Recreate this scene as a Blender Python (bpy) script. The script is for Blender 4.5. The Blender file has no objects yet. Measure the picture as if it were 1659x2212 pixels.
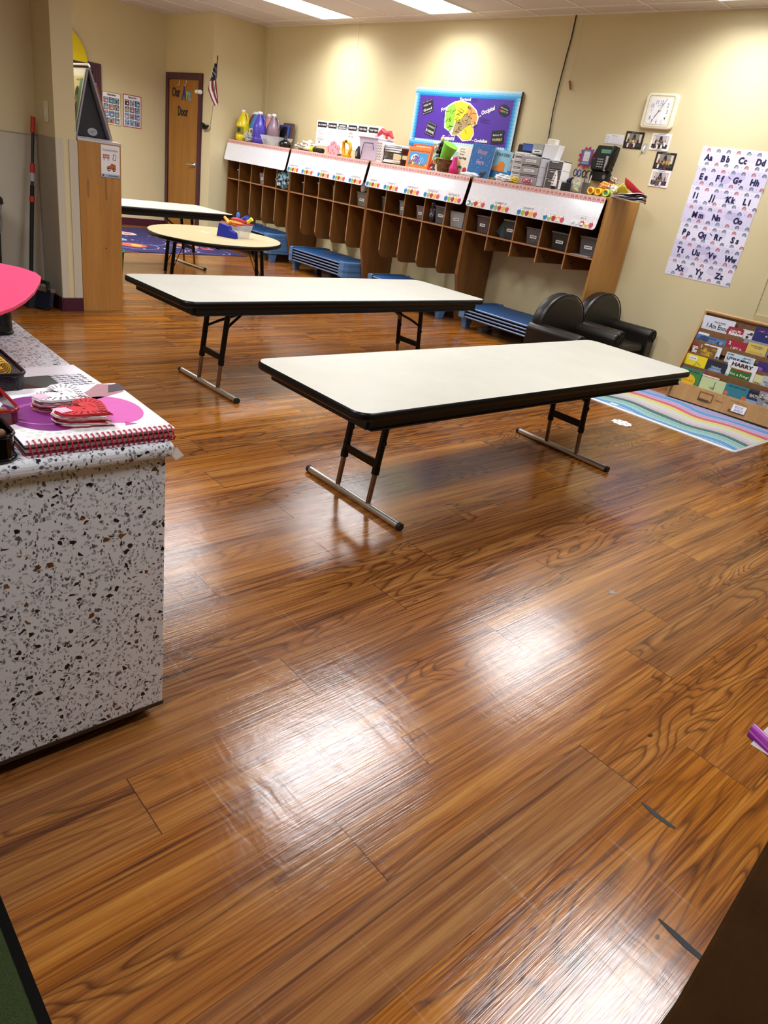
import bpy, bmesh, math, random
from mathutils import Matrix, Vector, Euler
PI = math.pi
SC = bpy.context.scene
COL = SC.collection
R_ = random.Random(7)

# ------------------------------------------------------------------ camera, world, exposure, lights
cam_d = bpy.data.cameras.new('camera')
cam_d.sensor_fit = 'VERTICAL'
cam_d.sensor_height = 24.0
cam_d.lens = 1522.0 / 2212.0 * 24.0
cam_d.clip_start = 0.02
cam = bpy.data.objects.new('camera', cam_d)
COL.objects.link(cam)
# columns: camera right, camera up, camera back in world space
_r = (0.65193075, 0.74394263, 0.14675035)
_d = (0.41563143, -0.18871518, -0.8897399)
_f = (-0.63422142, 0.64104286, -0.43223517)
cam.matrix_world = Matrix(((_r[0], -_d[0], -_f[0], 0.0), (_r[1], -_d[1], -_f[1], 0.0), (_r[2], -_d[2], -_f[2], 1.3), (0, 0, 0, 1)))
SC.camera = cam
w = bpy.data.worlds.new('world')
SC.world = w
w.use_nodes = True
w.node_tree.nodes['Background'].inputs[0].default_value = (0.9, 0.93, 1.0, 1)
w.node_tree.nodes['Background'].inputs[1].default_value = 0.06
SC.view_settings.view_transform = 'Standard'
SC.view_settings.look = 'None'
SC.view_settings.gamma = 1.0
SC.view_settings.exposure = 0.0
SC.view_settings.use_curve_mapping = False
SC.cycles.use_denoising = True
SC.cycles.max_bounces = 8
CEIL = 2.773
LAMP_W = 32.0           # power of one ceiling fixture
LAMP_SPREAD = 150.0
LAMP_GLOW = 4.0
# x0, y0 of each 0.61 x 1.22 m fixture in the ceiling grid, its relative power, its label
FIXTURES = [
    (-8.13, 4.65, 1.0, 'lit ceiling light panel farthest left, nearest the corner with the closet door'),
    (-6.30, 4.65, 1.0, 'lit ceiling light panel above the bulletin board, middle one of those in view'),
    (-3.25, 4.65, 1.0, 'lit ceiling light panel at the top right edge, above the clock and alphabet poster'),
    (-3.25, 2.21, 1.1, 'lit ceiling light panel above the nearest folding table'),
    (-6.30, 2.21, 1.1, 'lit ceiling light panel above the oval activity table'),
    (-0.81, 2.21, 0.9, 'lit ceiling light panel above the open floor at the right'),
    (-3.25, -0.83, 1.4, 'unseen ceiling light panel added above the speckled counter'),  # out of view, added to light the counter side of the room
    (-0.81, -0.83, 0.45, 'lit ceiling light panel above the wooden cabinet and carpet edge'),
    (-9.35, 2.21, 3.3, 'unseen ceiling light panel added to brighten the left wall, above the space rug'),  # out of view, added and made strong to brighten the left wall
]

# ------------------------------------------------------------------ materials
def lin(c):
    c = c / 255.0
    return c / 12.92 if c <= 0.04045 else ((c + 0.055) / 1.055) ** 2.4
def rgb(h):
    h = h.lstrip('#')
    return (lin(int(h[0:2], 16)), lin(int(h[2:4], 16)), lin(int(h[4:6], 16)), 1.0)
class NT:
    def __init__(s, name):
        s.mat = bpy.data.materials.new(name)
        s.mat.use_nodes = True
        s.t = s.mat.node_tree
        s.b = s.t.nodes['Principled BSDF']
    def n(s, typ, **kw):
        nd = s.t.nodes.new(typ)
        ins = kw.pop('ins', {})
        for k, v in kw.items(): setattr(nd, k, v)
        for k, v in ins.items():
            if hasattr(v, 'is_output') or isinstance(v, bpy.types.NodeSocket): s.t.links.new(v, nd.inputs[k])
            else: nd.inputs[k].default_value = v
        return nd
    def link(s, a, b): s.t.links.new(a, b)
    def math(s, op, a, b=0.0, c=0.0, clamp=False):
        return s.n('ShaderNodeMath', operation=op, use_clamp=clamp, ins={0: a, 1: b, 2: c}).outputs[0]
    def ramp(s, fac, stops, interp='LINEAR'):
        nd = s.n('ShaderNodeValToRGB', ins={0: fac})
        cr = nd.color_ramp
        cr.interpolation = interp
        while len(cr.elements) < len(stops): cr.elements.new(0.5)
        for e, (p, c) in zip(cr.elements, stops):
            e.position = p
            e.color = rgb(c) if isinstance(c, str) else (c, c, c, 1)
        return nd.outputs[0]
    def mix(s, fac, a, b, typ='MIX'):
        nd = s.n('ShaderNodeMix', data_type='RGBA', blend_type=typ)
        for k, v in ((0, fac), (6, a), (7, b)):
            if isinstance(v, bpy.types.NodeSocket): s.t.links.new(v, nd.inputs[k])
            else: nd.inputs[k].default_value = v
        return nd.outputs[2]
    def obj(s, scale=(1, 1, 1), rot=(0, 0, 0)):
        tc = s.n('ShaderNodeTexCoord')
        return s.n('ShaderNodeMapping', ins={0: tc.outputs['Object'], 2: rot, 3: scale}).outputs[0]
    def noise(s, vec, scale, detail=3, rough=0.5, dist=0.0):
        return s.n('ShaderNodeTexNoise', ins={'Vector': vec, 'Scale': scale, 'Detail': detail, 'Roughness': rough, 'Distortion': dist}).outputs[0]
    def bump(s, h, strength=0.3, dist=0.01, prev=None):
        nd = s.n('ShaderNodeBump', ins={'Strength': strength, 'Distance': dist, 'Height': h})
        if prev is not None: s.link(prev, nd.inputs['Normal'])
        return nd.outputs[0]
    def col(s, v):
        if isinstance(v, bpy.types.NodeSocket): s.link(v, s.b.inputs['Base Color'])
        else: s.b.inputs['Base Color'].default_value = v
    def rough(s, v):
        if isinstance(v, bpy.types.NodeSocket): s.link(v, s.b.inputs['Roughness'])
        else: s.b.inputs['Roughness'].default_value = v
_MC = {}
def C(h, rough=0.55, metal=0.0, spec=0.5, name=None):
    """plain coloured material with faint procedural variation"""
    key = (h, rough, metal, spec)
    if key in _MC: return _MC[key]
    t = NT(name or 'paint_' + h.strip('#'))
    nz = t.noise(t.obj(), 40, 2)
    c = rgb(h)
    v = t.math('MULTIPLY_ADD', nz, 0.12, 0.94)
    hs = t.n('ShaderNodeHueSaturation', ins={'Value': v, 'Color': c})
    t.col(hs.outputs[0])
    t.rough(rough)
    t.b.inputs['Metallic'].default_value = metal
    t.b.inputs['Specular IOR Level'].default_value = spec
    _MC[key] = t.mat
    return t.mat
def clear(name, tint, alpha=0.35, rough=0.15):
    t = NT(name)
    t.col(rgb(tint)); t.rough(rough)
    t.b.inputs['Alpha'].default_value = alpha
    return t.mat
def m_wood(name, c1, c2, c3, grain=(1, 1, 0.08), rough=0.45, sc=14, knots=False):
    t = NT(name)
    v = t.obj(scale=grain)
    a = t.noise(v, sc, 5, 0.6, 0.6)
    b = t.noise(v, sc * 9, 3, 0.6)
    big = t.noise(t.obj(), 1.7, 2)
    f = t.math('ADD', t.math('MULTIPLY', a, 0.7), t.math('MULTIPLY', b, 0.3))
    c = t.ramp(f, [(0.30, c1), (0.5, c2), (0.72, c3)])
    c = t.mix(t.math('MULTIPLY', big, 0.35), c, rgb(c1), 'MIX')
    if knots:
        vo = t.n('ShaderNodeTexVoronoi', ins={'Vector': t.obj(scale=(1, 1, 0.8)), 'Scale': 7.0})
        k = t.math('LESS_THAN', vo.outputs['Distance'], 0.045)
        c = t.mix(t.math('MULTIPLY', k, 0.8), c, rgb('4a2a12'))
    t.col(c); t.rough(rough)
    t.link(t.bump(b, 0.08, 0.002), t.b.inputs['Normal'])
    return t.mat

def m_wall(name, c, c2, bump=0.25):
    t = NT(name)
    v = t.obj()
    nz = t.noise(v, 1.3, 2)
    sp = t.noise(v, 140, 3, 0.7)
    col = t.mix(nz, rgb(c), rgb(c2))
    col = t.mix(t.math('MULTIPLY', sp, 0.12), col, rgb('6e5f40'))
    t.col(col); t.rough(0.6)
    t.link(t.bump(sp, bump, 0.003), t.b.inputs['Normal'])
    return t.mat
WALL = m_wall('beige_wall_paint', 'ddd1a8', 'd5c79c')
PANEL = m_wall('offwhite_wall_panel', 'cbc5b4', 'c4bdaa', 0.15)

def m_floor():
    t = NT('wood_plank_vinyl')
    tc = t.n('ShaderNodeTexCoord').outputs['Object']
    sep = t.n('ShaderNodeSeparateXYZ', ins={0: tc})
    X, Y = sep.outputs[0], sep.outputs[1]
    PW, PL = 0.178, 1.22
    u = t.math('DIVIDE', t.math('ADD', X, 20.0), PW)
    row = t.math('FLOOR', u)
    fu = t.math('FRACT', u)
    rr = t.n('ShaderNodeTexWhiteNoise', noise_dimensions='1D', ins={'W': row}).outputs[0]
    vv = t.math('DIVIDE', t.math('ADD', Y, t.math('MULTIPLY_ADD', rr, PL, 20.0)), PL)
    colm = t.math('FLOOR', vv)
    fv = t.math('FRACT', vv)
    idv = t.n('ShaderNodeCombineXYZ', ins={0: row, 1: colm, 2: 3.0}).outputs[0]
    wn = t.n('ShaderNodeTexWhiteNoise', noise_dimensions='3D', ins={'Vector': idv})
    pid, pcol = wn.outputs[0], wn.outputs[1]
    # seams
    du = t.math('MULTIPLY', t.math('MINIMUM', fu, t.math('SUBTRACT', 1.0, fu)), PW)
    dv = t.math('MULTIPLY', t.math('MINIMUM', fv, t.math('SUBTRACT', 1.0, fv)), PL)
    s1 = t.math('LESS_THAN', du, 0.0009)
    s2 = t.math('LESS_THAN', dv, 0.0013)
    seam = t.math('MAXIMUM', t.math('MULTIPLY', s1, 0.6), s2)
    # per plank shifted coordinates
    sh = t.n('ShaderNodeVectorMath', operation='MULTIPLY', ins={0: pcol, 1: (9.0, 37.0, 5.0)}).outputs[0]
    P = t.n('ShaderNodeVectorMath', operation='ADD', ins={0: tc, 1: sh}).outputs[0]
    def mp(sx, sy): return t.n('ShaderNodeMapping', ins={0: P, 3: (sx, sy, 1)}).outputs[0]
    # cathedral figure: contour lines of a stretched noise
    big = t.noise(mp(7.5, 0.95), 1.0, 2.0, 0.45, 0.3)
    rings = t.math('FRACT', t.math('MULTIPLY', big, 20.0))
    ring = t.ramp(rings, [(0.0, 0.1), (0.35, 0.0), (0.62, 0.25), (0.84, 1.0), (1.0, 0.1)])
    ringm = t.ramp(t.noise(mp(3.2, 0.5), 1.0, 1), [(0.44, 0.06), (0.56, 1.0)])
    ring = t.math('MULTIPLY', ring, ringm)
    fine = t.noise(mp(90, 2.2), 1.0, 4, 0.65)
    fin2 = t.noise(mp(260, 7.0), 1.0, 3, 0.7)
    streak = t.noise(mp(22, 0.7), 1.0, 3, 0.6, 0.4)
    fmid = t.noise(mp(190, 2.6), 1.0, 2, 0.5)
    f = t.math('ADD', t.math('MULTIPLY', fine, 0.30), t.math('MULTIPLY', streak, 0.40))
    f = t.math('ADD', f, t.math('MULTIPLY', fmid, 0.30))
    c = t.ramp(f, [(0.35, '42220f'), (0.43, '804c24'), (0.51, 'a66a32'), (0.63, 'c68c48')])
    c = t.mix(t.math('MULTIPLY', ring, 0.78), c, rgb('3c1c0e'))
    dk = t.ramp(t.noise(mp(38, 0.5), 1.0, 3, 0.55, 0.2), [(0.29, 1.0), (0.37, 0.0)])
    c = t.mix(t.math('MULTIPLY', dk, 0.7), c, rgb('3a190c'))
    c = t.mix(t.math('MULTIPLY', t.math('SUBTRACT', 0.75, fin2, clamp=True), 0.55), c, rgb('6b3213'))
    # little knots and dark nicks
    vo = t.n('ShaderNodeTexVoronoi', ins={'Vector': mp(6.0, 3.2), 'Scale': 1.0, 'Randomness': 1.0})
    nsh = t.math('ADD', vo.outputs['Distance'], t.math('MULTIPLY', t.noise(mp(60, 30), 1.0, 2), 0.05))
    kn = t.math('LESS_THAN', nsh, 0.058)
    c = t.mix(t.math('MULTIPLY', kn, 0.85), c, rgb('24110b'))
    # plank tone
    hs = t.n('ShaderNodeHueSaturation', ins={'Saturation': t.math('MULTIPLY_ADD', pid, 0.10, 0.97),
             'Value': t.math('MULTIPLY_ADD', pid, 0.34, 0.72), 'Color': c}).outputs[0]
    c = t.mix(t.math('MULTIPLY', seam, 0.8), hs, rgb('1e0e08'))
    t.col(c)
    # gloss: worn wax, cross scratches
    wax = t.noise(tc, 2.3, 4, 0.6, 1.0)
    scr = t.n('ShaderNodeMapping', ins={0: tc, 3: (1.6, 70, 1)}).outputs[0]
    scr = t.noise(scr, 1.0, 3, 0.7)
    scm = t.ramp(scr, [(0.60, 0.0), (0.68, 1.0)])
    r = t.math('MULTIPLY_ADD', wax, 0.15, 0.095)
    r = t.math('MULTIPLY_ADD', scm, 0.08, r)
    t.rough(r)
    t.b.inputs['Specular IOR Level'].default_value = 0.8
    rip = t.noise(t.n('ShaderNodeMapping', ins={0: tc, 3: (2.2, 4.5, 1)}).outputs[0], 3.2, 3, 0.55, 0.4)
    ripm = t.ramp(t.noise(tc, 0.8, 2), [(0.48, 0.0), (0.62, 1.0)])
    n1 = t.bump(t.math('MULTIPLY', rip, t.math('MULTIPLY_ADD', ripm, 0.75, 0.25)), 0.065, 0.02)
    h = t.math('ADD', t.math('MULTIPLY', fin2, 0.5), t.math('MULTIPLY', fine, 0.6))
    h = t.math('ADD', h, t.math('MULTIPLY', fmid, 0.35))
    n2 = t.bump(h, 0.13, 0.0035, n1)
    n3 = t.bump(t.math('SUBTRACT', 1.0, seam), 0.4, 0.001, n2)
    t.link(n3, t.b.inputs['Normal'])
    return t.mat
FLOOR = m_floor()

def m_terrazzo():
    t = NT('speckled_laminate')
    v = t.obj()
    dn = t.n('ShaderNodeTexNoise', ins={'Vector': v, 'Scale': 60.0, 'Detail': 1.0})
    off = t.n('ShaderNodeVectorMath', operation='SCALE', ins={0: dn.outputs[1], 3: 0.010}).outputs[0]
    P = t.n('ShaderNodeVectorMath', operation='ADD', ins={0: v, 1: off}).outputs[0]
    def chips(scale, stretch, frac, gap, rot):
        mp = t.n('ShaderNodeMapping', ins={0: P, 2: rot, 3: stretch}).outputs[0]
        vo = t.n('ShaderNodeTexVoronoi', ins={'Vector': mp, 'Scale': scale})
        ve = t.n('ShaderNodeTexVoronoi', feature='DISTANCE_TO_EDGE', ins={'Vector': mp, 'Scale': scale})
        s = t.n('ShaderNodeSeparateColor', ins={0: vo.outputs['Color']})
        on = t.math('LESS_THAN', s.outputs[0], frac)
        e = t.math('GREATER_THAN', ve.outputs['Distance'], gap)
        return t.math('MULTIPLY', on, e), s.outputs[1], s.outputs[2]
    m1, a1, b1 = chips(120, (1, 1, 1.2), 0.36, 0.12, (0.3, 0.5, 0.2))
    m2, a2, b2 = chips(88, (1.2, 0.85, 1), 0.15, 0.17, (0.9, 0.1, 0.7))
    m3, a3, b3 = chips(150, (1, 1.4, 0.8), 0.20, 0.12, (0.1, 0.8, 0.4))
    base = t.mix(t.noise(v, 9, 2), rgb('e8ebf2'), rgb('eef0f6'))
    c = t.mix(m1, base, t.ramp(a1, [(0.0, '9a9da5'), (0.5, 'bcbec6'), (1.0, 'cfd0d6')]))
    c = t.mix(m3, c, t.ramp(a3, [(0.0, '3c3e44'), (0.5, '6d7077'), (1.0, '8d9097')]))
    c = t.mix(m2, c, t.ramp(a2, [(0.0, '15161a'), (0.62, '22242a'), (0.70, '6b4220'), (0.84, '7a5a3a'), (0.9, '5c6066')], 'CONSTANT'))
    t.col(c); t.rough(0.28)
    return t.mat
TERR = m_terrazzo()

def m_ceiling():
    t = NT('acoustic_ceiling_tile')
    v = t.obj()
    sp = t.noise(v, 220, 2, 0.7)
    c = t.ramp(sp, [(0.36, 'a8a09c'), (0.46, 'dcd6d2'), (0.7, 'e6e1de')])
    sep = t.n('ShaderNodeSeparateXYZ', ins={0: v})
    def line(s, off, per):
        f = t.math('FRACT', t.math('DIVIDE', t.math('ADD', s, off), per))
        d = t.math('MULTIPLY', t.math('MINIMUM', f, t.math('SUBTRACT', 1.0, f)), per)
        return t.math('LESS_THAN', d, 0.003)
    l = t.math('MAXIMUM', line(sep.outputs[0], 25 * 0.61 + 0.20 + 0.0, 0.61), line(sep.outputs[1], 12.2 + 0.23, 1.22))
    c = t.mix(t.math('MULTIPLY', l, 0.8), c, rgb('6a625c'))
    t.col(c); t.rough(0.9)
    t.link(t.bump(sp, 0.4, 0.003), t.b.inputs['Normal'])
    return t.mat
CEILM = m_ceiling()

def m_tabletop(name, c1, c2):
    t = NT(name)
    v = t.obj()
    a = t.noise(v, 5, 5, 0.65, 0.5)
    b = t.noise(v, 120, 2)
    c = t.mix(t.math('MULTIPLY_ADD', a, 1.2, -0.15, True), rgb(c1), rgb(c2))
    c = t.mix(t.math('MULTIPLY', b, 0.10), c, rgb('a89f8c'))
    t.col(c); t.rough(0.38)
    return t.mat
TOP = m_tabletop('white_laminate', 'bfbeb2', 'cfcdc1')
TOPC = m_tabletop('cream_laminate', 'cabb94', 'bba97c')
BLK = C('050506', 0.34, spec=0.28, name='black_enamel')
BLKM = C('070708', 0.6, name='black_matte')
CHROME = C('dcdad8', 0.30, 1.0, name='chrome_metal')
TUBE = C('8a7a74', 0.22, 1.0, name='bare_steel')
BIRCH = m_wood('birch_panel', '9c6c30', 'b07c3c', 'c08e4c', knots=True)
CUB = m_wood('locker_plywood', '70461c', '835422', '95622b')
EDGE = m_wood('plywood_edge', '9c6c48', 'ae7f5a', 'bb8e68')
DOORW = m_wood('door_veneer', '8a5a18', 'a06a1e', 'b27a28', rough=0.35)
SHELFW = m_wood('shelf_birch', '9d7440', 'b0854c', 'bf955a')
SHADOWBR = m_wood('shadowed_desk_wood', '2c1a05', '351f08', '3e250a', rough=0.95)  # brown wood with the shadow over the cabinet put into its colour
SHADOWBR.node_tree.nodes['Principled BSDF'].inputs['Specular IOR Level'].default_value = 0.1
MAROON = C('43182a', 0.4, name='maroon_paint')
WHT = C('ecebea', 0.5, name='white_plastic')
PAPER = C('eceaf0', 0.7, name='white_paper')
WBOARD = C('e4e6ee', 0.12, name='whiteboard_enamel')
CREAM = C('e8e2c8', 0.4, name='cream_plastic')
INK = C('17151c', 0.7, name='black_ink')
NAVY = C('17144a', 0.6, name='navy_ink')
COTB = C('174f88', 0.5, name='blue_cot_fabric')
COTE = C('4f76a4', 0.4, name='light_blue_cot_plastic')
LEATH = None
def m_leather():
    t = NT('dark_brown_vinyl')
    v = t.obj()
    vo = t.n('ShaderNodeTexVoronoi', ins={'Vector': v, 'Scale': 260.0})
    nz = t.noise(v, 8, 3)
    t.col(t.mix(nz, rgb('100c0a'), rgb('1c1612')))
    t.rough(0.36)
    t.link(t.bump(vo.outputs['Distance'], 0.12, 0.002), t.b.inputs['Normal'])
    return t.mat
LEATH = m_leather()
def m_emit(name, c, s):
    t = NT(name)
    t.col(rgb('f4f4f4'))
    t.b.inputs['Emission Color'].default_value = rgb(c)
    t.b.inputs['Emission Strength'].default_value = s
    return t.mat

# ------------------------------------------------------------------ geometry builder
_TX = {}
def text_geo(s, bold):
    k = (s, bold)
    if k in _TX: return _TX[k]
    cu = bpy.data.curves.new('lettering_source', 'FONT')
    cu.body = s; cu.size = 1.0; cu.resolution_u = 2; cu.offset = bold
    ob = bpy.data.objects.new('lettering_source', cu)
    me = bpy.data.meshes.new_from_object(ob)
    vs = [(v.co.x, v.co.y) for v in me.vertices]
    fs = [tuple(p.vertices) for p in me.polygons]
    bpy.data.objects.remove(ob); bpy.data.curves.remove(cu); bpy.data.meshes.remove(me)
    xs = [v[0] for v in vs] or [0]
    ys = [v[1] for v in vs] or [0]
    _TX[k] = (vs, fs, min(xs), max(xs), min(ys), max(ys))
    return _TX[k]

class G:
    def __init__(s):
        s.V = []; s.F = []; s.MI = []; s.SM = []; s.mats = []; s.X = Matrix.Identity(4)
        s.O = Vector((0, 0, 0)); s.U = Vector((1, 0, 0)); s.W = Vector((0, 0, 1)); s.N = Vector((0, -1, 0)); s.eps = 0.0008
    def mi(s, m):
        if m not in s.mats: s.mats.append(m)
        return s.mats.index(m)
    def add(s, vs, fs, m, smooth=False):
        b = len(s.V)
        s.V += [s.X @ Vector(v) for v in vs]
        k = s.mi(m)
        for f in fs:
            s.F.append(tuple(i + b for i in f)); s.MI.append(k); s.SM.append(smooth)
        return s
    def box(s, x0, y0, z0, x1, y1, z1, m):
        vs = [(x0, y0, z0), (x1, y0, z0), (x1, y1, z0), (x0, y1, z0), (x0, y0, z1), (x1, y0, z1), (x1, y1, z1), (x0, y1, z1)]
        return s.add(vs, [(0, 3, 2, 1), (4, 5, 6, 7), (0, 1, 5, 4), (1, 2, 6, 5), (2, 3, 7, 6), (3, 0, 4, 7)], m)
    def cbox(s, c, d, m): return s.box(c[0] - d[0] / 2, c[1] - d[1] / 2, c[2] - d[2] / 2, c[0] + d[0] / 2, c[1] + d[1] / 2, c[2] + d[2] / 2, m)
    def prism(s, poly, h0, h1, m, axis='z', smooth=False):
        """poly: 2-D outline; axis z: (x, y); axis x: (y, z); axis y: (x, z)"""
        n = len(poly)
        def P(p, h): return {'z': (p[0], p[1], h), 'x': (h, p[0], p[1]), 'y': (p[0], h, p[1])}[axis]
        vs = [P(p, h0) for p in poly] + [P(p, h1) for p in poly]
        s.add(vs, [tuple(range(n))[::-1], tuple(range(n, 2 * n))] + [(i, (i + 1) % n, n + (i + 1) % n, n + i) for i in range(n)], m)
        if smooth:
            for i in range(n): s.SM[-1 - i] = True
        return s
    def tube(s, pts, r, m, n=10, cap=True, closed=False):
        pts = [Vector(p) for p in pts]
        rs = r if isinstance(r, (list, tuple)) else [r] * len(pts)
        vs = []; fs = []
        prev = None
        k = len(pts)
        for i, p in enumerate(pts):
            a = pts[(i - 1) % k] if (i > 0 or closed) else p
            b = pts[(i + 1) % k] if (i < k - 1 or closed) else p
            d = (b - a).normalized()
            if prev is None:
                q = Vector((0, 0, 1)) if abs(d.z) < 0.9 else Vector((1, 0, 0))
                u = d.cross(q).normalized()
            else:
                u = (prev - d * prev.dot(d)).normalized()
            prev = u
            v = d.cross(u)
            for j in range(n):
                t = 2 * PI * j / n
                vs.append(p + (u * math.cos(t) + v * math.sin(t)) * rs[i])
        for i in range(k if closed else k - 1):
            for j in range(n):
                a = i * n + j; b = i * n + (j + 1) % n
                c = ((i + 1) % k) * n + (j + 1) % n; d_ = ((i + 1) % k) * n + j
                fs.append((a, b, c, d_))
        s.add(vs, fs, m, True)
        if cap and not closed:
            s.add(vs[:n], [tuple(range(n))[::-1]], m)
            s.add(vs[-n:], [tuple(range(n))], m)
        return s
    def lathe(s, prof, c, m, n=20, sx=1, sy=1):
        vs = []; fs = []
        for (r, z) in prof:
            for j in range(n):
                t = 2 * PI * j / n
                vs.append((c[0] + r * math.cos(t) * sx, c[1] + r * math.sin(t) * sy, c[2] + z))
        k = len(prof)
        for i in range(k - 1):
            for j in range(n):
                fs.append((i * n + j, i * n + (j + 1) % n, (i + 1) * n + (j + 1) % n, (i + 1) * n + j))
        s.add(vs, fs, m, True)
        if prof[0][0] > 1e-4: s.add(vs[:n], [tuple(range(n))[::-1]], m)
        if prof[-1][0] > 1e-4: s.add(vs[-n:], [tuple(range(n))], m)
        return s
    def ell(s, c, r, m, n=14, k=8):
        prof = [(max(1e-5, math.sin(PI * i / k)), -math.cos(PI * i / k)) for i in range(k + 1)]
        vs = []; fs = []
        for (q, z) in prof:
            for j in range(n):
                t = 2 * PI * j / n
                vs.append((c[0] + q * math.cos(t) * r[0], c[1] + q * math.sin(t) * r[1], c[2] + z * r[2]))
        for i in range(k):
            for j in range(n):
                fs.append((i * n + j, i * n + (j + 1) % n, (i + 1) * n + (j + 1) % n, (i + 1) * n + j))
        return s.add(vs, fs, m, True)
    # --- drawing on a plane
    def plane(s, O, U=(1, 0, 0), W=(0, 0, 1), eps=0.0008):
        s.O = Vector(O); s.U = Vector(U).normalized(); s.W = Vector(W).normalized(); s.N = s.U.cross(s.W); s.eps = eps
        return s
    def pt(s, u, v, l): return s.O + s.U * u + s.W * v + s.N * (l * s.eps)
    def poly(s, pts, m, l=1): return s.add([s.pt(u, v, l) for u, v in pts], [tuple(range(len(pts)))], m)
    def rect(s, u0, v0, u1, v1, m, l=1): return s.poly([(u0, v0), (u1, v0), (u1, v1), (u0, v1)], m, l)
    def rrect(s, u0, v0, u1, v1, r, m, l=1):
        return s.poly(rr(u0, v0, u1, v1, r), m, l)
    def disc(s, u, v, r, m, l=1, n=14, ry=None, a0=0, a1=2 * PI):
        ry = ry or r
        full = abs(a1 - a0 - 2 * PI) < 1e-6
        k = n if full else n + 1
        return s.poly([(u + r * math.cos(a0 + (a1 - a0) * i / n), v + ry * math.sin(a0 + (a1 - a0) * i / n)) for i in range(k)], m, l)
    def arc(s, u, v, r0, r1, m, l=1, a0=0, a1=PI, n=8, leg=0.0):
        o = [(u + r1 * math.cos(a0 + (a1 - a0) * i / n), v + r1 * math.sin(a0 + (a1 - a0) * i / n)) for i in range(n + 1)]
        q = [(u + r0 * math.cos(a0 + (a1 - a0) * i / n), v + r0 * math.sin(a0 + (a1 - a0) * i / n)) for i in range(n + 1)]
        if leg:
            o = [(o[0][0], o[0][1] - leg)] + o + [(o[-1][0], o[-1][1] - leg)]
            q = [(q[0][0], q[0][1] - leg)] + q + [(q[-1][0], q[-1][1] - leg)]
        k = len(o)
        return s.add([s.pt(a, b, l) for a, b in o + q], [(i, i + 1, k + i + 1, k + i) for i in range(k - 1)], m)
    def stroke(s, pts, wd, m, l=1):
        for (a, b) in zip(pts, pts[1:]):
            d = Vector((b[0] - a[0], b[1] - a[1]))
            if d.length < 1e-6: continue
            q = Vector((-d.y, d.x)).normalized() * wd / 2
            s.poly([(a[0] - q.x, a[1] - q.y), (b[0] - q.x, b[1] - q.y), (b[0] + q.x, b[1] + q.y), (a[0] + q.x, a[1] + q.y)], m, l)
        return s
    def text(s, txt, u, v, size, m, l=2, al='l', bold=0.0, sx=1.0, rot=0.0, slant=0.0, width=None):
        vs, fs, x0, x1, y0, y1 = text_geo(txt, bold)
        if width: sx = width / max(1e-6, (x1 - x0) * size)
        W_ = (x1 - x0) * size * sx
        o = {'l': 0, 'c': -W_ / 2, 'r': -W_}[al]
        c, si = math.cos(rot), math.sin(rot)
        for k, (ex, ey) in enumerate(((0, 0), (1, 0), (-1, 0), (0, 1)) if bold >= .02 else ((0, 0),)):
            out = []
            for (x, y) in vs:
                a = (x - x0 + slant * y) * size * sx + o + ex * bold * size * .8; b = y * size + ey * bold * size * .5
                out.append(s.pt(u + a * c - b * si, v + a * si + b * c, l + .05 * k))
            s.add(out, fs, m)
        return s
    def build(s, name, parent=None, loc=(0, 0, 0), rot=(0, 0, 0), bev=0, seg=2, sub=0, puff=False):
        me = bpy.data.meshes.new(name)
        me.from_pydata([tuple(v) for v in s.V], [], s.F)
        for m in s.mats: me.materials.append(m)
        me.polygons.foreach_set('material_index', s.MI)
        me.polygons.foreach_set('use_smooth', s.SM)
        me.update()
        o = bpy.data.objects.new(name, me)
        COL.objects.link(o)
        o.location = loc; o.rotation_euler = rot
        if parent is not None: o.parent = parent
        if bev:
            b = o.modifiers.new('bevel', 'BEVEL'); b.use_clamp_overlap = not puff; b.width = bev; b.segments = seg; b.limit_method = 'ANGLE'; b.angle_limit = 0.7
            b.harden_normals = False
        if sub:
            q = o.modifiers.new('sub', 'SUBSURF'); q.levels = sub; q.render_levels = sub
        return o
def rr(u0, v0, u1, v1, r, n=5):
    out = []
    for (cx, cy, a) in ((u1 - r, v0 + r, -PI / 2), (u1 - r, v1 - r, 0), (u0 + r, v1 - r, PI / 2), (u0 + r, v0 + r, PI)):
        for i in range(n + 1):
            t = a + PI / 2 * i / n
            out.append((cx + r * math.cos(t), cy + r * math.sin(t)))
    return out
def tag(o, label, cat, group=None, kind=None):
    o['label'] = label; o['category'] = cat
    if group: o['group'] = group
    if kind: o['kind'] = kind
    return o
def struct(o, label=None):
    o['kind'] = 'structure'
    if label: o['label'] = label
    return o
def thing(name, label, cat, loc=(0, 0, 0), rz=0, group=None):
    o = bpy.data.objects.new(name, None)
    o.empty_display_size = 0.05
    COL.objects.link(o)
    o.location = loc; o.rotation_euler = (0, 0, rz)
    return tag(o, label, cat, group)
def dup(root, loc, rz=None, label=None, group=None):
    def cp(o, par):
        c = o.copy(); COL.objects.link(c)
        if par is not None: c.parent = par
        for ch in list(o.children): cp(ch, c)
        return c
    kids = list(root.children)
    c = root.copy(); COL.objects.link(c)
    for ch in kids: cp(ch, c)
    c.location = loc
    if rz is not None: c.rotation_euler = (0, 0, rz)
    if label: c['label'] = label
    if group: c['group'] = group
    return c

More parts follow.
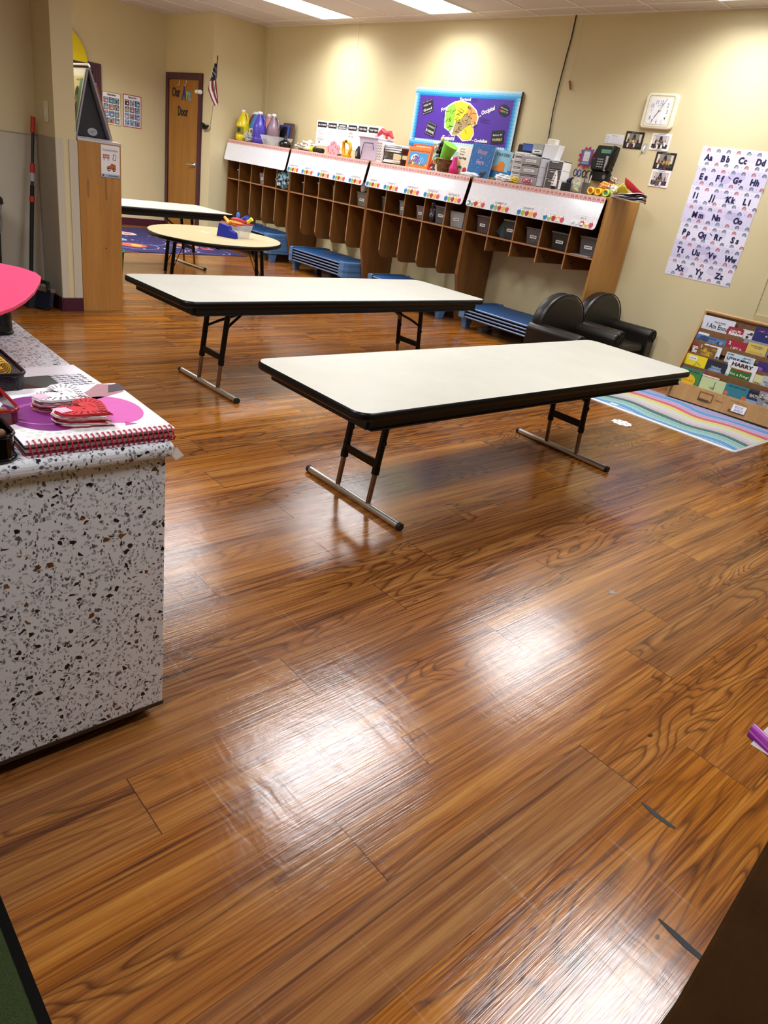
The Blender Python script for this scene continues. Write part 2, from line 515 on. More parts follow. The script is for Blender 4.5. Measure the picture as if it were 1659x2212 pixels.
# ------------------------------------------------------------------ the setting
g = G(); g.box(-11.2, -3.1, -0.05, 2.3, 6.2, 0.0, FLOOR); struct(g.build('floor'), 'glossy wood plank vinyl floor')
g = G(); g.box(-11.2, -3.1, CEIL, 2.3, 6.2, CEIL + 0.05, CEILM); ceil = struct(g.build('ceiling'), 'suspended ceiling of speckled tiles')
g = G(); g.box(-9.7, 6.10, 0, 2.3, 6.2, CEIL, WALL); struct(g.build('wall_back'))
g = G(); g.box(-11.13, 1.65, 0, -11.03, 6.2, CEIL, WALL); struct(g.build('wall_left'))
g = G(); g.box(-11.03, 5.33, 0, -9.70, 6.2, CEIL, WALL); struct(g.build('wall_closet'))
g = G(); g.box(-6.05, -3.0, 0, -5.93, 2.03, CEIL, WALL); struct(g.build('wall_alcove'))
g = G(); g.box(-5.93, 1.89, 0, -5.56, 2.03, CEIL, WALL); struct(g.build('wall_partition'))
g = G(); g.box(-11.13, 1.55, 0, -6.05, 1.65, CEIL, WALL); struct(g.build('wall_front'))
g = G(); g.box(-6.05, -3.1, 0, 2.3, -3.0, CEIL, WALL); struct(g.build('wall_rear'))
g = G(); g.box(2.2, -3.0, 0, 2.3, 6.1, CEIL, WALL); struct(g.build('wall_right'))
# wainscot panels and strips
g = G(); g.box(-5.930, -2.9, 0.10, -5.924, 1.884, 1.15, PANEL); g.box(-5.93, -2.9, 1.15, -5.920, 1.884, 1.158, C('b0a58c', 0.6)); struct(g.build('trim_1'), 'off-white wainscot panel')
g = G(); g.box(-5.56, 1.885, 0.10, -5.552, 1.936, 1.168, PANEL); g.box(-5.56, 1.976, 0.10, -5.552, 2.035, 1.168, PANEL)
g.box(-5.93, 1.884, 0.10, -5.552, 1.890, 1.165, C('a39a86', 0.6)); struct(g.build('trim_2', bev=0.002), 'off-white corner strips')
g = G(); g.box(-2.29, 6.092, 0.10, 2.2, 6.10, 0.711, m_wall('beige_lower_panel', 'd2c292', 'cdbc8c')); g.box(-2.300, 6.094, 0.711, -2.29, 6.1, 1.0, WALL); struct(g.build('trim_3'))
# baseboards
def base(name, x0, y0, x1, y1):
    g = G(); g.box(x0, y0, 0, x1, y1, 0.1, MAROON); struct(g.build(name, bev=0.004))
base('baseboard_back', -9.7, 6.088, 2.2, 6.1)
base('baseboard_left_front', -11.03, 1.65, -11.018, 3.10)
base('baseboard_left', -11.03, 4.38, -11.018, 5.33)
base('baseboard_closet', -9.94, 5.318, -9.7, 5.33)
base('baseboard_closet_side', -9.7, 5.318, -9.688, 6.088)
base('baseboard_alcove', -5.93, -3.0, -5.918, 1.878)
base('baseboard_partition', -5.93, 1.878, -5.548, 1.89)
base('baseboard_partition_end', -5.56, 1.89, -5.548, 2.036)
base('baseboard_right', 2.188, -3, 2.2, 6.08)
# carpet edge
def m_carpet():
    t = NT('green_carpet')
    v = t.obj()
    a = t.noise(v, 320, 3, 0.7); b = t.noise(v, 30, 3)
    t.col(t.mix(b, t.ramp(a, [(0.35, '22300f'), (0.6, '435423'), (0.75, '5f6c36')]), rgb('39481c')))
    t.rough(0.95)
    t.link(t.bump(a, 0.8, 0.01), t.b.inputs['Normal'])
    return t.mat
g = G()
g.box(-3.6, -3.0, 0.0, 2.2, 0.157, 0.012, m_carpet()); struct(g.build('floor_carpet'), 'dark green carpet')
g = G(); g.prism([(0.155, 0), (0.174, 0), (0.172, 0.003), (0.165, 0.008), (0.155, 0.013)], -3.6, 2.2, C('0e0d0c', 0.9, spec=0.1), 'x'); struct(g.build('trim_4'), 'black transition strip')

# doors
d = bpy.data.objects.new('door_1', None); COL.objects.link(d); d.location = (-10.465, 5.33, 0); struct(d, 'veneer closet door with cut-out letters')
g = G()
g.box(-0.525, -0.030, 0, -0.44, 0, 2.085, MAROON); g.box(0.44, -0.030, 0, 0.525, 0, 2.085, MAROON); g.box(-0.44, -0.030, 2.005, 0.44, 0, 2.085, MAROON)
g.build('door_frame', d, bev=0.004)
g = G(); g.box(-0.435, -0.016, 0.008, 0.435, 0, 2.0, DOORW); sl = g.build('door_panel', d, bev=0.002)
g = G(); g.plane((0, -0.018, 0))
g.text('Our', -0.335, 1.79, 0.165, INK, 1, bold=0.02, width=0.235); g.text('A', -0.05, 1.76, 0.235, C('4c2a78', 0.6), 1, bold=0.03, width=0.13)
g.text('r', 0.085, 1.765, 0.2, C('8cc23a', 0.6), 1, bold=0.03, width=0.05); g.text('t', 0.14, 1.76, 0.19, C('5aa6d8', 0.6), 1, bold=0.03, width=0.07)
g.text('Door', -0.155, 1.56, 0.165, INK, 1, bold=0.02, width=0.30)
g.build('lettering', d)
g = G(); g.lathe([(0.035, 0), (0.035, 0.008), (0.014, 0.012), (0.012, 0.05)], (0, 0, 0), CHROME, 16)
g.tube([(0, 0, 0.045), (-0.05, 0.0, 0.052), (-0.12, -0.003, 0.050)], [0.011, 0.010, 0.008], CHROME, 10)
g.build('door_handle', d, (0.36, -0.016, 0.965), (PI / 2, 0, 0))
for x in (-0.115, 0.085):
    g = G(); g.tube([(x, 0.0, 1.998), (x, -0.022, 1.996), (x, -0.024, 1.96), (x - 0.006, -0.028, 1.93), (x - 0.014, -0.045, 1.925)], 0.006, C('d8c48c', 0.5), 8)
    g.build('door_hook', d)
d = bpy.data.objects.new('door_2', None); COL.objects.link(d); d.location = (-11.03, 3.9, 0); struct(d, 'maroon framed doorway in left wall')
g = G(); g.box(0, 0.375, 0, 0.035, 0.48, 2.005, MAROON); g.box(0, -0.80, 0, 0.035, -0.70, 2.005, MAROON); g.box(0, -0.70, 1.90, 0.035, 0.375, 2.005, MAROON)
g.box(0.035, 0.40, 0, 0.045, 0.435, 1.96, MAROON); g.box(0.035, -0.7, 1.93, 0.045, 0.40, 1.96, MAROON)
g.build('door_frame', d, bev=0.004)
g = G(); g.box(0, -0.70, 0.005, 0.012, 0.375, 1.90, C('24121a', 0.5)); g.build('door_panel', d)

# ------------------------------------------------------------------ ceiling fixtures
GLOW = m_emit('lit_diffuser', 'f6f8ff', LAMP_GLOW)
for (x, y, pf, lb) in FIXTURES:
    t = thing('ceiling_light', lb, 'ceiling light', (x + 0.305, y + 0.61, CEIL), 0, 'fluorescent ceiling light panels')
    g = G()
    for (a, b, c_, e) in ((-0.305, -0.61, -0.285, 0.61), (0.285, -0.61, 0.305, 0.61), (-0.285, -0.61, 0.285, -0.59), (-0.285, 0.59, 0.285, 0.61)):
        g.box(a, b, -0.010, c_, e, -0.0005, WHT)
    g.build('light_frame', t)
    g = G(); g.box(-0.285, -0.59, -0.006, 0.285, 0.59, -0.001, GLOW); g.build('diffuser', t)
    ld = bpy.data.lights.new('lamp', 'AREA'); ld.shape = 'RECTANGLE'; ld.size = 0.56; ld.size_y = 1.17
    ld.energy = LAMP_W * pf; ld.spread = math.radians(LAMP_SPREAD); ld.color = (0.975, 0.985, 1.0)
    lo = bpy.data.objects.new('lamp', ld); COL.objects.link(lo); lo.parent = t; lo.location = (0, 0, -0.012)
# ceiling grid ribs near the back wall
g = G()
for k in range(-10, 8): 
    x = -5.08 + 0.61 * k
    g.box(x - 0.012, 0.5, CEIL - 0.004, x + 0.012, 6.1, CEIL, WHT)
for y in (5.87, 4.65, 3.43, 2.21): g.box(-11.03, y - 0.012, CEIL - 0.0045, 2.2, y + 0.012, CEIL, WHT)
g.box(-9.7, 6.075, CEIL - 0.006, 2.2, 6.1, CEIL, WHT)
struct(g.build('trim_5'), 'white ceiling grid')

# ------------------------------------------------------------------ folding tables
def folding_table(label, cx, cy, rz, W, L, H, f0, f1, top=TOP, wear=True):
    t = thing('folding_table', label, 'table', (cx, cy, 0), rz, 'white folding tables')
    x, y = W / 2, L / 2
    g = G(); g.prism(rr(-x + 0.004, -y + 0.004, x - 0.004, y - 0.004, 0.06), H - 0.016, H, top); g.build('tabletop', t)
    g = G()
    o = rr(-x, -y, x, y, 0.064, 7)
    prof = [(-0.004, H + 0.0005), (0.0, H - 0.003), (0.004, H - 0.012), (0.003, H - 0.026), (-0.004, H - 0.032), (-0.03, H - 0.033)]
    n = len(o); vs = []
    for (off, z) in prof:
        for (a, b) in o:
            q = Vector((a - max(-x + .064, min(x - .064, a)), b - max(-y + .064, min(y - .064, b))))
            q = q.normalized() if q.length > 1e-6 else Vector((0, 0))
            vs.append((a + q.x * off, b + q.y * off, z))
    fs = [(i * n + j, i * n + (j + 1) % n, (i + 1) * n + (j + 1) % n, (i + 1) * n + j) for i in range(len(prof) - 1) for j in range(n)]
    fs = [f[::-1] for f in fs]
    g.add(vs, fs, BLK, True)
    g.build('edge_band', t)
    g = G()
    ax, ay = x - 0.045, y - 0.075
    g.box(-x + 0.02, -y + 0.02, H - 0.032, x - 0.02, y - 0.02, H - 0.0162, BLKM)
    for s in (-1, 1):
        g.box(s * ax - 0.012, -ay, H - 0.078, s * ax + 0.012, ay, H - 0.03, BLKM)
        g.box(-ax, s * ay - 0.012, H - 0.078, ax, s * ay + 0.012, H - 0.03, BLKM)
        g.box(s * ax - 0.02, -ay, H - 0.079, s * ax + 0.02, ay, H - 0.072, BLKM)
    g.build('apron', t, bev=0.002)
    for (fy, sgn) in ((f0, 1), (f1, -1)):
        ty = fy + sgn * 0.055
        def at(z): return fy + (ty - fy) * z / (H - 0.06)
        for ux in (-0.105, 0.105):
            g = G(); g.tube([(ux, at(0.03), 0.03), (ux, at(0.20), 0.20)], 0.0115, TUBE, 12)
            lg = g.build('leg', t)
            g = G(); g.tube([(ux, at(0.165), 0.165), (ux, at(H - 0.05), H - 0.05)], 0.0155, BLK, 12)
            g.tube([(ux, at(0.16), 0.16), (ux, at(0.19), 0.19)], 0.0175, BLK, 12)
            g.ell((ux + 0.012, at(0.30), 0.30), (0.012, 0.008, 0.014), BLK, 8, 6)
            g.build('leg_sleeve', lg)
        g = G(); g.box(-0.105, at(0.20) - 0.008, 0.185, 0.105, at(0.20) + 0.008, 0.222, BLK); g.build('crossbar', t, bev=0.003)
        g = G(); g.tube([(-0.315, fy, 0.016), (0.315, fy, 0.016)], 0.0155, CHROME, 14)
        ft = g.build('foot_rail', t)
        for s in (-1, 1):
            g = G(); g.tube([(s * 0.305, fy, 0.016), (s * 0.322, fy, 0.016)], 0.0165, BLKM, 14); g.build('foot_cap', ft)
        g = G()
        g.tube([(-0.105, at(0.335), 0.335), (-0.06, at(0.35) + sgn * 0.05, 0.372), (0.0, fy + sgn * 0.22, 0.43), (0.0, fy + sgn * 0.42, H - 0.045)], 0.008, BLK, 8)
        g.tube([(0.105, at(0.335), 0.335), (0.06, at(0.35) + sgn * 0.05, 0.372), (0.0, fy + sgn * 0.22, 0.43)], 0.008, BLK, 8)
        g.build('brace', t)
    return t
folding_table('white-topped black-edged folding table nearest the camera', -2.067, 2.785, 0.0, 0.70, 2.46, 0.54, 1.875 - 2.785, 3.435 - 2.785)
folding_table('middle white-topped folding table between the nearest one and the oval table', -3.672, 2.878, 0.036, 0.71, 2.385, 0.575, 2.04 - 2.878, 3.72 - 2.878)
folding_table('farthest white-topped folding table, partly behind the wooden bookcase', -7.675, 3.27, 0.09, 0.76, 2.20, 0.61, -0.74, 0.78)
for_dot = None

# oval activity table
t = thing('activity_table', 'cream-topped oval activity table with black rim, toy bins on it', 'table', (-6.165, 3.48, 0), math.atan2(-0.783, 0.623))
A_, B_ = 0.686, 0.582
def elp(a, b, n=48): return [(a * math.cos(2 * PI * i / n), b * math.sin(2 * PI * i / n)) for i in range(n)]
g = G(); g.prism(elp(A_ - 0.005, B_ - 0.005), 0.524, 0.54, TOPC); g.build('tabletop', t)
g = G()
prof = [(-0.005, 0.5405), (0.0, 0.537), (0.004, 0.528), (0.003, 0.512), (-0.004, 0.507), (-0.06, 0.506)]
vs = []; n = 48
for off, z in prof: vs += [(p[0], p[1], z) for p in elp(A_ + off, B_ + off)]
g.add(vs, [(i * n + j, (i + 1) * n + j, (i + 1) * n + (j + 1) % n, i * n + (j + 1) % n) for i in range(len(prof) - 1) for j in range(n)], BLK, True)
g.build('edge_band', t)
g = G(); g.prism(elp(A_ - 0.07, B_ - 0.07), 0.506, 0.524, BLKM); g.box(-0.42, -0.2, 0.475, 0.42, -0.17, 0.507, BLKM); g.box(-0.42, 0.17, 0.475, 0.42, 0.2, 0.507, BLKM); g.build('underframe', t)
inv = Matrix.Rotation(-t.rotation_euler.z, 3, 'Z')
for (dx, dy) in ((-0.37, -0.31), (-0.13, -0.37), (0.21, 0.26), (0.35, 0.06)):
    pass
LEGS = [(-6.53, 3.20), (-6.22, 3.11), (-6.09, 3.86), (-5.80, 3.74)]
for (lx, ly) in LEGS:
    p = inv @ Vector((lx + 6.165, ly - 3.48, 0))
    o = Vector((p.x, p.y, 0)).normalized() * 0.05
    g = G(); g.tube([(p.x + o.x, p.y + o.y, 0.0), (p.x + o.x * .6, p.y + o.y * .6, 0.16)], 0.0125, TUBE, 10); lg = g.build('leg', t)
    g = G(); g.tube([(p.x + o.x * .7, p.y + o.y * .7, 0.14), (p.x, p.y, 0.506)], 0.0165, BLK, 12); g.build('leg_sleeve', lg)
    g = G(); g.tube([(p.x + o.x * .4, p.y + o.y * .4, 0.22), (p.x * 0.72, p.y * 0.72, 0.505)], 0.0035, BLK, 6); g.build('brace', lg)

# ------------------------------------------------------------------ speckled counter
t = thing('desk_counter', 'white speckled laminate counter at the left foreground, covered in papers and trays', 'counter', (-1.275, 0.2, 0))
g = G(); g.box(-1.32, -0.42, 0.045, 0.0, 0.425, 0.70, TERR); g.build('cabinet_body', t, bev=0.003)
g = G(); g.box(-1.30, -0.40, 0.0, -0.035, 0.395, 0.047, BLKM); g.build('toe_base', t)
g = G(); g.box(-1.325, -0.425, 0.036, 0.001, 0.4265, 0.046, C('3a2414', 0.7)); g.build('bottom_edge', t)
g = G(); g.box(-1.335, -0.44, 0.70, 0.012, 0.442, 0.735, TERR); g.build('countertop', t, bev=0.014, seg=4)

# ------------------------------------------------------------------ lockers along the back wall
PINKB = C('d9a9a4', 0.6, name='pink_border')
PINKD = C('6c3430', 0.6)
PINKM = C('9c5850', 0.6)
APP = [C('1a78b4', 0.6), C('8cb43c', 0.6), C('b8202c', 0.6), C('e8b41c', 0.6), C('c8485c', 0.6)]
GREY_L = C('9a98a4', 0.7)
def apple(g, u, v, r, m, l=3):
    g.poly([(u, v - r), (u + r * .5, v - r * .95), (u + r * .95, v - r * .2), (u + r * .9, v + r * .6), (u + r * .4, v + r * .95), (u, v + r * .6), (u - r * .4, v + r * .95), (u - r * .9, v + r * .6), (u - r * .95, v - r * .2), (u - r * .5, v - r * .95)], m, l)
    g.stroke([(u, v + r * .6), (u + r * .2, v + r * 1.35)], r * .22, m, l)
UW = 1.535
ULEFT = [-9.685, -8.15, -6.615, -5.08]
YF, YB = 5.60, 6.085
NAMES = [[], ['CHARLOTTE R', 'JADEN S', 'SLOAN P', 'ASHLEY H', 'KATELYN G'], ['MARIE C', 'OWEN Z', 'HUDSON R', 'KINSLEY B', 'NATHAN K'], ['', 'ROBERT R', 'LILIAN M', 'J.J', 'EY S']]
UL = ['wooden coat locker unit in the corner, its blank whiteboard without name cards', 'wooden coat locker unit second from the corner, under the lavender container',
      'wooden coat locker unit below the purple bulletin board, card NATHAN K at its right end', 'wooden coat locker unit at the right end with short dividers, behind the brown armchairs']
def side_poly(zb): return [(YF + 0.11, 0), (YB, 0), (YB, 1.365), (YF, 1.365), (YF, 0.46), (YF + 0.03, 0.36)]
def div_poly(zb):
    r = 0.07
    pts = [(YB - 0.01, zb), (YB - 0.01, 1.35), (YF + 0.012, 1.35)]
    pts += [(YF + 0.012 + r - r * math.cos(a), zb + r - r * math.sin(a)) for a in [PI / 2 * i / 6 for i in range(7)]]
    return pts
def locker(i):
    x0 = ULEFT[i]
    t = thing('coat_locker', UL[i], 'locker', (x0, 0, 0), 0, 'coat lockers along the back wall')
    for xa in (0.0, UW - 0.020):
        sp = [(YF + (0.05 if False else 0.0) + a - YF, b) for a, b in side_poly(0)]
        end = (i == 3 and xa > 0)
        g = G(); g.prism([(YF, 0), (YB, 0), (YB, 1.368), (YF, 1.368)] if end else side_poly(0), xa, xa + 0.019, BIRCH if end else CUB, 'x')
        g.build('side_panel', t, bev=0.002)
    g = G(); g.box(0.019, YF + 0.0, 1.347, UW - 0.020, YB, 1.365, BIRCH); g.build('top_panel', t, bev=0.002)
    g = G(); g.box(0.019, YF + 0.006, 0.872, UW - 0.020, YB - 0.006, 0.884, CUB); g.box(0.019, YF + 0.001, 0.871, UW - 0.02, YF + 0.006, 0.885, EDGE); g.build('shelf', t)
    zb = 0.745 if i == 3 else 0.415
    g = G(); g.box(0.019, YB - 0.008, zb + (0.0 if i == 3 else 0.30), UW - 0.020, YB, 1.35, CUB); g.build('back_panel', t)
    for k in range(1, 5):
        x = k * UW / 5
        dp = div_poly(zb) if i < 3 else [(YB - 0.01, zb), (YB - 0.01, 1.35), (YF + 0.012, 1.35), (YF + 0.012, zb)]
        g = G(); g.prism(dp, x - 0.006, x + 0.006, CUB, 'x')
        g.box(x - 0.0065, YF + 0.007, zb + (0.07 if i < 3 else 0), x + 0.0065, YF + 0.012, 1.345, EDGE)
        g.build('divider', t)
        if i == 3 or i == 2:
            g = G(); g.tube([(x + 0.006, YF + 0.10, 0.80), (x + 0.035, YF + 0.10, 0.80), (x + 0.045, YF + 0.10, 0.825)], 0.004, BLKM, 6); g.build('coat_hook', t)
    # whiteboard flap
    wb = G(); a = math.atan2(0.055, 0.25)
    n = Vector((0, -math.cos(a), math.sin(a)))
    wd = UW - 0.045
    H0 = 0.262
    O = Vector((0.022, YF - 0.068, 1.106))
    Wv = Vector((0, math.sin(a), math.cos(a)))
    wb.plane(O, (1, 0, 0), Wv, 1.0)
    pts = [(0.0 + 0.03 - 0.03 * math.cos(q), 0.03 - 0.03 * math.sin(q)) for q in [PI / 2 * j / 5 for j in range(6)]] + \
          [(wd - 0.03 + 0.03 * math.sin(q), 0.03 - 0.03 * math.cos(q)) for q in [PI / 2 * j / 5 for j in range(6)]] + [(wd, H0), (0, H0)]
    nn = len(pts)
    vs = [wb.pt(u, v, 0) for u, v in pts] + [wb.pt(u, v, 0.007) for u, v in pts]
    wb.add(vs, [tuple(range(nn))[::-1]], BLKM); wb.add(vs[nn:], [tuple(range(nn))], WBOARD)
    wb.add(vs, [(j, (j + 1) % nn, nn + (j + 1) % nn, nn + j) for j in range(nn)], C('5a4a42', 0.5))
    wbo = wb.build('whiteboard_flap', t)
    g = G(); g.plane(O + n * 0.0075, (1, 0, 0), Wv, 0.0006)
    bh = 0.044
    g.rect(0.0, H0 - bh, wd, H0 - 0.002, PINKB, 1)
    nA = 34
    for j in range(nA):
        u = wd * (j + 0.5) / nA
        if j % 3 == 1:
            for dx in (-0.012, -0.004, 0.004, 0.012): g.rect(u + dx - 0.0013, H0 - bh + 0.011, u + dx + 0.0013, H0 - 0.014, PINKD, 2)
        else:
            g.arc(u, H0 - bh + 0.014, 0.009, 0.0135, PINKD, 2, n=6, leg=0.004); g.arc(u, H0 - bh + 0.014, 0.003, 0.006, PINKM, 2, n=5, leg=0.004)
    for j in range(60):
        u = wd * (j + 0.5) / 60
        g.disc(u, H0 - bh + 0.001, 0.007, PINKB, 1, 6, a0=PI, a1=2 * PI); g.disc(u, H0 - bh + 0.004, 0.0026, PINKD, 2, 5); g.disc(u, H0 - 0.007, 0.0022, PINKD, 2, 5)
    g.build('scalloped_border', wbo)
    for k, nm in enumerate(NAMES[i]):
        cu = wd * (k + 0.5) / 5 + (-0.02 if k < 2 else 0.01)
        g = G(); g.plane(O + n * 0.0078 + Wv * 0.004 + Vector((cu, 0, 0)), Vector((math.cos(R_.uniform(-.03, .03)), 0, 0)) + Vector((0, 0, 0.0)), Wv, 0.0006)
        g.rect(-0.122, 0.004, 0.122, 0.098, PAPER, 0.4)
        for v in (0.060, 0.074, 0.088): g.rect(-0.112, v, 0.112, v + 0.0012, GREY_L, 1)
        if nm: g.text(nm, 0, 0.063, 0.024, C('4a4658', 0.7), 2, 'c', sx=1.25)
        if i == 3 and k in (0, 3, 4):
            for q in range(4): g.disc(-0.10 + 0.05 * q + (0.08 if k == 4 else 0) * 0, R_.uniform(0.02, 0.07), 0.018, WHT, 5, 9, ry=0.012)
        for q in range(5):
            if i == 3 and k == 4 and q < 2: g.disc(-0.09 + 0.045 * q, 0.025, 0.02, C('9fc8d8', 0.6), 3, 8, ry=0.014); continue
            apple(g, -0.092 + 0.046 * q, 0.028, 0.0225, APP[q])
        g.build('name_card', wbo)
    return t
lockers = [locker(i) for i in range(4)]

# bins in the cubby holes
def bin_box(label, cx, w_, h_, tint, lid, tilt=0, tag_u=0.0, y=5.74, mess=None, z=0.8845, d_=0.20):
    t = thing('storage_bin', label, 'bin', (cx, y + .03, z), tilt, 'small bins in the locker cubbies')
    w_ *= .86; h_ *= .92
    a, b = w_ / 2, w_ / 2 * 0.82
    g = G()
    vs = [(-b, -d_ / 2 * .85, 0), (b, -d_ / 2 * .85, 0), (b, d_ / 2 * .85, 0), (-b, d_ / 2 * .85, 0), (-a, -d_ / 2, h_), (a, -d_ / 2, h_), (a, d_ / 2, h_), (-a, d_ / 2, h_)]
    g.add(vs, [(0, 3, 2, 1), (0, 1, 5, 4), (1, 2, 6, 5), (2, 3, 7, 6), (3, 0, 4, 7)], tint)
    g.build('tub', t, bev=0.004)
    if lid:
        g = G(); g.box(-a - 0.006, -d_ / 2 - 0.006, h_, a + 0.006, d_ / 2 + 0.006, h_ + 0.012, lid); g.build('lid', t, bev=0.004)
    g = G(); g.cbox((tag_u, -d_ / 2 * .93 - 0.004, h_ * 0.5), (w_ * 0.42, 0.002, 0.026), PAPER)
    g.plane((tag_u - w_ * 0.15, -d_ / 2 * .93 - 0.0055, h_ * 0.5 - 0.006)); g.rect(0, 0.004, w_ * 0.3, 0.010, INK, 1)
    g.build('name_tag', t)
    if mess:
        g = G(); rr_ = random.Random(len(label))
        for _ in range(14): g.ell((rr_.uniform(-b * .8, b * .8), rr_.uniform(-d_ * .3, d_ * .3), rr_.uniform(0.012, h_ * .6)), (0.018, 0.018, 0.010), mess, 7, 5)
        g.build('contents', t)
    return t
SMK = clear('smoky_plastic', '77757a', 0.62); GRN = C('6d8a4e', 0.5); LIDG = C('a9a4a6', 0.4); DKP = C('3d3a3c', 0.5)
UX = lambda i, k: ULEFT[i] + UW * (k + 0.5) / 5
bin_box('small clear bin in the first cubby, nearest the corner', UX(0, 0) + 0.06, 0.12, 0.12, SMK, LIDG, mess=C('b8b43a', .6))
bin_box('grey bin in the second cubby from the corner', UX(0, 1) + 0.09, 0.09, 0.14, SMK, None)
bin_box('lidless grey bin with yellow strap in the third cubby from the corner', UX(0, 2) + 0.02, 0.16, 0.15, C('7d7b80', .5), None, mess=C('c8b43c', .6))
bin_box('dim brown bin in the first cubby of the second locker', UX(1, 0) + 0.08, 0.12, 0.13, DKP, LIDG)
bin_box('narrow grey bin with white top in the second cubby of the second locker', UX(1, 1) + 0.08, 0.09, 0.16, C('8a8a90', .5), WHT)
bin_box('green tapered bin in the middle cubby of the second locker', UX(1, 2) + 0.09, 0.13, 0.17, GRN, C('4b4a48', .5))
bin_box('grey bin with crumpled tissue on its lid, last cubby of the second locker', UX(1, 4) - 0.02, 0.22, 0.15, C('77736e', .5), C('8b867f', .5))
bin_box('faint dark bin in the first cubby of the third locker', UX(2, 0) + 0.08, 0.13, 0.15, DKP, C('6d6a6c', .5), tag_u=0.04)
bin_box('grey bin with white tag, second cubby of the third locker', UX(2, 1) + 0.06, 0.12, 0.15, C('7a8084', .5), C('6f7478', .5))
bin_box('mauve bin in the middle cubby of the third locker', UX(2, 2) + 0.04, 0.15, 0.13, C('77646a', .5), C('8d7a80', .5))
bin_box('clear bin full of clothes in the fourth cubby of the third locker', UX(2, 3) + 0.04, 0.21, 0.17, SMK, C('8e8e94', .4), mess=C('4a4e58', .7))
bin_box('white and grey box bin in the last cubby of the third locker', UX(2, 4) - 0.04, 0.23, 0.16, C('a8a8b0', .6), None, mess=C('c4c4ca', .6))
bin_box('mauve lidded bin in the first cubby of the right-end locker', UX(3, 0) + 0.01, 0.19, 0.16, C('4f4448', .5), C('8a7678', .4))
bin_box('black bin with pale lid in the second cubby of the right-end locker', UX(3, 1) + 0.05, 0.20, 0.17, C('2c3034', .5), C('a8acb0', .4))
bin_box('clear bin of yellow scraps in the middle cubby of the right-end locker', UX(3, 2) + 0.03, 0.21, 0.14, SMK, C('6c5c50', .4), mess=C('c8a432', .6))
bin_box('smoky black lidded bin in the fourth cubby of the right-end locker', UX(3, 3) + 0.02, 0.22, 0.15, C('26262a', .5), C('7c7c82', .4))
bin_box('clear bin above loose papers in the last cubby of the right-end locker', UX(3, 4) + 0.02, 0.22, 0.16, SMK, C('6f6a64', .4), mess=C('3c3a40', .6))

def crumple(name, label, cat, c, r, mats, seed, group=None, n=1.0):
    """one crumpled lump: a noisy faceted ball"""
    rnd = random.Random(seed)
    bm = bmesh.new(); bmesh.ops.create_icosphere(bm, subdivisions=3, radius=1.0)
    ph = [rnd.uniform(0, 6) for _ in range(9)]
    for v in bm.verts:
        p = v.co.copy()
        k = 1 + 0.16 * n * math.sin(5 * p.x + ph[0]) * math.sin(6 * p.y + ph[1]) + 0.12 * n * math.sin(11 * p.z + ph[2] + 3 * p.x) + rnd.uniform(-.07, .07) * n
        v.co = Vector((p.x * r[0] * k, p.y * r[1] * k, max(-0.9, p.z * k) * r[2]))
    me = bpy.data.meshes.new(name); bm.to_mesh(me); bm.free()
    for m in mats: me.materials.append(m)
    for p in me.polygons: p.material_index = 0 if rnd.random() < 0.6 or len(mats) == 1 else rnd.randrange(len(mats))
    o = bpy.data.objects.new(name, me); COL.objects.link(o); o.location = c
    return tag(o, label, cat, group)
crumple('clothes_bundle', 'bundle of blue and grey patterned cloth in the fifth cubby from the corner', 'clothes', (UX(0, 4) - .01, 5.655, 0.988), (0.14, 0.09, 0.115), [C('8fb4c8', .4), C('14181e', .5), C('dde4ea', .4), C('4c7c9c', .5), C('2c3038', .4)], 3)
crumple('tissue', 'white tissue sticking up from a grey bin lid in the second locker', 'tissue', (UX(1, 4) - 0.02, 5.68, 1.085), (0.035, 0.03, 0.05), [PAPER], 5)
crumple('patterned_bottle', 'blue and brown patterned drink bottle standing in the third locker', 'bottle', (UX(2, 3) - 0.11, 5.70, 0.985), (0.034, 0.034, 0.112), [C('2a3868', .4), C('9c7a5a', .5), C('d8d4cc', .5)], 8, n=0.3)
g = G(); g.box(-0.07, -0.002, 0, 0.08, 0.002, 0.14, C('4a5c60', .5)); tag(g.build('folder', loc=(UX(3, 1) - 0.09, 5.72, 0.888), rot=(0, 0.55, 0)), 'teal folder leaning beside a black bin in the right-end locker', 'folder')
g = G(); g.box(-0.09, -0.06, 0, 0.09, 0.06, 0.004, C("b8b4c0", .5)); g.plane((0, -0.0, 0.005), (1, 0, 0), (0, 1, 0)); g.arc(0.03, 0, 0.024, 0.034, C('b84a78', .5), a1=2 * PI, n=14)
tag(g.build('loose_paper', loc=(UX(3, 4) - 0.02, 5.67, 0.886)), 'loose crinkled papers with a pink ring in the last cubby', 'paper')

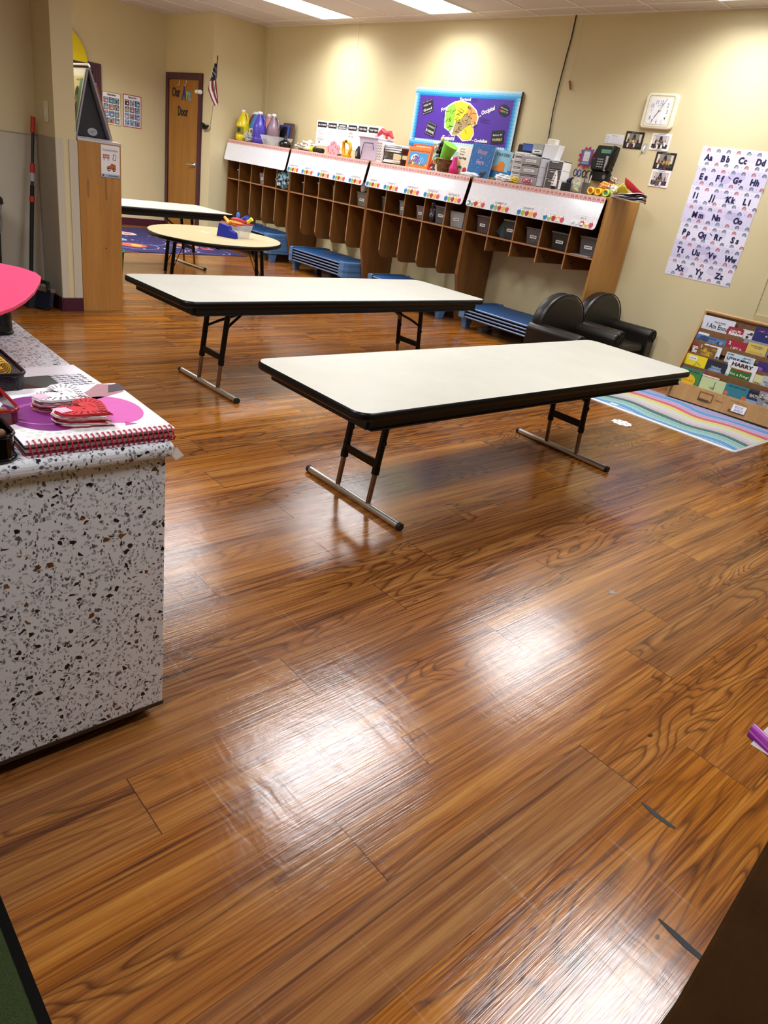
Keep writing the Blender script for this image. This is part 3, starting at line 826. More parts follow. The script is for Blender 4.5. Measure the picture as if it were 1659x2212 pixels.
# ------------------------------------------------------------------ stacked cots
def cot_parts():
    L, D = 1.15, 0.56
    t = thing('stacking_cot', 'cot', 'cot', (0, 0, 0), 0, 'blue cots stacked under the lockers')
    g = G()
    nx, ny = 16, 6; vs = []
    for i in range(nx + 1):
        for j in range(ny + 1):
            u = i / nx; v = j / ny
            sag = -0.018 * math.sin(PI * u) * math.sin(PI * v) + 0.002 * math.sin(9 * v + 14 * u)
            vs.append((-L / 2 + 0.05 + (L - 0.1) * u, -D / 2 + D * v, 0.130 + sag))
    g.add(vs, [(i * (ny + 1) + j, (i + 1) * (ny + 1) + j, (i + 1) * (ny + 1) + j + 1, i * (ny + 1) + j + 1) for i in range(nx) for j in range(ny)], COTB, True)
    g.build('fabric_bed', t)
    for s in (-1, 1):
        g = G(); g.tube([(-L / 2 + 0.07, s * (D / 2 - 0.004), 0.122), (L / 2 - 0.07, s * (D / 2 - 0.004), 0.122)], 0.009, C('7f8fb0', .3, .4), 8); g.build('side_rail', t)
        g = G()
        x = s * L / 2
        o = [(-D / 2, 0.0), (-D / 2 + 0.05, 0.035), (D / 2 - 0.05, 0.035), (D / 2, 0.0)]
        pl = [(x - s * 0.10, -D / 2 - 0.012), (x - s * 0.02, -D / 2 - 0.006), (x, -D / 2 + 0.05), (x + s * 0.012, 0), (x, D / 2 - 0.05), (x - s * 0.02, D / 2 + 0.006), (x - s * 0.10, D / 2 + 0.012)]
        pl2 = [(a - s * 0.035 * (1 if 0 < k < 6 else 0), b * (0.90 if 0 < k < 6 else 0.94)) for k, (a, b) in enumerate(pl)]
        n = len(pl); vs = [(a, b, 0.108) for a, b in pl] + [(a, b, 0.140) for a, b in pl] + [(a, b, 0.146) for a, b in pl2] + [(a, b, 0.125) for a, b in pl2]
        fs = []
        for r in range(3):
            for k in range(n - 1): fs.append((r * n + k, r * n + k + 1, (r + 1) * n + k + 1, (r + 1) * n + k))
        g.add(vs, fs if s > 0 else [f[::-1] for f in fs], COTE, False)
        eo = g.build('end_frame', t, bev=0.003)
        for q in (-1, 1):
            g = G()
            yy = q * (D / 2 - 0.10)
            a = [(x - s * .085, yy - 0.05), (x - s * .012, yy - 0.05), (x - s * .012, yy + 0.05), (x - s * .085, yy + 0.05)]
            b = [(x - s * .075, yy - 0.032), (x - s * .025, yy - 0.032), (x - s * .025, yy + 0.032), (x - s * .075, yy + 0.032)]
            g.add([(p[0], p[1], 0.10) for p in a] + [(p[0], p[1], 0.0) for p in b], [(0, 1, 5, 4), (1, 2, 6, 5), (2, 3, 7, 6), (3, 0, 4, 7), (4, 5, 6, 7)], COTE)
            g.build('leg', t, bev=0.004)
    return t
cot0 = cot_parts(); used = False
ORD = ['bottom', 'second from the bottom', 'third from the bottom', 'fourth from the bottom', 'fifth from the bottom', 'sixth from the bottom', 'seventh from the bottom']
for (cx, cy, n, dz, where) in ((-8.76, 5.66, 7, 0.0345, 'corner stack'), (-7.24, 5.72, 5, 0.033, 'stack behind the oval table'),
                          (-5.68, 5.72, 4, 0.033, 'stack hidden behind the middle folding table'), (-4.245, 5.72, 4, 0.031, 'stack beside the armchairs')):
    for k in range(n):
        lb = 'blue stacking cot, ' + ('topmost' if k == n - 1 else ORD[k]) + ' of the ' + where
        if not used: c = cot0; used = True; c.location = (cx, cy, 0); c['label'] = lb
        else: c = dup(cot0, (cx + R_.uniform(-.004, .004), cy + R_.uniform(-.004, .004), k * dz), 0, lb)
        if k > 0:
            for ch in list(c.children):
                if ch.name.startswith('leg'): bpy.data.objects.remove(ch)
            # legs nest into the frame below, only their tops show
g = None

# ------------------------------------------------------------------ armchairs
def armchair(label, cx, cy):
    t = thing('toddler_armchair', label, 'armchair', (cx, cy, 0), 0, 'dark brown vinyl armchairs')
    g = G(); g.box(-0.22, -0.20, 0.04, 0.22, 0.20, 0.20, LEATH); g.build('base', t, bev=0.012)
    g = G(); g.box(-0.16, -0.195, 0.20, 0.225, 0.195, 0.275, LEATH); g.build('seat', t, bev=0.028, seg=4)
    # arched back: outline in y-z, extruded along x
    o = []
    for i in range(25):
        a = PI * i / 24
        o.append((0.295 * math.cos(a), 0.395 + 0.235 * math.sin(a)))
    o = [(0.25, 0.18), (0.285, 0.30)] + o + [(-0.285, 0.30), (-0.25, 0.18)]
    g = G(); g.prism(o, -0.235, -0.125, LEATH, 'x', True); b = g.build('backrest', t, bev=0.034, seg=5, puff=True)
    sx = G(); sx.tube([(-0.130, p[0] * 0.985, 0.004 + (p[1] - 0.35) * 0.985 + 0.35) for p in o[2:-2]], 0.005, LEATH, 6); sx.build('piping', b)
    for s in (-1, 1):
        g = G()
        sec = [(s * 0.20, 0.03), (s * 0.315, 0.03), (s * 0.322, 0.30)] + [(s * 0.262 + s * 0.062 * math.cos(a), 0.345 + 0.058 * math.sin(a)) for a in [-0.3 + (PI + 0.5) * i / 12 for i in range(13)]] + [(s * 0.20, 0.30)]
        if s < 0: sec = sec[::-1]
        g.prism(sec, -0.24, 0.245, LEATH, 'x', True)
        a = g.build('armrest', t, bev=0.012, seg=3)
        g = G()
        for r in (0.052, 0.022): g.tube([(0.248, s * 0.262 + r * math.cos(q), 0.345 + r * math.sin(q)) for q in [2 * PI * i / 20 for i in range(20)]], 0.0035, LEATH, 6, closed=True)
        g.ell((0.244, s * 0.262, 0.345), (0.014, 0.016, 0.016), LEATH, 10, 6)
        for q in range(12):
            aa = 2 * PI * q / 12; g.tube([(0.252, s * 0.262 + 0.02 * math.cos(aa), 0.345 + 0.02 * math.sin(aa)), (0.243, s * 0.262 + 0.05 * math.cos(aa), 0.345 + 0.05 * math.sin(aa))], 0.0035, LEATH, 5)
        g.build('arm_rosette', a)
    for sx_ in (-0.18, 0.18):
        for sy in (-0.22, 0.22):
            g = G(); g.lathe([(0.018, 0), (0.024, 0.04)], (sx_, sy, 0), BLKM, 10); g.build('foot', t)
    return t
armchair('dark brown vinyl armchair farther from the wall, left of the pair', -3.19, 5.035)
armchair('dark brown vinyl armchair against the back wall, right of the pair', -3.265, 5.735)

# ------------------------------------------------------------------ things on top of the lockers
TZ = 1.3655
def jug(label, x, y, color, lab=None, s=1.0, rz=0.3):
    t = thing('paint_jug', label, 'paint jug', (x, y, TZ), rz, 'gallon paint jugs in the corner')
    m = C(color, 0.3)
    prof = [(0.062, 0), (0.072, 0.008), (0.074, 0.05), (0.071, 0.055), (0.074, 0.06), (0.074, 0.15), (0.068, 0.175), (0.045, 0.225), (0.024, 0.262), (0.020, 0.275)]
    g = G(); g.lathe([(r * 1.03, z * 1.08) for r, z in prof], (0, 0, 0), m, 20)
    t.scale = (1.17, 1.17, 1.17)
    g.build('jug_body', t)
    g = G(); g.tube([(0.03, -0.0, 0.285), (0.06, 0, 0.275), (0.075, 0, 0.225), (0.072, 0, 0.18)], 0.011, m, 8); g.build('handle', t)
    g = G(); g.lathe([(0.024, 0), (0.025, 0.004), (0.025, 0.022), (0.022, 0.025)], (0, 0, 0.296), WHT, 16); g.build('cap', t)
    if lab:
        g = G(); n = 8; r = 0.0785 * s; vs = []
        for i in range(n + 1):
            a = -2.2 + 1.5 * i / n
            vs += [(r * math.cos(a), r * math.sin(a), 0.07), (r * math.cos(a), r * math.sin(a), 0.145)]
        g.add(vs, [(2 * i, 2 * i + 2, 2 * i + 3, 2 * i + 1) for i in range(n)], C(lab, .6), True)
        for i in range(3): g.cbox((r * math.cos(-1.6 + .18 * i) * 1.01, r * math.sin(-1.6 + .18 * i) * 1.01, 0.11), (0.009, 0.004, 0.045), INK)
        g.build('paper_label', t)
jug('yellow gallon paint jug nearest the corner', -9.50, 5.70, 'e0cc1e', '7d7a2a')
jug('dark magenta gallon paint jug behind the yellow one', -9.60, 5.93, '8e1e50')
jug('light blue gallon paint jug with white label', -9.40, 5.84, '3f7cb8', 'e8e6ee')
jug('purple-blue gallon paint jug in front of the blue one', -9.13, 5.73, '4b3fae')
jug('peach-pink gallon paint jug behind the purple one', -9.30, 5.98, 'c88a88')
jug('grey-mauve gallon paint jug right of the purple one', -9.03, 5.88, '86707c')
t = thing('framed_tablet', 'blue-framed black tablet with a wooden board behind it', 'tablet', (-8.93, 5.98, TZ), 0)
g = G(); g.prism(rr(-0.13, 0.0, 0.12, 0.30, 0.02), -0.01, 0.01, C('5a4438', .5), 'y'); b = g.build('backing_board', t, (0.03, 0.03, 0), (-0.12, 0, 0), bev=0.003)
g = G(); g.prism(rr(-0.13, 0.06, 0.10, 0.27, 0.02), -0.012, 0.012, C('2c4a9c', .5), 'y'); g.build('tablet_case', t, (-0.015, 0, 0), (-0.12, 0, 0), bev=0.004)
g = G(); g.prism(rr(-0.10, 0.085, 0.07, 0.25, 0.006), -0.016, -0.010, C('10121a', .2), 'y'); g.build('screen', t, (-0.015, 0, 0), (-0.12, 0, 0))
FILM = clear('clear_film', 'd8dade', 0.45, 0.1)
t = thing('craft_tray', 'clear plastic tray of paper scraps beside the paint jugs', 'tray', (-8.70, 5.72, TZ))
g = G()
vs = [(-.17, -.08, 0), (.17, -.08, 0), (.17, .08, 0), (-.17, .08, 0), (-.22, -.11, .11), (.22, -.11, .11), (.22, .11, .11), (-.22, .11, .11)]
g.add(vs, [(0, 3, 2, 1), (0, 1, 5, 4), (1, 2, 6, 5), (2, 3, 7, 6), (3, 0, 4, 7)], FILM); g.build('tray_body', t)
g = G(); rnd = random.Random(2)
for i in range(16): g.cbox((rnd.uniform(-.15, .15), rnd.uniform(-.06, .06), 0.03 + 0.005 * i), (0.09, 0.05, 0.002), C(['c8c4bc', 'a8a4a0', 'e0dcd8', '6a6460'][i % 4], .6))
g.build('paper_scraps', t)
crumple('plastic_wrap', 'crumpled clear plastic wrap in front of the yellow and purple jugs', 'plastic wrap', (-9.28, 5.66, TZ + 0.06), (0.10, 0.04, 0.06), [clear('wrap', 'dcdee6', 0.5, .1), C('8c8a94', .3)], 11, n=1.6)
g = G(); g.lathe([(0.07, 0), (0.085, 0.03), (0.075, 0.06), (0.03, 0.085), (0.016, 0.10), (0.012, 0.15), (0.013, 0.155)], (0, 0, 0), C('0c0c10', .15), 20)
tag(g.build('black_vase', loc=(-8.44, 5.69, TZ)), 'round glossy black bottle with narrow neck beside the clear tray', 'bottle')
for (x, y, r, ms, lb, sd) in (
    (-8.20, 5.80, (.14, .08, .045), ['bab6b4', '7c7674', 'e4e2e2'], 'crumpled silver bag of craft bits, left of the black tube', 31),
    (-8.03, 5.76, (.10, .08, .06), ['c4b0a8', '8c847c', 'f0eeee'], 'crumpled pinkish plastic bag on the second locker', 32),
    (-7.60, 5.85, (.16, .06, .03), ['d8d8de', 'a8a4ac', '5c5a60'], 'flattened clear bag behind the black tube', 33)):
    crumple('craft_bag', lb, 'bag', (x, y, TZ + r[2] * .9), r, [C(m, .35) for m in ms], sd, n=1.5)
t = thing('marker_tube', 'black tube with a lime-green band lying on the second locker', 'tube', (-7.83, 5.68, TZ + 0.028))
g = G(); g.tube([(0.02, 0, 0), (0.21, -0.005, -0.002)], 0.026, BLKM, 14); g.build('barrel', t)
g = G(); g.tube([(-0.02, 0, 0), (0.03, 0, 0)], 0.032, C('c8dc28', .4), 14); g.build('lime_band', t)
g = G(); g.tube([(-0.2, 0.01, 0.0), (-0.03, 0, 0)], [0.016, 0.027], C('d4d8cc', .3), 12); g.build('clear_end', t)
t = thing('polka_dot_cutout', 'pink polka-dot bear-shaped cutout standing on the second locker', 'cutout', (-7.46, 5.70, TZ))
PK = C('e8a8b8', .6); 
g = G(); g.plane((0, 0, 0))
sh = [(-.10, 0), (.08, 0), (.11, .05), (.13, .09), (.10, .12), (.06, .105), (.05, .14), (.0, .15), (-.05, .135), (-.07, .10), (-.12, .085), (-.13, .05)]
g.prism(sh, 0, 0.006, PK, 'y'); g.build('card_shape', t)
g = G(); g.plane((0, -0.001, 0))
for (u, v) in ((-.08, .04), (-.03, .11), (.0, .05), (.05, .09), (.03, .02), (.09, .07), (-.04, .02), (-.09, .07), (.01, .125)): g.arc(u, v, .006, .012, C('c85a78', .6), 1, a1=2 * PI, n=10)
g.build('dots', t)
t = thing('yellow_tape_dispenser', 'yellow open-handled plastic tool standing next to the lavender container', 'tool', (-7.17, 5.69, TZ))
g = G(); Y_ = C('e0a418', .4)
pth = [(-.06, 0, .015), (-.075, 0, .08), (-.085, 0, .15), (-.03, 0, .165), (.035, 0, .14), (.055, 0, .09), (.03, 0, .03), (-.02, 0, .012)]
g.tube(pth, 0.019, Y_, 10, closed=True); g.build('handle_frame', t)
g = G(); g.box(-.07, -.03, 0, .05, .03, .03, Y_); g.build('foot', t, bev=.006)
g = G(); g.cbox((-.02, -.0, .162), (.03, .045, .02), INK); g.build('clip', t, bev=.004)
g = G(); g.lathe([(.035, 0), (.037, .01), (.037, .09), (.02, .115), (.018, .13)], (0, 0, 0), C('1c1a1e', .4), 16); g.cbox((0, -.037, .05), (.04, .003, .05), C('8a8a90', .5))
tag(g.build('glue_bottle', loc=(-7.0, 5.72, TZ)), 'small dark bottle with grey label left of the lavender container', 'bottle')
t = thing('lavender_container', 'pale lavender plastic basket with black outline handle', 'container', (-6.77, 5.76, TZ))
LAV = C('d4c6e4', .4)
g = G(); vs = [(-.13, -.09, 0), (.13, -.09, 0), (.13, .09, 0), (-.13, .09, 0), (-.165, -.11, .225), (.165, -.11, .225), (.165, .11, .225), (-.165, .11, .225)]
g.add(vs, [(0, 3, 2, 1), (0, 1, 5, 4), (1, 2, 6, 5), (2, 3, 7, 6), (3, 0, 4, 7)], LAV); g.box(-.175, -.12, .222, .175, .12, .238, LAV); g.build('basket_body', t, bev=.006)
g = G(); g.tube([(-.115, -.10, .02), (-.085, -.115, .10), (-.05, -.125, .17), (.10, -.125, .175), (.11, -.115, .11)], .004, INK, 6); g.build('wire_handle', t)
t = thing('toy_ribbon', 'crumpled red and pink toy piece on top of the lavender container', 'toy', (-6.64, 5.78, TZ + 0.245))
g = G(); rc = C('b82c3c', .5)
g.tube([(-.12, 0, .03), (-.06, 0, .07), (0, 0, .045), (.07, 0, .05), (.12, 0, .01)], [.018, .03, .025, .03, .014], rc, 9)
g.tube([(.0, 0, .045), (.04, -.02, .0)], .014, rc, 8); g.build('red_body', t)
g = G(); g.tube([(-.13, -.01, .02), (-.16, -.01, -.005)], [.02, .016], C('e8a8a0', .5), 8); g.build('pink_tip', t)
t = thing('chevron_box', 'white magazine box with zigzag stripes beside the lavender container', 'box', (-6.56, 5.72, TZ))
g = G(); g.box(-.04, -.08, 0, .045, .1, .21, C('e6e0e0', .6)); g.build('box_body', t, bev=.002)
g = G(); g.plane((0, -.081, 0))
for k in range(7):
    v = .02 + .026 * k; g.stroke([(-.038, v), (-.017, v + .014), (.004, v), (.024, v + .014), (.043, v)], .005, C('7c4a50', .6), 1)
g.build('zigzag_stripes', t)
t = thing('letter_tray', 'dark brown two-tier letter tray full of stacked papers', 'letter tray', (-6.37, 5.80, TZ))
DB = C('3a2420', .4)
for z in (0.0, 0.105):
    g = G(); g.box(-.15, -.13, z + .005, .15, .13, z + .012, DB); g.box(.144, -.13, z + .01, .15, .13, z + .06, DB); g.box(-.15, -.13, z + .01, -.144, .13, z + .05, DB); g.box(-.15, .124, z, .15, .13, z + .06, DB); g.build('tier', t)
g = G(); g.tube([(.147, -.12, 0), (.147, -.12, .165)], .006, DB, 6); g.tube([(-.147, -.12, 0), (-.147, -.12, .165)], .006, DB, 6)
g.tube([(-.03 + .03 * math.cos(a), -.132, .075 + .02 * math.sin(a)) for a in [i * .6 for i in range(9)]], .003, DB, 5); g.build('wire_scroll', t)
for k, (z, c_) in enumerate(((.013, 'e4e2e6'), (.028, 'd8d4d4'), (.118, 'e8e6ea'), (.140, 'dcdce4'), (.160, 'c8ccd8'), (.178, 'ecebee'))):
    g = G(); g.box(-.135, -.12, 0, .13, .11, .015, C(c_, .7)); tag(g.build('paper_stack', loc=(-6.37 + R_.uniform(-.012, .012), 5.79, TZ + z), rot=(0, 0, R_.uniform(-.12, .12))),
        'sheaf of papers in the letter tray, ' + ['on the floor of the lower tier', 'upper one in the lower tier', 'lowest in the upper tier', 'second in the upper tier', 'blue-grey, second from the top', 'topmost and loose'][k], 'papers', 'sheaves in the letter tray')

def book(name, label, x, y, w_, h_, th, cover, draw=None, lean=-0.12, rz=0.0, z=TZ, group='picture books standing on the lockers', roll=0.0):
    t = thing(name, label, 'book', (x, y, z), rz, group)
    g = G(); g.box(-w_ / 2, 0, 0, w_ / 2, 0.003, h_, cover); g.box(-w_ / 2, th - 0.003, 0, w_ / 2, th, h_, cover); g.box(-w_ / 2 - .002, 0, 0, -w_ / 2 + .002, th, h_, cover)
    c_ = g.build('cover', t, rot=(lean, roll, 0), bev=.001)
    g = G(); g.box(-w_ / 2 + .003, .003, .004, w_ / 2 - .003, th - .003, h_ - .004, PAPER); g.build('pages', t, rot=(lean, roll, 0))
    if draw:
        g = G(); g.plane((-w_ / 2, -0.0006, 0), eps=.0005); draw(g, w_, h_); g.build('cover_art', c_)
    return t
BL, OR_, RE, GR, YE, WH = C('2a78b8', .4), C('e07c28', .4), C('b8202c', .4), C('4c9a3c', .4), C('e8c428', .4), C('f0eff2', .5)
def d_butter(g, W, H):
    g.rect(0.03, .03, W - .03, H - .05, C('3a8cc4', .4), 1)
    g.disc(.12, .085, .06, C('f0eef4', .4), 2, 14, ry=.045)
    g.disc(.13, .085, .052, C('5c2a6c', .4), 3, 14, ry=.036); g.disc(.10, .10, .02, C('f0eef4', .4), 4, 10); g.disc(.10, .10, .013, C('b42a3c', .4), 5, 10)
    g.disc(.07, .055, .03, C('8a2a5c', .4), 4, 10, ry=.018); g.disc(.17, .075, .03, C('4a3aa0', .4), 4, 10)
    for k in range(7): g.stroke([(.06 + .03 * k, .05), (.10 + .026 * k, .09 + .01 * (k % 3))], .003, C('f0eef4', .4), 6)
    for k in range(9): g.disc(.04 + .033 * k, .035 + .012 * (k % 2), .012, [C('2c8c4c', .4), C('d85a28', .4), C('c8b428', .4)][k % 3], 4, 8)
    g.text('Seeing the Beautiful World', W / 2, H - .042, .024, INK, 2, 'c', width=W * .9)
book('picture_book', 'orange-framed picture book with a purple and white butterfly cover', -5.985, 5.68, .335, .20, .012, C('dc7430', .4), d_butter, -.15)
book('picture_book', 'plain orange-red book standing behind the butterfly book', -6.06, 5.80, .30, .235, .014, C('cc5626', .4), lambda g, W, H: g.rect(.04, H - .03, W - .03, H - .018, C('f0b890', .4), 1), -.08)
def d_blank(g, W, H):
    g.rect(.02, .03, W - .02, H - .06, C('9cc4b0', .4), 1); g.text('green', W / 2, H * .45, .05, C('2c6a4c', .5), 2, 'c', width=W * .6)
book('picture_book', 'white and green book behind the green bucket toy', -5.60, 5.88, .20, .27, .012, WH, d_blank, -.06)
for k, (ch, c_, dx, dz) in enumerate((('A', 'c83c2c', -.055, .035), ('B', 'f0b020', -.005, .055), ('C', 'c82a30', -.05, 0), ('2', '4a4c7c', .0, 0))):
    g = G(); g.plane((0, 0, 0)); vs, fs, x0, x1, y0, y1 = text_geo(ch, .04)
    s_ = .085
    lo = [((x - x0) * s_, 0, (y - y0) * s_) for x, y in vs]; hi = [((x - x0) * s_, .016, (y - y0) * s_) for x, y in vs]
    g.add(lo, fs, C(c_, .4)); g.add(hi, fs, C(c_, .4))
    from collections import Counter
    ec = Counter(tuple(sorted(e)) for f in fs for e in zip(f, f[1:] + f[:1]))
    n_ = len(lo); g.add(lo + hi, [(a, b, b + n_, a + n_) for (a, b), q in ec.items() if q == 1], C(c_, .4))
    tag(g.build('foam_letter', loc=(-5.735 + dx, 5.66 + .02 * (k < 2), TZ + dz), rot=(0, R_.uniform(-.2, .2), 0)), ['red letter A block beside the butterfly book', 'yellow letter B block beside the wicker basket', 'red curved letter block under the A', 'grey-blue digit block under the yellow B'][k], 'letter block', 'foam letter blocks')
t = thing('wicker_basket', 'small brown wicker basket with the green bucket toy in it', 'basket', (-5.60, 5.70, TZ))
def m_wicker():
    t_ = NT('wicker')
    bt = t_.n('ShaderNodeTexBrick', ins={'Vector': t_.obj(rot=(PI / 2, 0, 0)), 'Color1': rgb('9a7448'), 'Color2': rgb('6e4c28'), 'Mortar': rgb('2c1a0c'), 'Scale': 22.0, 'Mortar Size': .03})
    t_.col(bt.outputs[0]); t_.rough(.7); t_.link(t_.bump(bt.outputs[1], -.6, .006), t_.b.inputs['Normal']); return t_.mat
WICK = m_wicker()
g = G(); g.lathe([(.062, 0), (.07, .03), (.078, .08), (.082, .115)], (0, 0, 0), WICK, 20); g.build('basket_body', t)
g = G(); g.tube([(.083 * math.cos(a), .083 * math.sin(a), .116) for a in [2 * PI * i / 20 for i in range(20)]], .007, C('8a6438', .6), 6, closed=True); g.build('rim', t)
t = thing('bucket_toy', 'lime green toy bucket with black and white fuzzy straps, tipped in the basket', 'toy', (-5.60, 5.69, TZ + .125))
g = G(); g.X = Matrix.Rotation(.45, 4, 'Y'); g.lathe([(.045, -.01), (.055, .02), (.075, .13), (.078, .14)], (0, 0, 0), C('78cc3c', .4), 18); g.build('bucket', t)
for k, (dx, dz, m) in enumerate(((-.09, .06, INK), (-.11, .02, C('8ab8a8', .6)), (-.05, .12, INK), (-.13, .09, C('e8e4d8', .6)))):
    rnd = random.Random(k); g = G()
    for q in range(12): g.ell((dx + rnd.uniform(-.03, .03), rnd.uniform(-.03, .02), dz + rnd.uniform(-.04, .04)), (.014, .014, .018), m, 7, 5)
    g.build('fuzzy_trim', t)
g = G(); g.ell((-.06, -.01, .165), (.022, .016, .028), C('e8c878', .5)); g.build('tan_knob', t)
g = G(); g.lathe([(.034, 0), (.046, .01), (.046, .05), (.028, .09), (.024, .13), (.02, .15), (.012, .155)], (0, 0, 0), C('d82a84', .4), 16)
tag(g.build('pink_bottle', loc=(-5.43, 5.67, TZ)), 'hot pink plastic squeeze bottle right of the wicker basket', 'bottle')
def d_cater(g, W, H):
    g.text('and the', .02, H - .035, .018, INK, 1, width=.06); g.text('The Very', .02, H - .06, .022, INK, 1, width=.07)
    g.text('Hungry', .02, H - .082, .022, INK, 1, width=.065); g.text('Spring', .02, H - .118, .03, INK, 1, bold=.02, width=.10)
    g.disc(.035, .11, .018, C('d8c428', .5), 1); g.arc(.06, .05, .012, .034, C('3c7a34', .5), 1, a0=.3, a1=2.6); g.disc(.13, .045, .028, C('b42030', .5), 1)
book('picture_book', 'cream picture book with a small yellow flower and red circle', -5.365, 5.71, .185, .262, .012, C('e6dcc8', .5), d_cater, -.1)
def d_winter(g, W, H):
    rnd = random.Random(5)
    for k in range(70): g.disc(rnd.uniform(.02, W - .02), rnd.uniform(.03, H - .02), rnd.uniform(.0012, .003), C('c4d8ec', .5), 1, 5)
    for k in range(8):
        a = rnd.uniform(.2, W - .05); b = rnd.uniform(.03, H - .04); g.stroke([(a * .8, b), (a * .8 + .02, b + .012)], .0015, C('8ab4dc', .5), 1)
    g.text('Winter', W / 2, H * .70, .062, C('d89ac0', .5), 2, 'c', width=W * .44); g.text('is', W / 2, H * .57, .035, C('d89ac0', .5), 2, 'c'); g.text('Here', W / 2, H * .40, .06, C('e0a8c8', .5), 2, 'c', width=W * .34)
    g.disc(.20, .03, .035, C('1c1a26', .5), 2, 10, ry=.022); g.disc(.235, .05, .012, C('1c1a26', .5), 2, 8); g.disc(.06, .03, .03, C('244a78', .5), 2, 9, ry=.018)
book('picture_book', 'large blue snowy picture book titled Winter is Here', -5.10, 5.66, .285, .292, .016, C('2264a4', .35), d_winter, -.12)
def d_dex(g, W, H):
    g.rect(0, 0, W, H * .32, C('1f6fa8', .4), 1); g.disc(W * .45, H * .32, .075, C('d8741c', .4), 2, 14, ry=.05, a0=0, a1=PI); g.disc(W * .55, H * .48, .045, C('e08424', .4), 3, 12)
    g.disc(W * .62, H * .16, .018, C('e8943c', .4), 3, 12); g.rect(0, 0, W * .35, H * .07, C('c8c43c', .4), 2)
    g.text('DEXTER!', W * .52, H - .05, .038, C('2c3c6c', .4), 2, 'c', width=W * .8, bold=.01)
book('picture_book', 'light blue picture book titled DEXTER with an orange shape', -4.885, 5.70, .205, .262, .016, C('8cc4dc', .4), d_dex, -.12, roll=.05)
g = G(); g.box(-.10, 0, 0, .10, .012, .25, C('6c4c2c', .5)); tag(g.build('wooden_board', loc=(-4.86, 5.86, TZ), rot=(-.08, .05, 0), bev=.002), 'brown wooden board leaning behind the DEXTER book', 'board')
crumple('paper_towel', 'crumpled white paper towel lying below the blue winter book', 'paper', (-5.16, 5.625, TZ + .014), (.12, .02, .022), [C('dfe6f0', .7)], 61)
crumple('paper_towel', 'crumpled white paper between the DEXTER book and the drawers', 'paper', (-4.76, 5.66, TZ + .028), (.10, .03, .036), [C('e6e8ee', .7), C('b8c4d8', .7)], 62)
crumple('yellow_cloth', 'small yellow crumpled cloth in front of the small drawer tower', 'cloth', (-4.60, 5.63, TZ + .025), (.05, .03, .03), [C('e0c440', .7), C('b8942c', .7)], 63)
t = thing('eraser_box', 'tall black bag with white lettering beside the drawer towers', 'bag', (-4.74, 5.90, TZ))
g = G(); g.prism(rr(-.10, 0, .17, .345, .025), -.03, .05, C('14161e', .4), 'y'); g.build('bag_body', t, bev=.008)
g = G(); g.plane((-.055, -.0315, .06)); g.text('dry board', 0, 0.03, .045, WH, 1, rot=PI / 2, width=.12); g.rect(.012, .01, .0135, .19, WH, 1); g.rect(.045, .01, .0465, .19, WH, 1); g.build('lettering', t)
g = G(); g.lathe([(.034, 0), (.036, .01), (.036, .10), (.026, .15), (.014, .175), (.014, .19)], (0, 0, 0), clear('bottle_plastic', 'c8d4e0', .5), 16); g.lathe([(.0365, .04), (.0365, .095)], (0, 0, 0), C('2c7cc0', .4), 16)
g.lathe([(.015, .19), (.015, .205)], (0, 0, 0), WH, 12); tag(g.build('water_bottle', loc=(-4.735, 5.72, TZ)), 'clear water bottle with a blue label beside the small drawer tower', 'bottle')
def drawers(label, x, y, w_, d_, h_, n, frame, front, tags, group='plastic drawer units', open_side=False):
    t = thing('drawer_unit', label, 'drawer unit', (x, y, TZ), 0, group)
    g = G(); g.box(-w_ / 2, -d_ / 2, 0, w_ / 2, d_ / 2, .008, frame); g.box(-w_ / 2, -d_ / 2, h_ - .010, w_ / 2, d_ / 2, h_, frame)
    g.box(-w_ / 2, -d_ / 2, 0, -w_ / 2 + .010, d_ / 2, h_, frame); g.box(w_ / 2 - .010, -d_ / 2, 0, w_ / 2, d_ / 2, h_, frame); g.box(-w_ / 2, d_ / 2 - .006, 0, w_ / 2, d_ / 2, h_, frame)
    for k in range(1, n): g.box(-w_ / 2, -d_ / 2, h_ * k / n - .003, w_ / 2, d_ / 2, h_ * k / n + .003, frame)
    g.build('drawer_frame', t, bev=.002)
    for k in range(n):
        z0, z1 = h_ * k / n + .008, h_ * (k + 1) / n - .008
        g = G(); g.box(-w_ / 2 + .014, -d_ / 2 - .006, z0, w_ / 2 - .014, d_ / 2 - .02, z1, front); dr = g.build('drawer', t, bev=.002)
        if tags:
            g = G(); zc = (z0 + z1) / 2; g.box(-w_ * .27, -d_ / 2 - .0085, zc - .011, w_ * .27, -d_ / 2 - .0065, zc + .011, PAPER)
            g.plane((-w_ * .24, -d_ / 2 - .009, zc - .004)); g.text(['GLUE STICKS', 'MARKERS', 'CRAYONS', 'PENS', 'CLIPS', 'TAPE'][k % 6], 0, 0, .012, INK, 1, width=w_ * .4); g.build('drawer_label', dr)
        else:
            g = G(); g.box(-w_ * .2, -d_ / 2 - .014, z1 - .012, w_ * .2, -d_ / 2 - .006, z1 - .006, WH); g.build('drawer_pull', dr)
    return t
LG = C('c4c4cc', .35)
drawers('small white drawer tower with six labelled drawers, left of the pair', -4.60, 5.77, .19, .20, .262, 6, WHT, C('ccccd2', .35), True)
drawers('large grey three-drawer unit with white label strips', -4.455, 5.70, .225, .14, .238, 3, C('c4c4ca', .3), C('a0a0a8', .2), True)
drawers('white-framed drawer unit with smoky drawers, rightmost of the three', -4.235, 5.76, .165, .12, .232, 3, WHT, C('5c5e66', .2), False)
t = thing('pink_scrunchie', 'pink curly ribbon lying against the bottom grey drawer', 'ribbon', (-4.42, 5.575, TZ + .035))
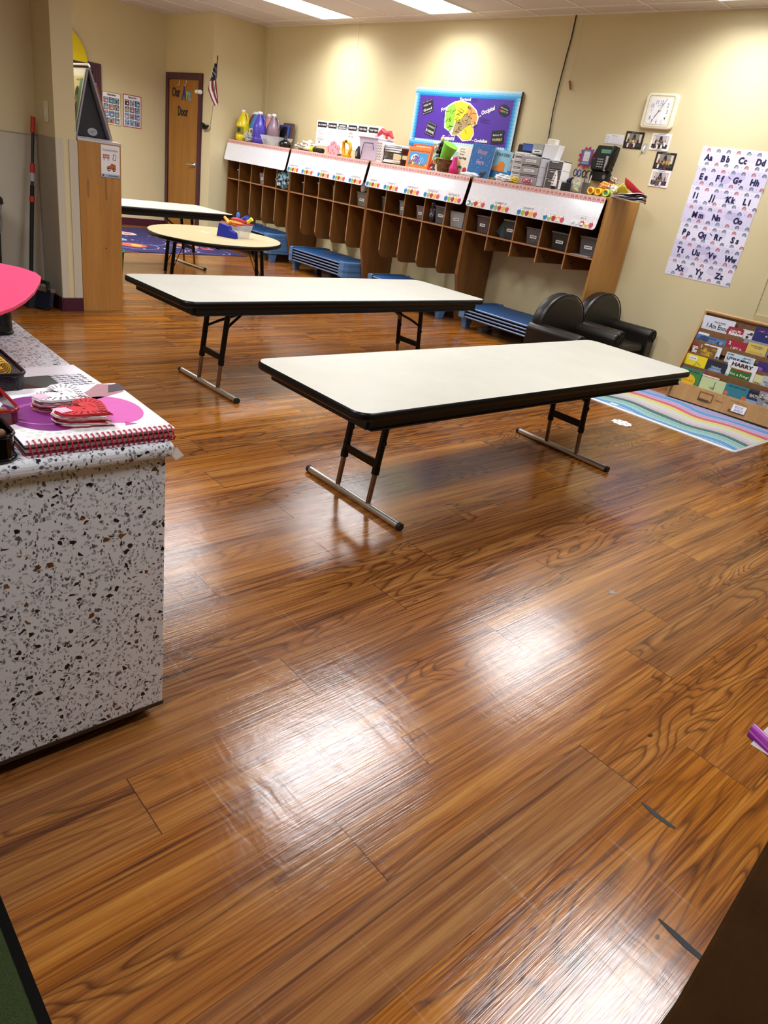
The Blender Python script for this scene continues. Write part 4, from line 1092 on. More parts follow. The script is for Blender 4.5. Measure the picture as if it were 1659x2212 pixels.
g = G(); g.tube([(.045 * math.cos(a * 1.0) * (1 + .2 * math.sin(3 * a)), -.004 * math.sin(2 * a), .016 * math.sin(a * 2 + .5)) for a in [i * .5 for i in range(26)]], .006, C('d8487c', .4), 7); g.build('ribbon_coil', t)
g = G(); g.box(-.085, -.06, 0, .085, .06, .06, C('3c5cb4', .4)); g.box(-.09, -.065, .055, .09, .065, .064, C('4a6cc8', .4)); tag(g.build('blue_tub', loc=(-4.655, 5.88, TZ + .285), bev=.004), 'blue plastic tub on top of the black bag and small drawer tower', 'tub')
g = G(); g.box(-.06, -.06, 0, .06, .06, .085, C('a8aca8', .4)); g.box(-.05, -.062, .01, .05, -.060, .035, PAPER); g.box(-.03, -.063, .018, .03, -.062, .026, INK); tag(g.build('grey_bin', loc=(-4.50, 5.80, TZ + .263), bev=.005), 'grey-green bin with a white label on top of the drawer towers', 'bin')
t = thing('white_pouch', 'white open bin standing on the drawer units with a folded towel', 'bin', (-4.36, 5.78, TZ + .233))
g = G(); g.prism([(-.08, 0), (.07, 0), (.095, .12), (-.07, .12)], -.04, .04, C('e8e9ee', .5), 'y'); g.build('pouch_body', t, bev=.004)
g = G(); g.prism(rr(-.06, .12, .03, .165, .008), -.03, .03, C('eceade', .5), 'y'); g.build('folded_towel', t, bev=.006)
t = thing('glue_tube', 'white tube with maroon printing standing cap down', 'tube', (-4.155, 5.625, TZ))
g = G(); g.lathe([(.018, 0), (.018, .025)], (0, 0, 0), INK, 12); g.build('cap', t)
g = G(); vs = []
for (r, ry, z) in ((.024, .024, .025), (.026, .022, .05), (.022, .012, .10), (.006, .004, .15)): vs += [(r * math.cos(2 * PI * i / 12), ry * math.sin(2 * PI * i / 12), z) for i in range(12)]
g.add(vs, [(k * 12 + i, k * 12 + (i + 1) % 12, (k + 1) * 12 + (i + 1) % 12, (k + 1) * 12 + i) for k in range(3) for i in range(12)], C('e4dcdc', .4), True)
for k in range(4): g.cbox((.002 * k, -.0255 + .004 * k, .045 + .022 * k), (.02 - .003 * k, .004, .006), C('8c4450', .5))
g.build('tube_body', t)
t = thing('black_caddy', 'small black bin holding yellow and navy yarn', 'bin', (-4.08, 5.78, TZ))
g = G(); g.box(-.075, -.05, 0, .075, .05, .07, C('1e1e22', .5)); g.build('bin_body', t, bev=.006)
for k, (c_, x) in enumerate((('dcd28c', .02), ('3c3a68', -.03), ('c8b45c', .05), ('26264a', .0))):
    g = G()
    for q in range(5):
        a0 = q * 1.3 + k
        g.tube([(x + .022 * math.cos(a) * math.cos(a0), .022 * math.cos(a) * math.sin(a0), .085 + .02 * math.sin(a) + .012 * (k > 1)) for a in [2 * PI * i / 14 for i in range(14)]], .0045, C(c_, .8), 5, closed=True)
    g.build('yarn_ball', t)
def scissors(label, x, y, z, col, s=1.0, rz=0, group='scissors standing in the jar'):
    t = thing('scissors', label, 'scissors', (x, y, z), rz, group)
    g = G()
    for q in (-1, 1): g.tube([(q * .02 * s + .017 * s * math.cos(a), 0, .03 * s + .026 * s * math.sin(a)) for a in [2 * PI * i / 16 for i in range(16)]], .0055, C(col, .4), 7, closed=True)
    g.build('finger_loops', t)
    g = G(); g.cbox((-.004, 0, -.045 * s), (.010, .002, .09 * s), CHROME); g.cbox((.004, .002, -.045 * s), (.010, .002, .09 * s), CHROME); g.build('blades', t)
scissors('blue-handled scissors standing in the glass jar', -3.985, 5.69, TZ + .125, '26348c')
scissors('black-handled scissors beside the blue-handled ones', -3.915, 5.72, TZ + .125, '101012')
t = thing('glass_jar', 'clear glass jar half full of cream pompoms', 'jar', (-3.945, 5.67, TZ))
g = G(); g.lathe([(.001, .003), (.042, .004), (.047, .01), (.047, .088), (.040, .10), (.038, .12)], (0, 0, 0), clear('jar_glass', 'c8d0cc', .28, .05), 20); g.build('glass', t)
g = G(); rnd = random.Random(9)
for k in range(26):
    a = rnd.uniform(0, 6.28); q = rnd.uniform(0, .032); g.ell((q * math.cos(a), q * math.sin(a), .014 + .065 * k / 26), (.010, .010, .009), C('dcd8a8', .8), 7, 5)
g.build('pompoms', t)
t = thing('pen_cup', 'cup of pens and white-handled scissors right of the glass jar', 'pen cup', (-3.865, 5.69, TZ))
g = G(); g.lathe([(.030, 0), (.034, .09)], (0, 0, 0), C('5a5654', .3), 16); g.build('cup', t)
for k in range(6):
    g = G(); a = k * 1.05; g.tube([(.014 * math.cos(a), .014 * math.sin(a), .01), (.03 * math.cos(a), .03 * math.sin(a), .15 + .012 * (k % 3))], .0045, C(['d8d6d4', '2a2a2e', '8c8a88', 'e8e6e2', '3c3a3a', 'b0a8a0'][k], .4), 6); g.build('pen', t)
# clutter at the right end
for k in range(3):
    t = thing('toy_reel', ['orange spool toy on its side, left of three', 'orange and yellow spool toy in the middle of three', 'small yellow and green spool toy, right of three'][k], 'toy', (-3.75 + .075 * k, 5.62, TZ + .032), .2, 'yellow and orange toy spools')
    g = G(); g.X = Matrix.Rotation(PI / 2, 4, 'X') if k else Matrix.Rotation(PI / 2, 4, 'Y')
    g.lathe([(.026, -.03), (.030, -.024), (.022, -.02), (.028, -.012), (.022, -.006), (.028, .0), (.022, .006), (.028, .012), (.026, .03)], (0, 0, 0), C(['e8742c', 'ec8a24', '4c9c6c'][k], .4), 16); g.build('ribbed_body', t)
    g = G(); g.X = Matrix.Rotation(PI / 2, 4, 'X')
    for s_ in (-1, 1): g.tube([(.024 * math.cos(a), .024 * math.sin(a), s_ * .03) for a in [2 * PI * i / 16 for i in range(16)]], .007, C('f0d428', .4), 6, closed=True)
    g.build('yellow_rims', t)
for (nm, x, y, z, r, ms, sd, lb) in (
    ('toy_animal', -3.69, 5.70, .085, (.05, .03, .035), ['e88a20', 'f0a83c', 'e8e4d8'], 71, 'orange soft toy on the heap at the right end of the lockers'),
    ('toy_horse', -3.68, 5.80, .125, (.03, .025, .04), ['7c4c2c', 'e8e6e4'], 72, 'small brown and white toy figure at the back of the heap'),
    ('toy_panda', -3.615, 5.72, .07, (.04, .03, .03), ['e8e6e6', '1c1a1e'], 73, 'black and white soft toy beside the orange one')):
    crumple(nm, lb, 'toy', (x, y, TZ + z), r, [C(m, .6) for m in ms], sd)
def sheet(name, label, cat, x, y, z, w_, d_, col, rot, group='loose folders and papers on the right end'):
    g = G(); nx, ny = 8, 4; vs = []
    for i in range(nx + 1):
        for j in range(ny + 1):
            u = i / nx - .5; v = j / ny - .5; vs.append((u * w_, v * d_, .012 * math.sin(u * 5) * math.cos(v * 4)))
    fs = [(i * (ny + 1) + j, (i + 1) * (ny + 1) + j, (i + 1) * (ny + 1) + j + 1, i * (ny + 1) + j + 1) for i in range(nx) for j in range(ny)]
    g.add(vs, fs, C(col, .6), True)
    o = g.build(name, loc=(x, y, TZ + z), rot=rot); sm = o.modifiers.new('thick', 'SOLIDIFY'); sm.thickness = .003
    return tag(o, label, cat, group)
sheet('paper_folder', 'bright red paper leaning over the heap at the right end', 'paper', -3.47, 5.83, .085, .24, .14, 'c8283c', (-.6, .42, 0))
sheet('paper_folder', 'yellow folded paper between the toys and the red paper', 'paper', -3.60, 5.80, .07, .14, .12, 'e8d430', (-.7, -.1, 0))
g = G(); g.tube([(0, 0, 0), (.10, .02, .11)], .006, C('e8d860', .4), 7); tag(g.build('yellow_stick', loc=(-3.62, 5.68, TZ + .012)), 'thin yellow stick leaning in the heap of papers', 'stick')
for k, (c_, z, rz) in enumerate((('e4e0e6', .012, .1), ('6c5a68', .022, -.15), ('dcdae0', .032, .25), ('2c2630', .042, .05), ('e8e6ec', .052, -.3))):
    sheet('loose_sheet', ['white sheet at the bottom of the right-end heap', 'mauve sheet second in the right-end heap', 'white sheet third in the right-end heap', 'black sheet fourth in the right-end heap', 'white sheet topmost in the right-end heap'][k], 'paper', -3.47 + .01 * k, 5.74, z, .26 - .02 * k, .16, c_, (0, -.03 * k, rz))

# ------------------------------------------------------------------ things on the back wall
YW = 6.0985
t = thing('bulletin_board', 'purple bulletin board with a blue scalloped border and a coloured brain', 'bulletin board', (-6.56, 6.10, 1.59))
BW, BH = 1.47, 0.57
g = G(); g.box(0, -.028, 0, BW, 0, BH, C('5a4a3c', .5)); g.build('board_frame', t, bev=.003)
g = G(); g.plane((0, -.0285, 0)); g.rect(.0, .0, BW, BH, C('4a2496', .6), 1); g.build('purple_backing', t)
g = G(); g.plane((0, -.030, 0), eps=.0006)
BLS = [C('b8ddee', .5), C('7cc4e8', .5), C('38a4e0', .5), C('0c84d0', .5)]
for q in range(4):
    th = .075 - .018 * q; m = BLS[3 - q] if False else BLS[q]
    g.rect(-.004, BH - .018 * (q + 1), BW + .004, BH - .018 * q, m, 1); g.rect(-.004, .018 * (3 - q), BW + .004, .018 * (4 - q), m, 1)
    g.rect(.018 * q - .004, .06, .018 * (q + 1) - .004, BH - .06, m, 1.5); g.rect(BW - .018 * (q + 1) + .004, .06, BW - .018 * q + .004, BH - .06, m, 1.5)
    for k in range(46):
        u = BW * (k + .5 * (q % 2)) / 46
        g.disc(u, BH - .018 * (q + 1) + .002, .014, m, 2 + (3 - q) * .3, 8, ry=.010, a0=PI, a1=2 * PI); g.disc(u, .018 * (4 - q), .014, m, 2, 8, ry=.008, a0=0, a1=PI)
    for k in range(14):
        v = .07 + (BH - .14) * k / 13
        g.disc(.018 * (q + 1) - .004, v, .009, m, 2.5, 8, ry=.014, a0=-PI / 2, a1=PI / 2); g.disc(BW - .018 * (q + 1) + .004, v, .009, m, 2.5, 8, ry=.014, a0=PI / 2, a1=1.5 * PI)
g.build('scalloped_border', t)
# brain cutout in board coordinates (u from the left, v from the bottom)
def bp(x, y):   # board-crop coordinates mapped onto the board plane
    return ((x - 20) / 1560.0 * 1.0, y)
BR = [(460, 560), (455, 690), (520, 740), (560, 810), (640, 800), (720, 890), (840, 880), (890, 790), (880, 670), (930, 640), (960, 540), (930, 430), (840, 330), (720, 280), (610, 300), (510, 360), (470, 450)]
# map crop pixels (7.21 per image pixel) to the board plane by four corner pairs
CP = [((25, 60), (0.0, 0.567)), ((1630, 130), (1.456, 0.571)), ((-80, 950), (0.022, 0.007)), ((1480, 1045), (1.483, 0.065))]
def solve_h(src, dst):
    A = []; b = []
    for (x, y), (u, v) in zip(src, dst):
        A.append([x, y, 1, 0, 0, 0, -u * x, -u * y]); b.append(u); A.append([0, 0, 0, x, y, 1, -v * x, -v * y]); b.append(v)
    n = 8
    for i in range(n):
        p = max(range(i, n), key=lambda r: abs(A[r][i])); A[i], A[p] = A[p], A[i]; b[i], b[p] = b[p], b[i]
        for r in range(n):
            if r != i:
                f = A[r][i] / A[i][i]
                for c in range(i, n): A[r][c] -= f * A[i][c]
                b[r] -= f * b[i]
    return [b[i] / A[i][i] for i in range(n)]
HM = solve_h([c[0] for c in CP], [c[1] for c in CP])
def bb(p):
    x, y = p; d = HM[6] * x + HM[7] * y + 1
    return ((HM[0] * x + HM[1] * y + HM[2]) / d, (HM[3] * x + HM[4] * y + HM[5]) / d)
br = thing_b = None
brg = G(); brg.plane((0, -.031, 0), eps=.0006)
cx_, cy_ = 700, 580
brg.poly([bb((cx_ + (x - cx_) * 1.06, cy_ + (y - cy_) * 1.05)) for x, y in BR], C('e8e4d0', .6), 1)
LOB = [('8cc63c', [(470, 450), (510, 360), (610, 310), (620, 420), (600, 520), (590, 640), (545, 730), (520, 735), (465, 690), (462, 560)]),
       ('e8dc28', [(610, 305), (720, 285), (830, 335), (800, 420), (770, 500), (700, 560), (600, 640), (595, 520), (618, 420)]),
       ('e8944c', [(830, 330), (925, 430), (955, 540), (925, 640), (860, 660), (870, 560), (770, 500), (800, 420)]),
       ('a48c5c', [(755, 500), (870, 545), (855, 640), (760, 700), (640, 800), (560, 800), (600, 650), (700, 560)]),
       ('e8c81c', [(880, 670), (885, 790), (835, 875), (725, 885), (690, 780), (760, 700), (850, 650)]),
       ('d8b878', [(690, 780), (725, 885), (650, 800)])]
for c_, ps in LOB: brg.poly([bb(p) for p in ps], C(c_, .6), 3)
rnd = random.Random(4)
for k in range(85):
    x = rnd.uniform(470, 940); y = rnd.uniform(300, 800)
    if (x - 700) ** 2 / 235 ** 2 + (y - 540) ** 2 / 235 ** 2 > .85: continue
    a = rnd.uniform(0, 6.28); pts = []
    for j in range(6): a += rnd.uniform(-.7, .9); x += 15 * math.cos(a); y += 15 * math.sin(a); pts.append(bb((x, y)))
    brg.stroke(pts, .0045, C('3a2c10', .6), 5)
brg.build('brain_cutout', t)
g = G(); g.plane((0, -.0315, 0), eps=.0006)
for (s_, p0, p1, h) in (('Frontal', (398, 445), (545, 375), .048), ('Parietal', (683, 270), (850, 278), .036), ('Occipital', (1020, 500), (1225, 415), .055), ('Temporal', (410, 880), (592, 892), .062), ('Cerebellum', (905, 915), (1102, 930), .042)):
    a, b = bb(p0), bb(p1); g.text(s_, a[0], a[1], h, WH, 1, rot=math.atan2(b[1] - a[1], b[0] - a[0]), width=math.hypot(b[0] - a[0], b[1] - a[1]), bold=.02)
for ln in (((960, 530), (1015, 515), (990, 500)), ((845, 870), (880, 895), (900, 890)), ((520, 800), (515, 830)), ((480, 420), (500, 440))): g.stroke([bb(p) for p in ln], .004, WH, 1)
for (x, y, n_) in ((860, 245, 3), (1000, 550, 4), (420, 480, 3)):
    for k in range(n_): g.stroke([bb((x, y + 22 * k)), bb((x + 70 + 40 * (k % 2) + (30 if x > 900 else 0), y + 8 + 22 * k))], .003, C('2c1468', .6), 1)
g.build('handwritten_labels', t)
SG = [('HERE for', 'Good', [(105, 300), (262, 240), (270, 440), (112, 495)]), ('STAY POSITIVE', 'BE AWESOME', [(195, 580), (335, 650), (262, 845), (140, 775)]), ('choose', 'HAPPY', [(1310, 300), (1470, 370), (1420, 555), (1270, 480)]), ('Believe IN', 'YOURSELF', [(1172, 745), (1365, 735), (1355, 935), (1165, 950)])]
for k, (a_, b_, q) in enumerate(SG):
    c4 = [bb(p) for p in q]; cu = sum(p[0] for p in c4) / 4; cv = sum(p[1] for p in c4) / 4
    rot = math.atan2(c4[1][1] - c4[0][1], c4[1][0] - c4[0][0])
    w_ = math.hypot(c4[1][0] - c4[0][0], c4[1][1] - c4[0][1]); h_ = math.hypot(c4[3][0] - c4[0][0], c4[3][1] - c4[0][1])
    g = G(); g.plane((cu, -.0325, cv), (math.cos(rot), 0, math.sin(rot)), (-math.sin(rot), 0, math.cos(rot)), eps=.0006)
    if k == 2:
        g.disc(0, 0, w_ * .52, INK, 1, 10, ry=h_ * .5); 
    else: g.rrect(-w_ / 2, -h_ / 2, w_ / 2, h_ / 2, .01, INK, 1)
    if k == 1: [g.stroke([(-w_ * .43, -h_ * .43), (w_ * .43, -h_ * .43), (w_ * .43, h_ * .43), (-w_ * .43, h_ * .43), (-w_ * .43, -h_ * .43)], .003, C('a8a4b0', .6), 2)]
    g.text(a_, 0, h_ * .10, h_ * .19, WH, 3, 'c', width=w_ * .72); 
    if k == 2:
        for j, ch in enumerate('HAPPY'): g.text(ch, -w_ * .36 + w_ * .16 * j, -h_ * .2, h_ * .26, C(['d84848', 'e8a83c', '5cb4a8', '4c8cc8', 'c8c848'][j], .6), 3, bold=.02, width=w_ * .13)
    else: g.text(b_, 0, -h_ * .28, h_ * .26, C('e8d8a8', .6) if k == 3 else WH, 3, 'c', width=w_ * .8, bold=.01)
    if k == 0:
        for j in range(7): g.disc(-w_ * .42 + w_ * .14 * j, h_ * .43, .004, WH, 2, 6); g.disc(-w_ * .42 + w_ * .14 * j, -h_ * .43, .004, WH, 2, 6)
    g.build('motto_sign', t)

def wall_sheet(name, label, cat, x0, z0, x1, z1, paper, draw, group=None, th=.0015, plane='back', rot=0.0):
    """a thin sheet on a wall: part sheet + print in one mesh"""
    W, H = x1 - x0, z1 - z0
    g = G()
    if plane == 'back': g.box(0, -th, 0, W, 0, H, paper); g.plane((0, -th, 0)); loc = (x0, 6.0995, z0)
    else: g.box(0, 0, 0, th, W, H, paper); g.plane((th, 0, 0), (0, 1, 0), (0, 0, 1)); loc = (plane, x0, z0)
    draw(g, W, H)
    return tag(g.build(name, loc=loc, rot=(0, rot, 0) if plane == 'back' else (rot, 0, 0)), label, cat, group)
def d_rules(g, W, H):
    ws = [.19, .17, .165, .165, .16, .17]; u = .02
    for k, s_ in enumerate(('BILL OF RIGHTS', 'GUIDELINES', 'UNIVERSAL PRECAUTIONS', 'REMINDER', 'TOP TEN', 'TOP TEN')):
        w_ = ws[k]; g.rect(u, H - .075, u + w_, H - .018, INK, 1)
        if k == 2: g.text('UNIVERSAL', u + w_ / 2, H - .045, .022, WH, 2, 'c', width=w_ * .8, bold=.02); g.text('PRECAUTIONS', u + w_ / 2, H - .068, .022, WH, 2, 'c', width=w_ * .85, bold=.02)
        else: g.text(s_, u + w_ / 2, H - .056, .026, WH, 2, 'c', width=w_ * .82, bold=.02)
        if k < 5: g.text('&', u + w_ + .012, H - .06, .032, INK, 2, bold=.02)
        n_ = [9, 4, 5, 0, 3, 3][k]
        for j in range(n_): g.rect(u + .01, H - .10 - .016 * j, u + w_ - .02 - .03 * (j % 3), H - .098 - .016 * j, GREY_L, 1)
        if k == 3: g.text('SPRAY', u + .03, H - .115, .024, INK, 2, width=.07); g.text('BOTTLES', u + .025, H - .15, .024, INK, 2, width=.09)
        if k in (0, 2): g.rect(u, H - .215, u + w_, H - .213, GREY_L, 1)
        u += w_ + .035
    g.disc(.08, .04, .012, INK, 1, 8)
wall_sheet('rules_poster', 'wide white rules poster headed BILL OF RIGHTS with black title boxes', 'poster', -8.365, 1.455, -7.06, 1.742, PAPER, d_rules)
# clock
t = thing('wall_clock', 'cream rounded-square wall clock showing five past seven', 'clock', (-3.598, 6.10, 2.066))
g = G(); g.prism(rr(-.148, -.131, .148, .131, .035), -.035, 0, CREAM, 'y'); g.build('clock_case', t, bev=.012, seg=3)
g = G()
o = rr(-.118, -.113, .118, .113, .022); i_ = rr(-.092, -.094, .092, .094, .012); n = len(o)
g.add([(a, -.037, b) for a, b in o] + [(a, -.028, b) for a, b in i_], [(k, (k + 1) % n, n + (k + 1) % n, n + k) for k in range(n)], C('b8b49c', .4)); g.build('bezel', t)
g = G(); g.plane((0, -.036, 0)); g.rrect(-.095, -.096, .095, .096, .012, WH, 1)
POS = {12: (.012, .065), 11: (-.032, .065), 10: (-.068, .040), 9: (-.07, 0), 8: (-.068, -.048), 7: (-.042, -.075), 6: (.0, -.075), 5: (.045, -.075), 4: (.068, -.048), 3: (.074, .0), 2: (.070, .045)}
for k, (u, v) in POS.items(): g.text(str(k), u, v - .016, .043, C('c8c4b8', .6) if k in (9, 5) else C('26262a', .6), 2, 'c', sx=.72, bold=.004)
g.text('Sterling', 0, .035, .013, C('6c6c70', .6), 2, 'c'); g.disc(.012, .002, .007, C('c8b88c', .5), 2, 10)
g.build('clock_face', t)
g = G(); g.plane((0, -.0385, 0)); g.stroke([(-.045, -.078), (0, 0)], .003, INK, 1); g.stroke([(-.03, -.05), (0, 0)], .006, INK, 1); g.build('hour_hand', t)
g = G(); g.plane((0, -.0395, 0)); g.stroke([(-.006, -.012), (.052, .092)], .003, INK, 1); g.disc(0, 0, .006, INK, 1.5, 10); g.build('minute_hand', t)
g = G(); g.prism(rr(-.095, -.096, .095, .096, .012), -.0412, -.0408, clear('clock_glass', 'e8ecf0', .06, .05), 'y'); g.build('cover_glass', t)
def d_note(g, W, H):
    g.rect(.004, .004, W - .004, .006, GREY_L, 1); g.rect(W * .35, H - .014, W * .65, H - .010, GREY_L, 1)
    for k in range(4): g.rect(.012, H - .024 - .013 * k, .035, H - .021 - .013 * k, GREY_L, 1); g.rect(.05, H - .026 - .013 * k, W - .012, H - .025 - .013 * k, GREY_L, 1)
wall_sheet('notice_card', 'small white printed form left of the framed class photos', 'paper', -4.062, 1.796, -3.880, 1.874, PAPER, d_note)
def d_photo(seed, dark):
    def f(g, W, H):
        rnd = random.Random(seed)
        g.rect(.016, .016, W - .016, H - .016, C('8c8478' if dark else 'b4b0b4', .5), 1)
        g.rect(.016, .016, W - .016, H * .36, C('3c3834', .5), 2)
        g.rect(.02, H * .3, W * .22, H - .02, C('d8d0bc', .5), 2); g.rect(W * .78, H * .3, W - .02, H - .02, C('d4c4b4' if dark else 'dcc0bc', .5), 2)
        for k in range(9):
            u = W * .24 + W * .52 * (k % 5) / 4 + rnd.uniform(-.006, .006); v = H * (.22 if k > 4 else .42) + rnd.uniform(-.004, .004)
            c_ = rnd.choice(['1c1a1e', 'd8d4d0', '7c2030' if dark else '5a5860', 'b8a850' if dark else 'e4e2e6', '2c2a30'])
            g.rect(u - .008, v - .018, u + .008, v + .012, C(c_, .5), 3 + (k > 4)); g.disc(u, v + .019, .007, C('8c6a50', .5), 3.5 + (k > 4), 8)
        g.poly([(W * .40, H * .5), (W * .60, H * .5), (W * .56, H - .022), (W * .45, H - .022)], C('24222a', .5), 2.5)
        g.rect(W * .3, H - .010, W * .7, H - .006, C('8c8a90', .5), 1); g.rect(W * .35, .006, W * .65, .010, C('8c8a90', .5), 1)
    return f
PHG = 'class photographs on the back wall'
wall_sheet('class_photo', 'black-framed class photograph under the clock, leftmost of the four', 'photo', -3.868, 1.777, -3.690, 1.907, INK, d_photo(1, 1), PHG, .004)
wall_sheet('class_photo', 'white-framed class photograph directly below the clock', 'photo', -3.614, 1.784, -3.438, 1.910, WH, d_photo(2, 0), PHG, .004)
wall_sheet('class_photo', 'black-framed class photograph in the lower right column, above the lowest one', 'photo', -3.530, 1.645, -3.346, 1.775, INK, d_photo(3, 1), PHG, .004)
wall_sheet('class_photo', 'white-framed class photograph lowest of the four', 'photo', -3.526, 1.511, -3.350, 1.641, WH, d_photo(4, 0), PHG, .004)
t = thing('adhesive_hook', 'clear adhesive hook with a white bit between the photographs', 'hook', (-3.655, 6.10, 1.787))
g = G(); g.prism(rr(-.022, -.04, .022, .04, .008), -.003, 0, clear('clear_strip', 'e8e8e4', .5), 'y'); g.build('backing_strip', t)
g = G(); g.tube([(0, -.003, .02), (-.002, -.016, .0), (-.006, -.018, -.02), (-.004, -.008, -.024)], .006, WH, 8); g.build('hook_tip', t)
# alphabet poster strips
PUR = C('d6d2ee', .6); PURL = C('e4e2f6', .6); PURD = C('c4bce2', .6)
RB = [(C('5c6c8c', .6), C('8c9cb4', .6)), (C('b4505a', .6), C('d88c90', .6)), (C('4c5c6c', .6), C('7c949c', .6)), (C('4a4c6c', .6), C('7c80a0', .6))]
ROWS = [['Aa', 'Bb', 'Cc', 'Dd'], ['Ee', 'Ff', 'Gg', 'Hh'], ['Ii', 'Jj', 'Kk', 'Ll'], ['Mm', 'Nn', 'Oo'], ['Pp', 'Qq', 'Rr', 'Ss'], ['Tt', 'Uu', 'Vv', 'Ww'], ['Xx', 'Yy', 'Zz']]
t = thing('alphabet_poster', 'lavender alphabet poster of seven taped strips with rainbows', 'poster', (-3.137, 6.0995, 0.862))
PW_, PH_ = .578, .986
sh_ = PH_ / 7
for r in range(7):
    g = G(); v0 = PH_ - sh_ * (r + 1)
    du = .004 * ((r * 5) % 3 - 1)
    g.box(du, -.0012 - .0006 * (r % 2), v0 - .002, PW_ + du, -.0002, v0 + sh_, PURL if r % 2 == 0 else PUR)
    g.plane((du, -.0012 - .0006 * (r % 2), v0), eps=.0006)
    g.disc(.15 + .1 * (r % 3), .06, .05, PURD if r % 2 else PUR, 1, 14, ry=.03); g.disc(.42 - .08 * (r % 3), .09, .07, PURD if r % 2 else PUR, 1, 14, ry=.03)
    for row in (0, 1):
        for k in range(7):
            u = .045 + k * .082 + (.012 if row else .028); v = .014 if row == 0 else sh_ - .030
            m1, m2 = RB[1] if (k + r + row) % 3 == 1 else RB[[0, 2, 3][(k + r) % 3]]
            g.arc(u, v, .0125, .017, m1, 2, n=8, leg=.007); g.arc(u, v, .007, .0105, m2, 2, n=7, leg=.007); g.arc(u, v, .003, .005, m1, 2, n=5, leg=.007)
            g.disc(u - .041, v + .004, .0022, INK, 2, 6)
    L_ = ROWS[r]
    for k, s_ in enumerate(L_):
        u = .04 + .140 * k if len(L_) == 4 else .085 + .175 * k
        g.text(s_[0], u, .043, .062, NAVY, 4, bold=.03, sx=.92, slant=.05); g.text(s_[1], u + (.058 if s_[0] in 'MW' else .028 if s_[0] in 'IJ' else .043), .043, .060, NAVY, 4, bold=.03, sx=.88, slant=.05)
    g.build('letter_strip', t)
# starburst frame, phone
t = thing('starburst_frame', 'pink and purple starburst paper frame hanging beside the telephone', 'picture frame', (-4.207, 6.10, 1.672))
g = G()
o = []
for i in range(24):
    a = 2 * PI * i / 24 + .1; r = 1.0 if i % 2 else .74
    o.append((.092 * r * math.cos(a), .090 * r * math.sin(a)))
g.prism(o, -.008, 0, C('a8407c', .5), 'y'); g.build('star_outline', t)
g = G(); g.plane((0, -.0085, 0))
for i in range(12):
    a = 2 * PI * (i * 2 + 1) / 24 + .1; g.poly([(.088 * math.cos(a), .086 * math.sin(a)), (.055 * math.cos(a + .28), .055 * math.sin(a + .28)), (.055 * math.cos(a - .28), .055 * math.sin(a - .28))], C(['c83c5c', '6c4cb0', 'b82c48'][i % 3], .5), 1)
g.disc(0, -.085, .014, C('c02c44', .5), 3); g.disc(-.06, -.07, .013, C('b82c48', .5), 3)
g.build('pointed_petals', t)
g = G(); g.plane((0, -.0095, 0)); g.rrect(-.05, -.062, .05, .062, .004, C('6a6cb0', .5), 1); g.rect(-.032, -.035, .032, .045, C('e8e4e4', .5), 2); g.rect(-.032, .045, .032, .054, C('7ca86c', .5), 2)
for k in range(3): g.disc(-.016 + .016 * k, .01, .004, C('c88c8c', .5), 3, 6); g.disc(-.016 + .016 * k, -.012, .004, C('c88c8c', .5), 3, 6)
g.rect(-.04, -.056, .04, -.042, C('8cb8d8', .5), 2); g.build('photo_mat', t)
t = thing('wall_phone', 'black wall telephone with green display and coiled cord', 'telephone', (-4.0, 6.10, 1.49))
g = G(); g.box(-.10, -.05, 0, .09, 0, .085, C('0e0e10', .3)); g.build('wall_mount', t, bev=.008)
g = G(); g.prism([(-.095, .085), (.10, .085), (.12, .19), (.13, .285), (-.07, .285), (-.105, .20)], -.075, -.02, C('121214', .35), 'y'); bd = g.build('phone_body', t, bev=.010)
g = G(); g.tube([(.085, -.085, .10), (.105, -.105, .14), (.115, -.105, .22), (.12, -.085, .28)], [.024, .018, .018, .026], C('0c0c0e', .3), 12); g.build('handset', t)
g = G(); g.prism(rr(-.02, .225, .08, .255, .003), -.0775, -.074, C('5ca488', .3), 'y'); g.plane((0, -.078, 0)); g.text('12:04', .0, .234, .013, C('2c5c4c', .4), 1, width=.06); g.build('display', t)
for r in range(4):
    for k in range(3):
        g = G(); g.cbox((-.03 + .022 * k, -.077, .115 + .02 * r), (.014, .006, .010), C('a4a4a8', .4)); g.build('key', t, bev=.001)
g = G(); g.box(.042, -.077, .085, .066, -.074, .205, C('c8c8cc', .4)); g.plane((0, -.0775, 0))
for k in range(8): g.rect(.045, .09 + .014 * k, .05, .096 + .014 * k, INK, 1)
g.build('speed_dial_strip', t)
g = G(); g.plane((0, -.0755, 0)); g.text('AVAYA', .03, .268, .007, C('a83c3c', .5), 1, 'c'); g.text('...', -.085, .175, .02, WH, 1); g.disc(.045, .045, .001, WH, 1); g.plane((0, -.051, 0)); g.disc(.05, .04, .018, C('8c8c90', .4), 1); g.build('badge', t)
g = G(); pts = []
for i in range(150):
    a = i * .9; f = i / 149; z = .11 - .30 * math.sin(PI * f) ** .8 if f < .5 else -.19 + .02 * math.sin(20 * f) + (f - .5) * .46
    x = .112 + .035 * math.sin(PI * f) + .009 * math.cos(a); z = (.10 - .26 * (1 - (2 * f - 1) ** 2)) + .0
    pts.append((x - .05 * f, -.06 + .009 * math.sin(a), z + .05))
g.tube(pts, .0035, BLKM, 5); g.build('coiled_cord', t)
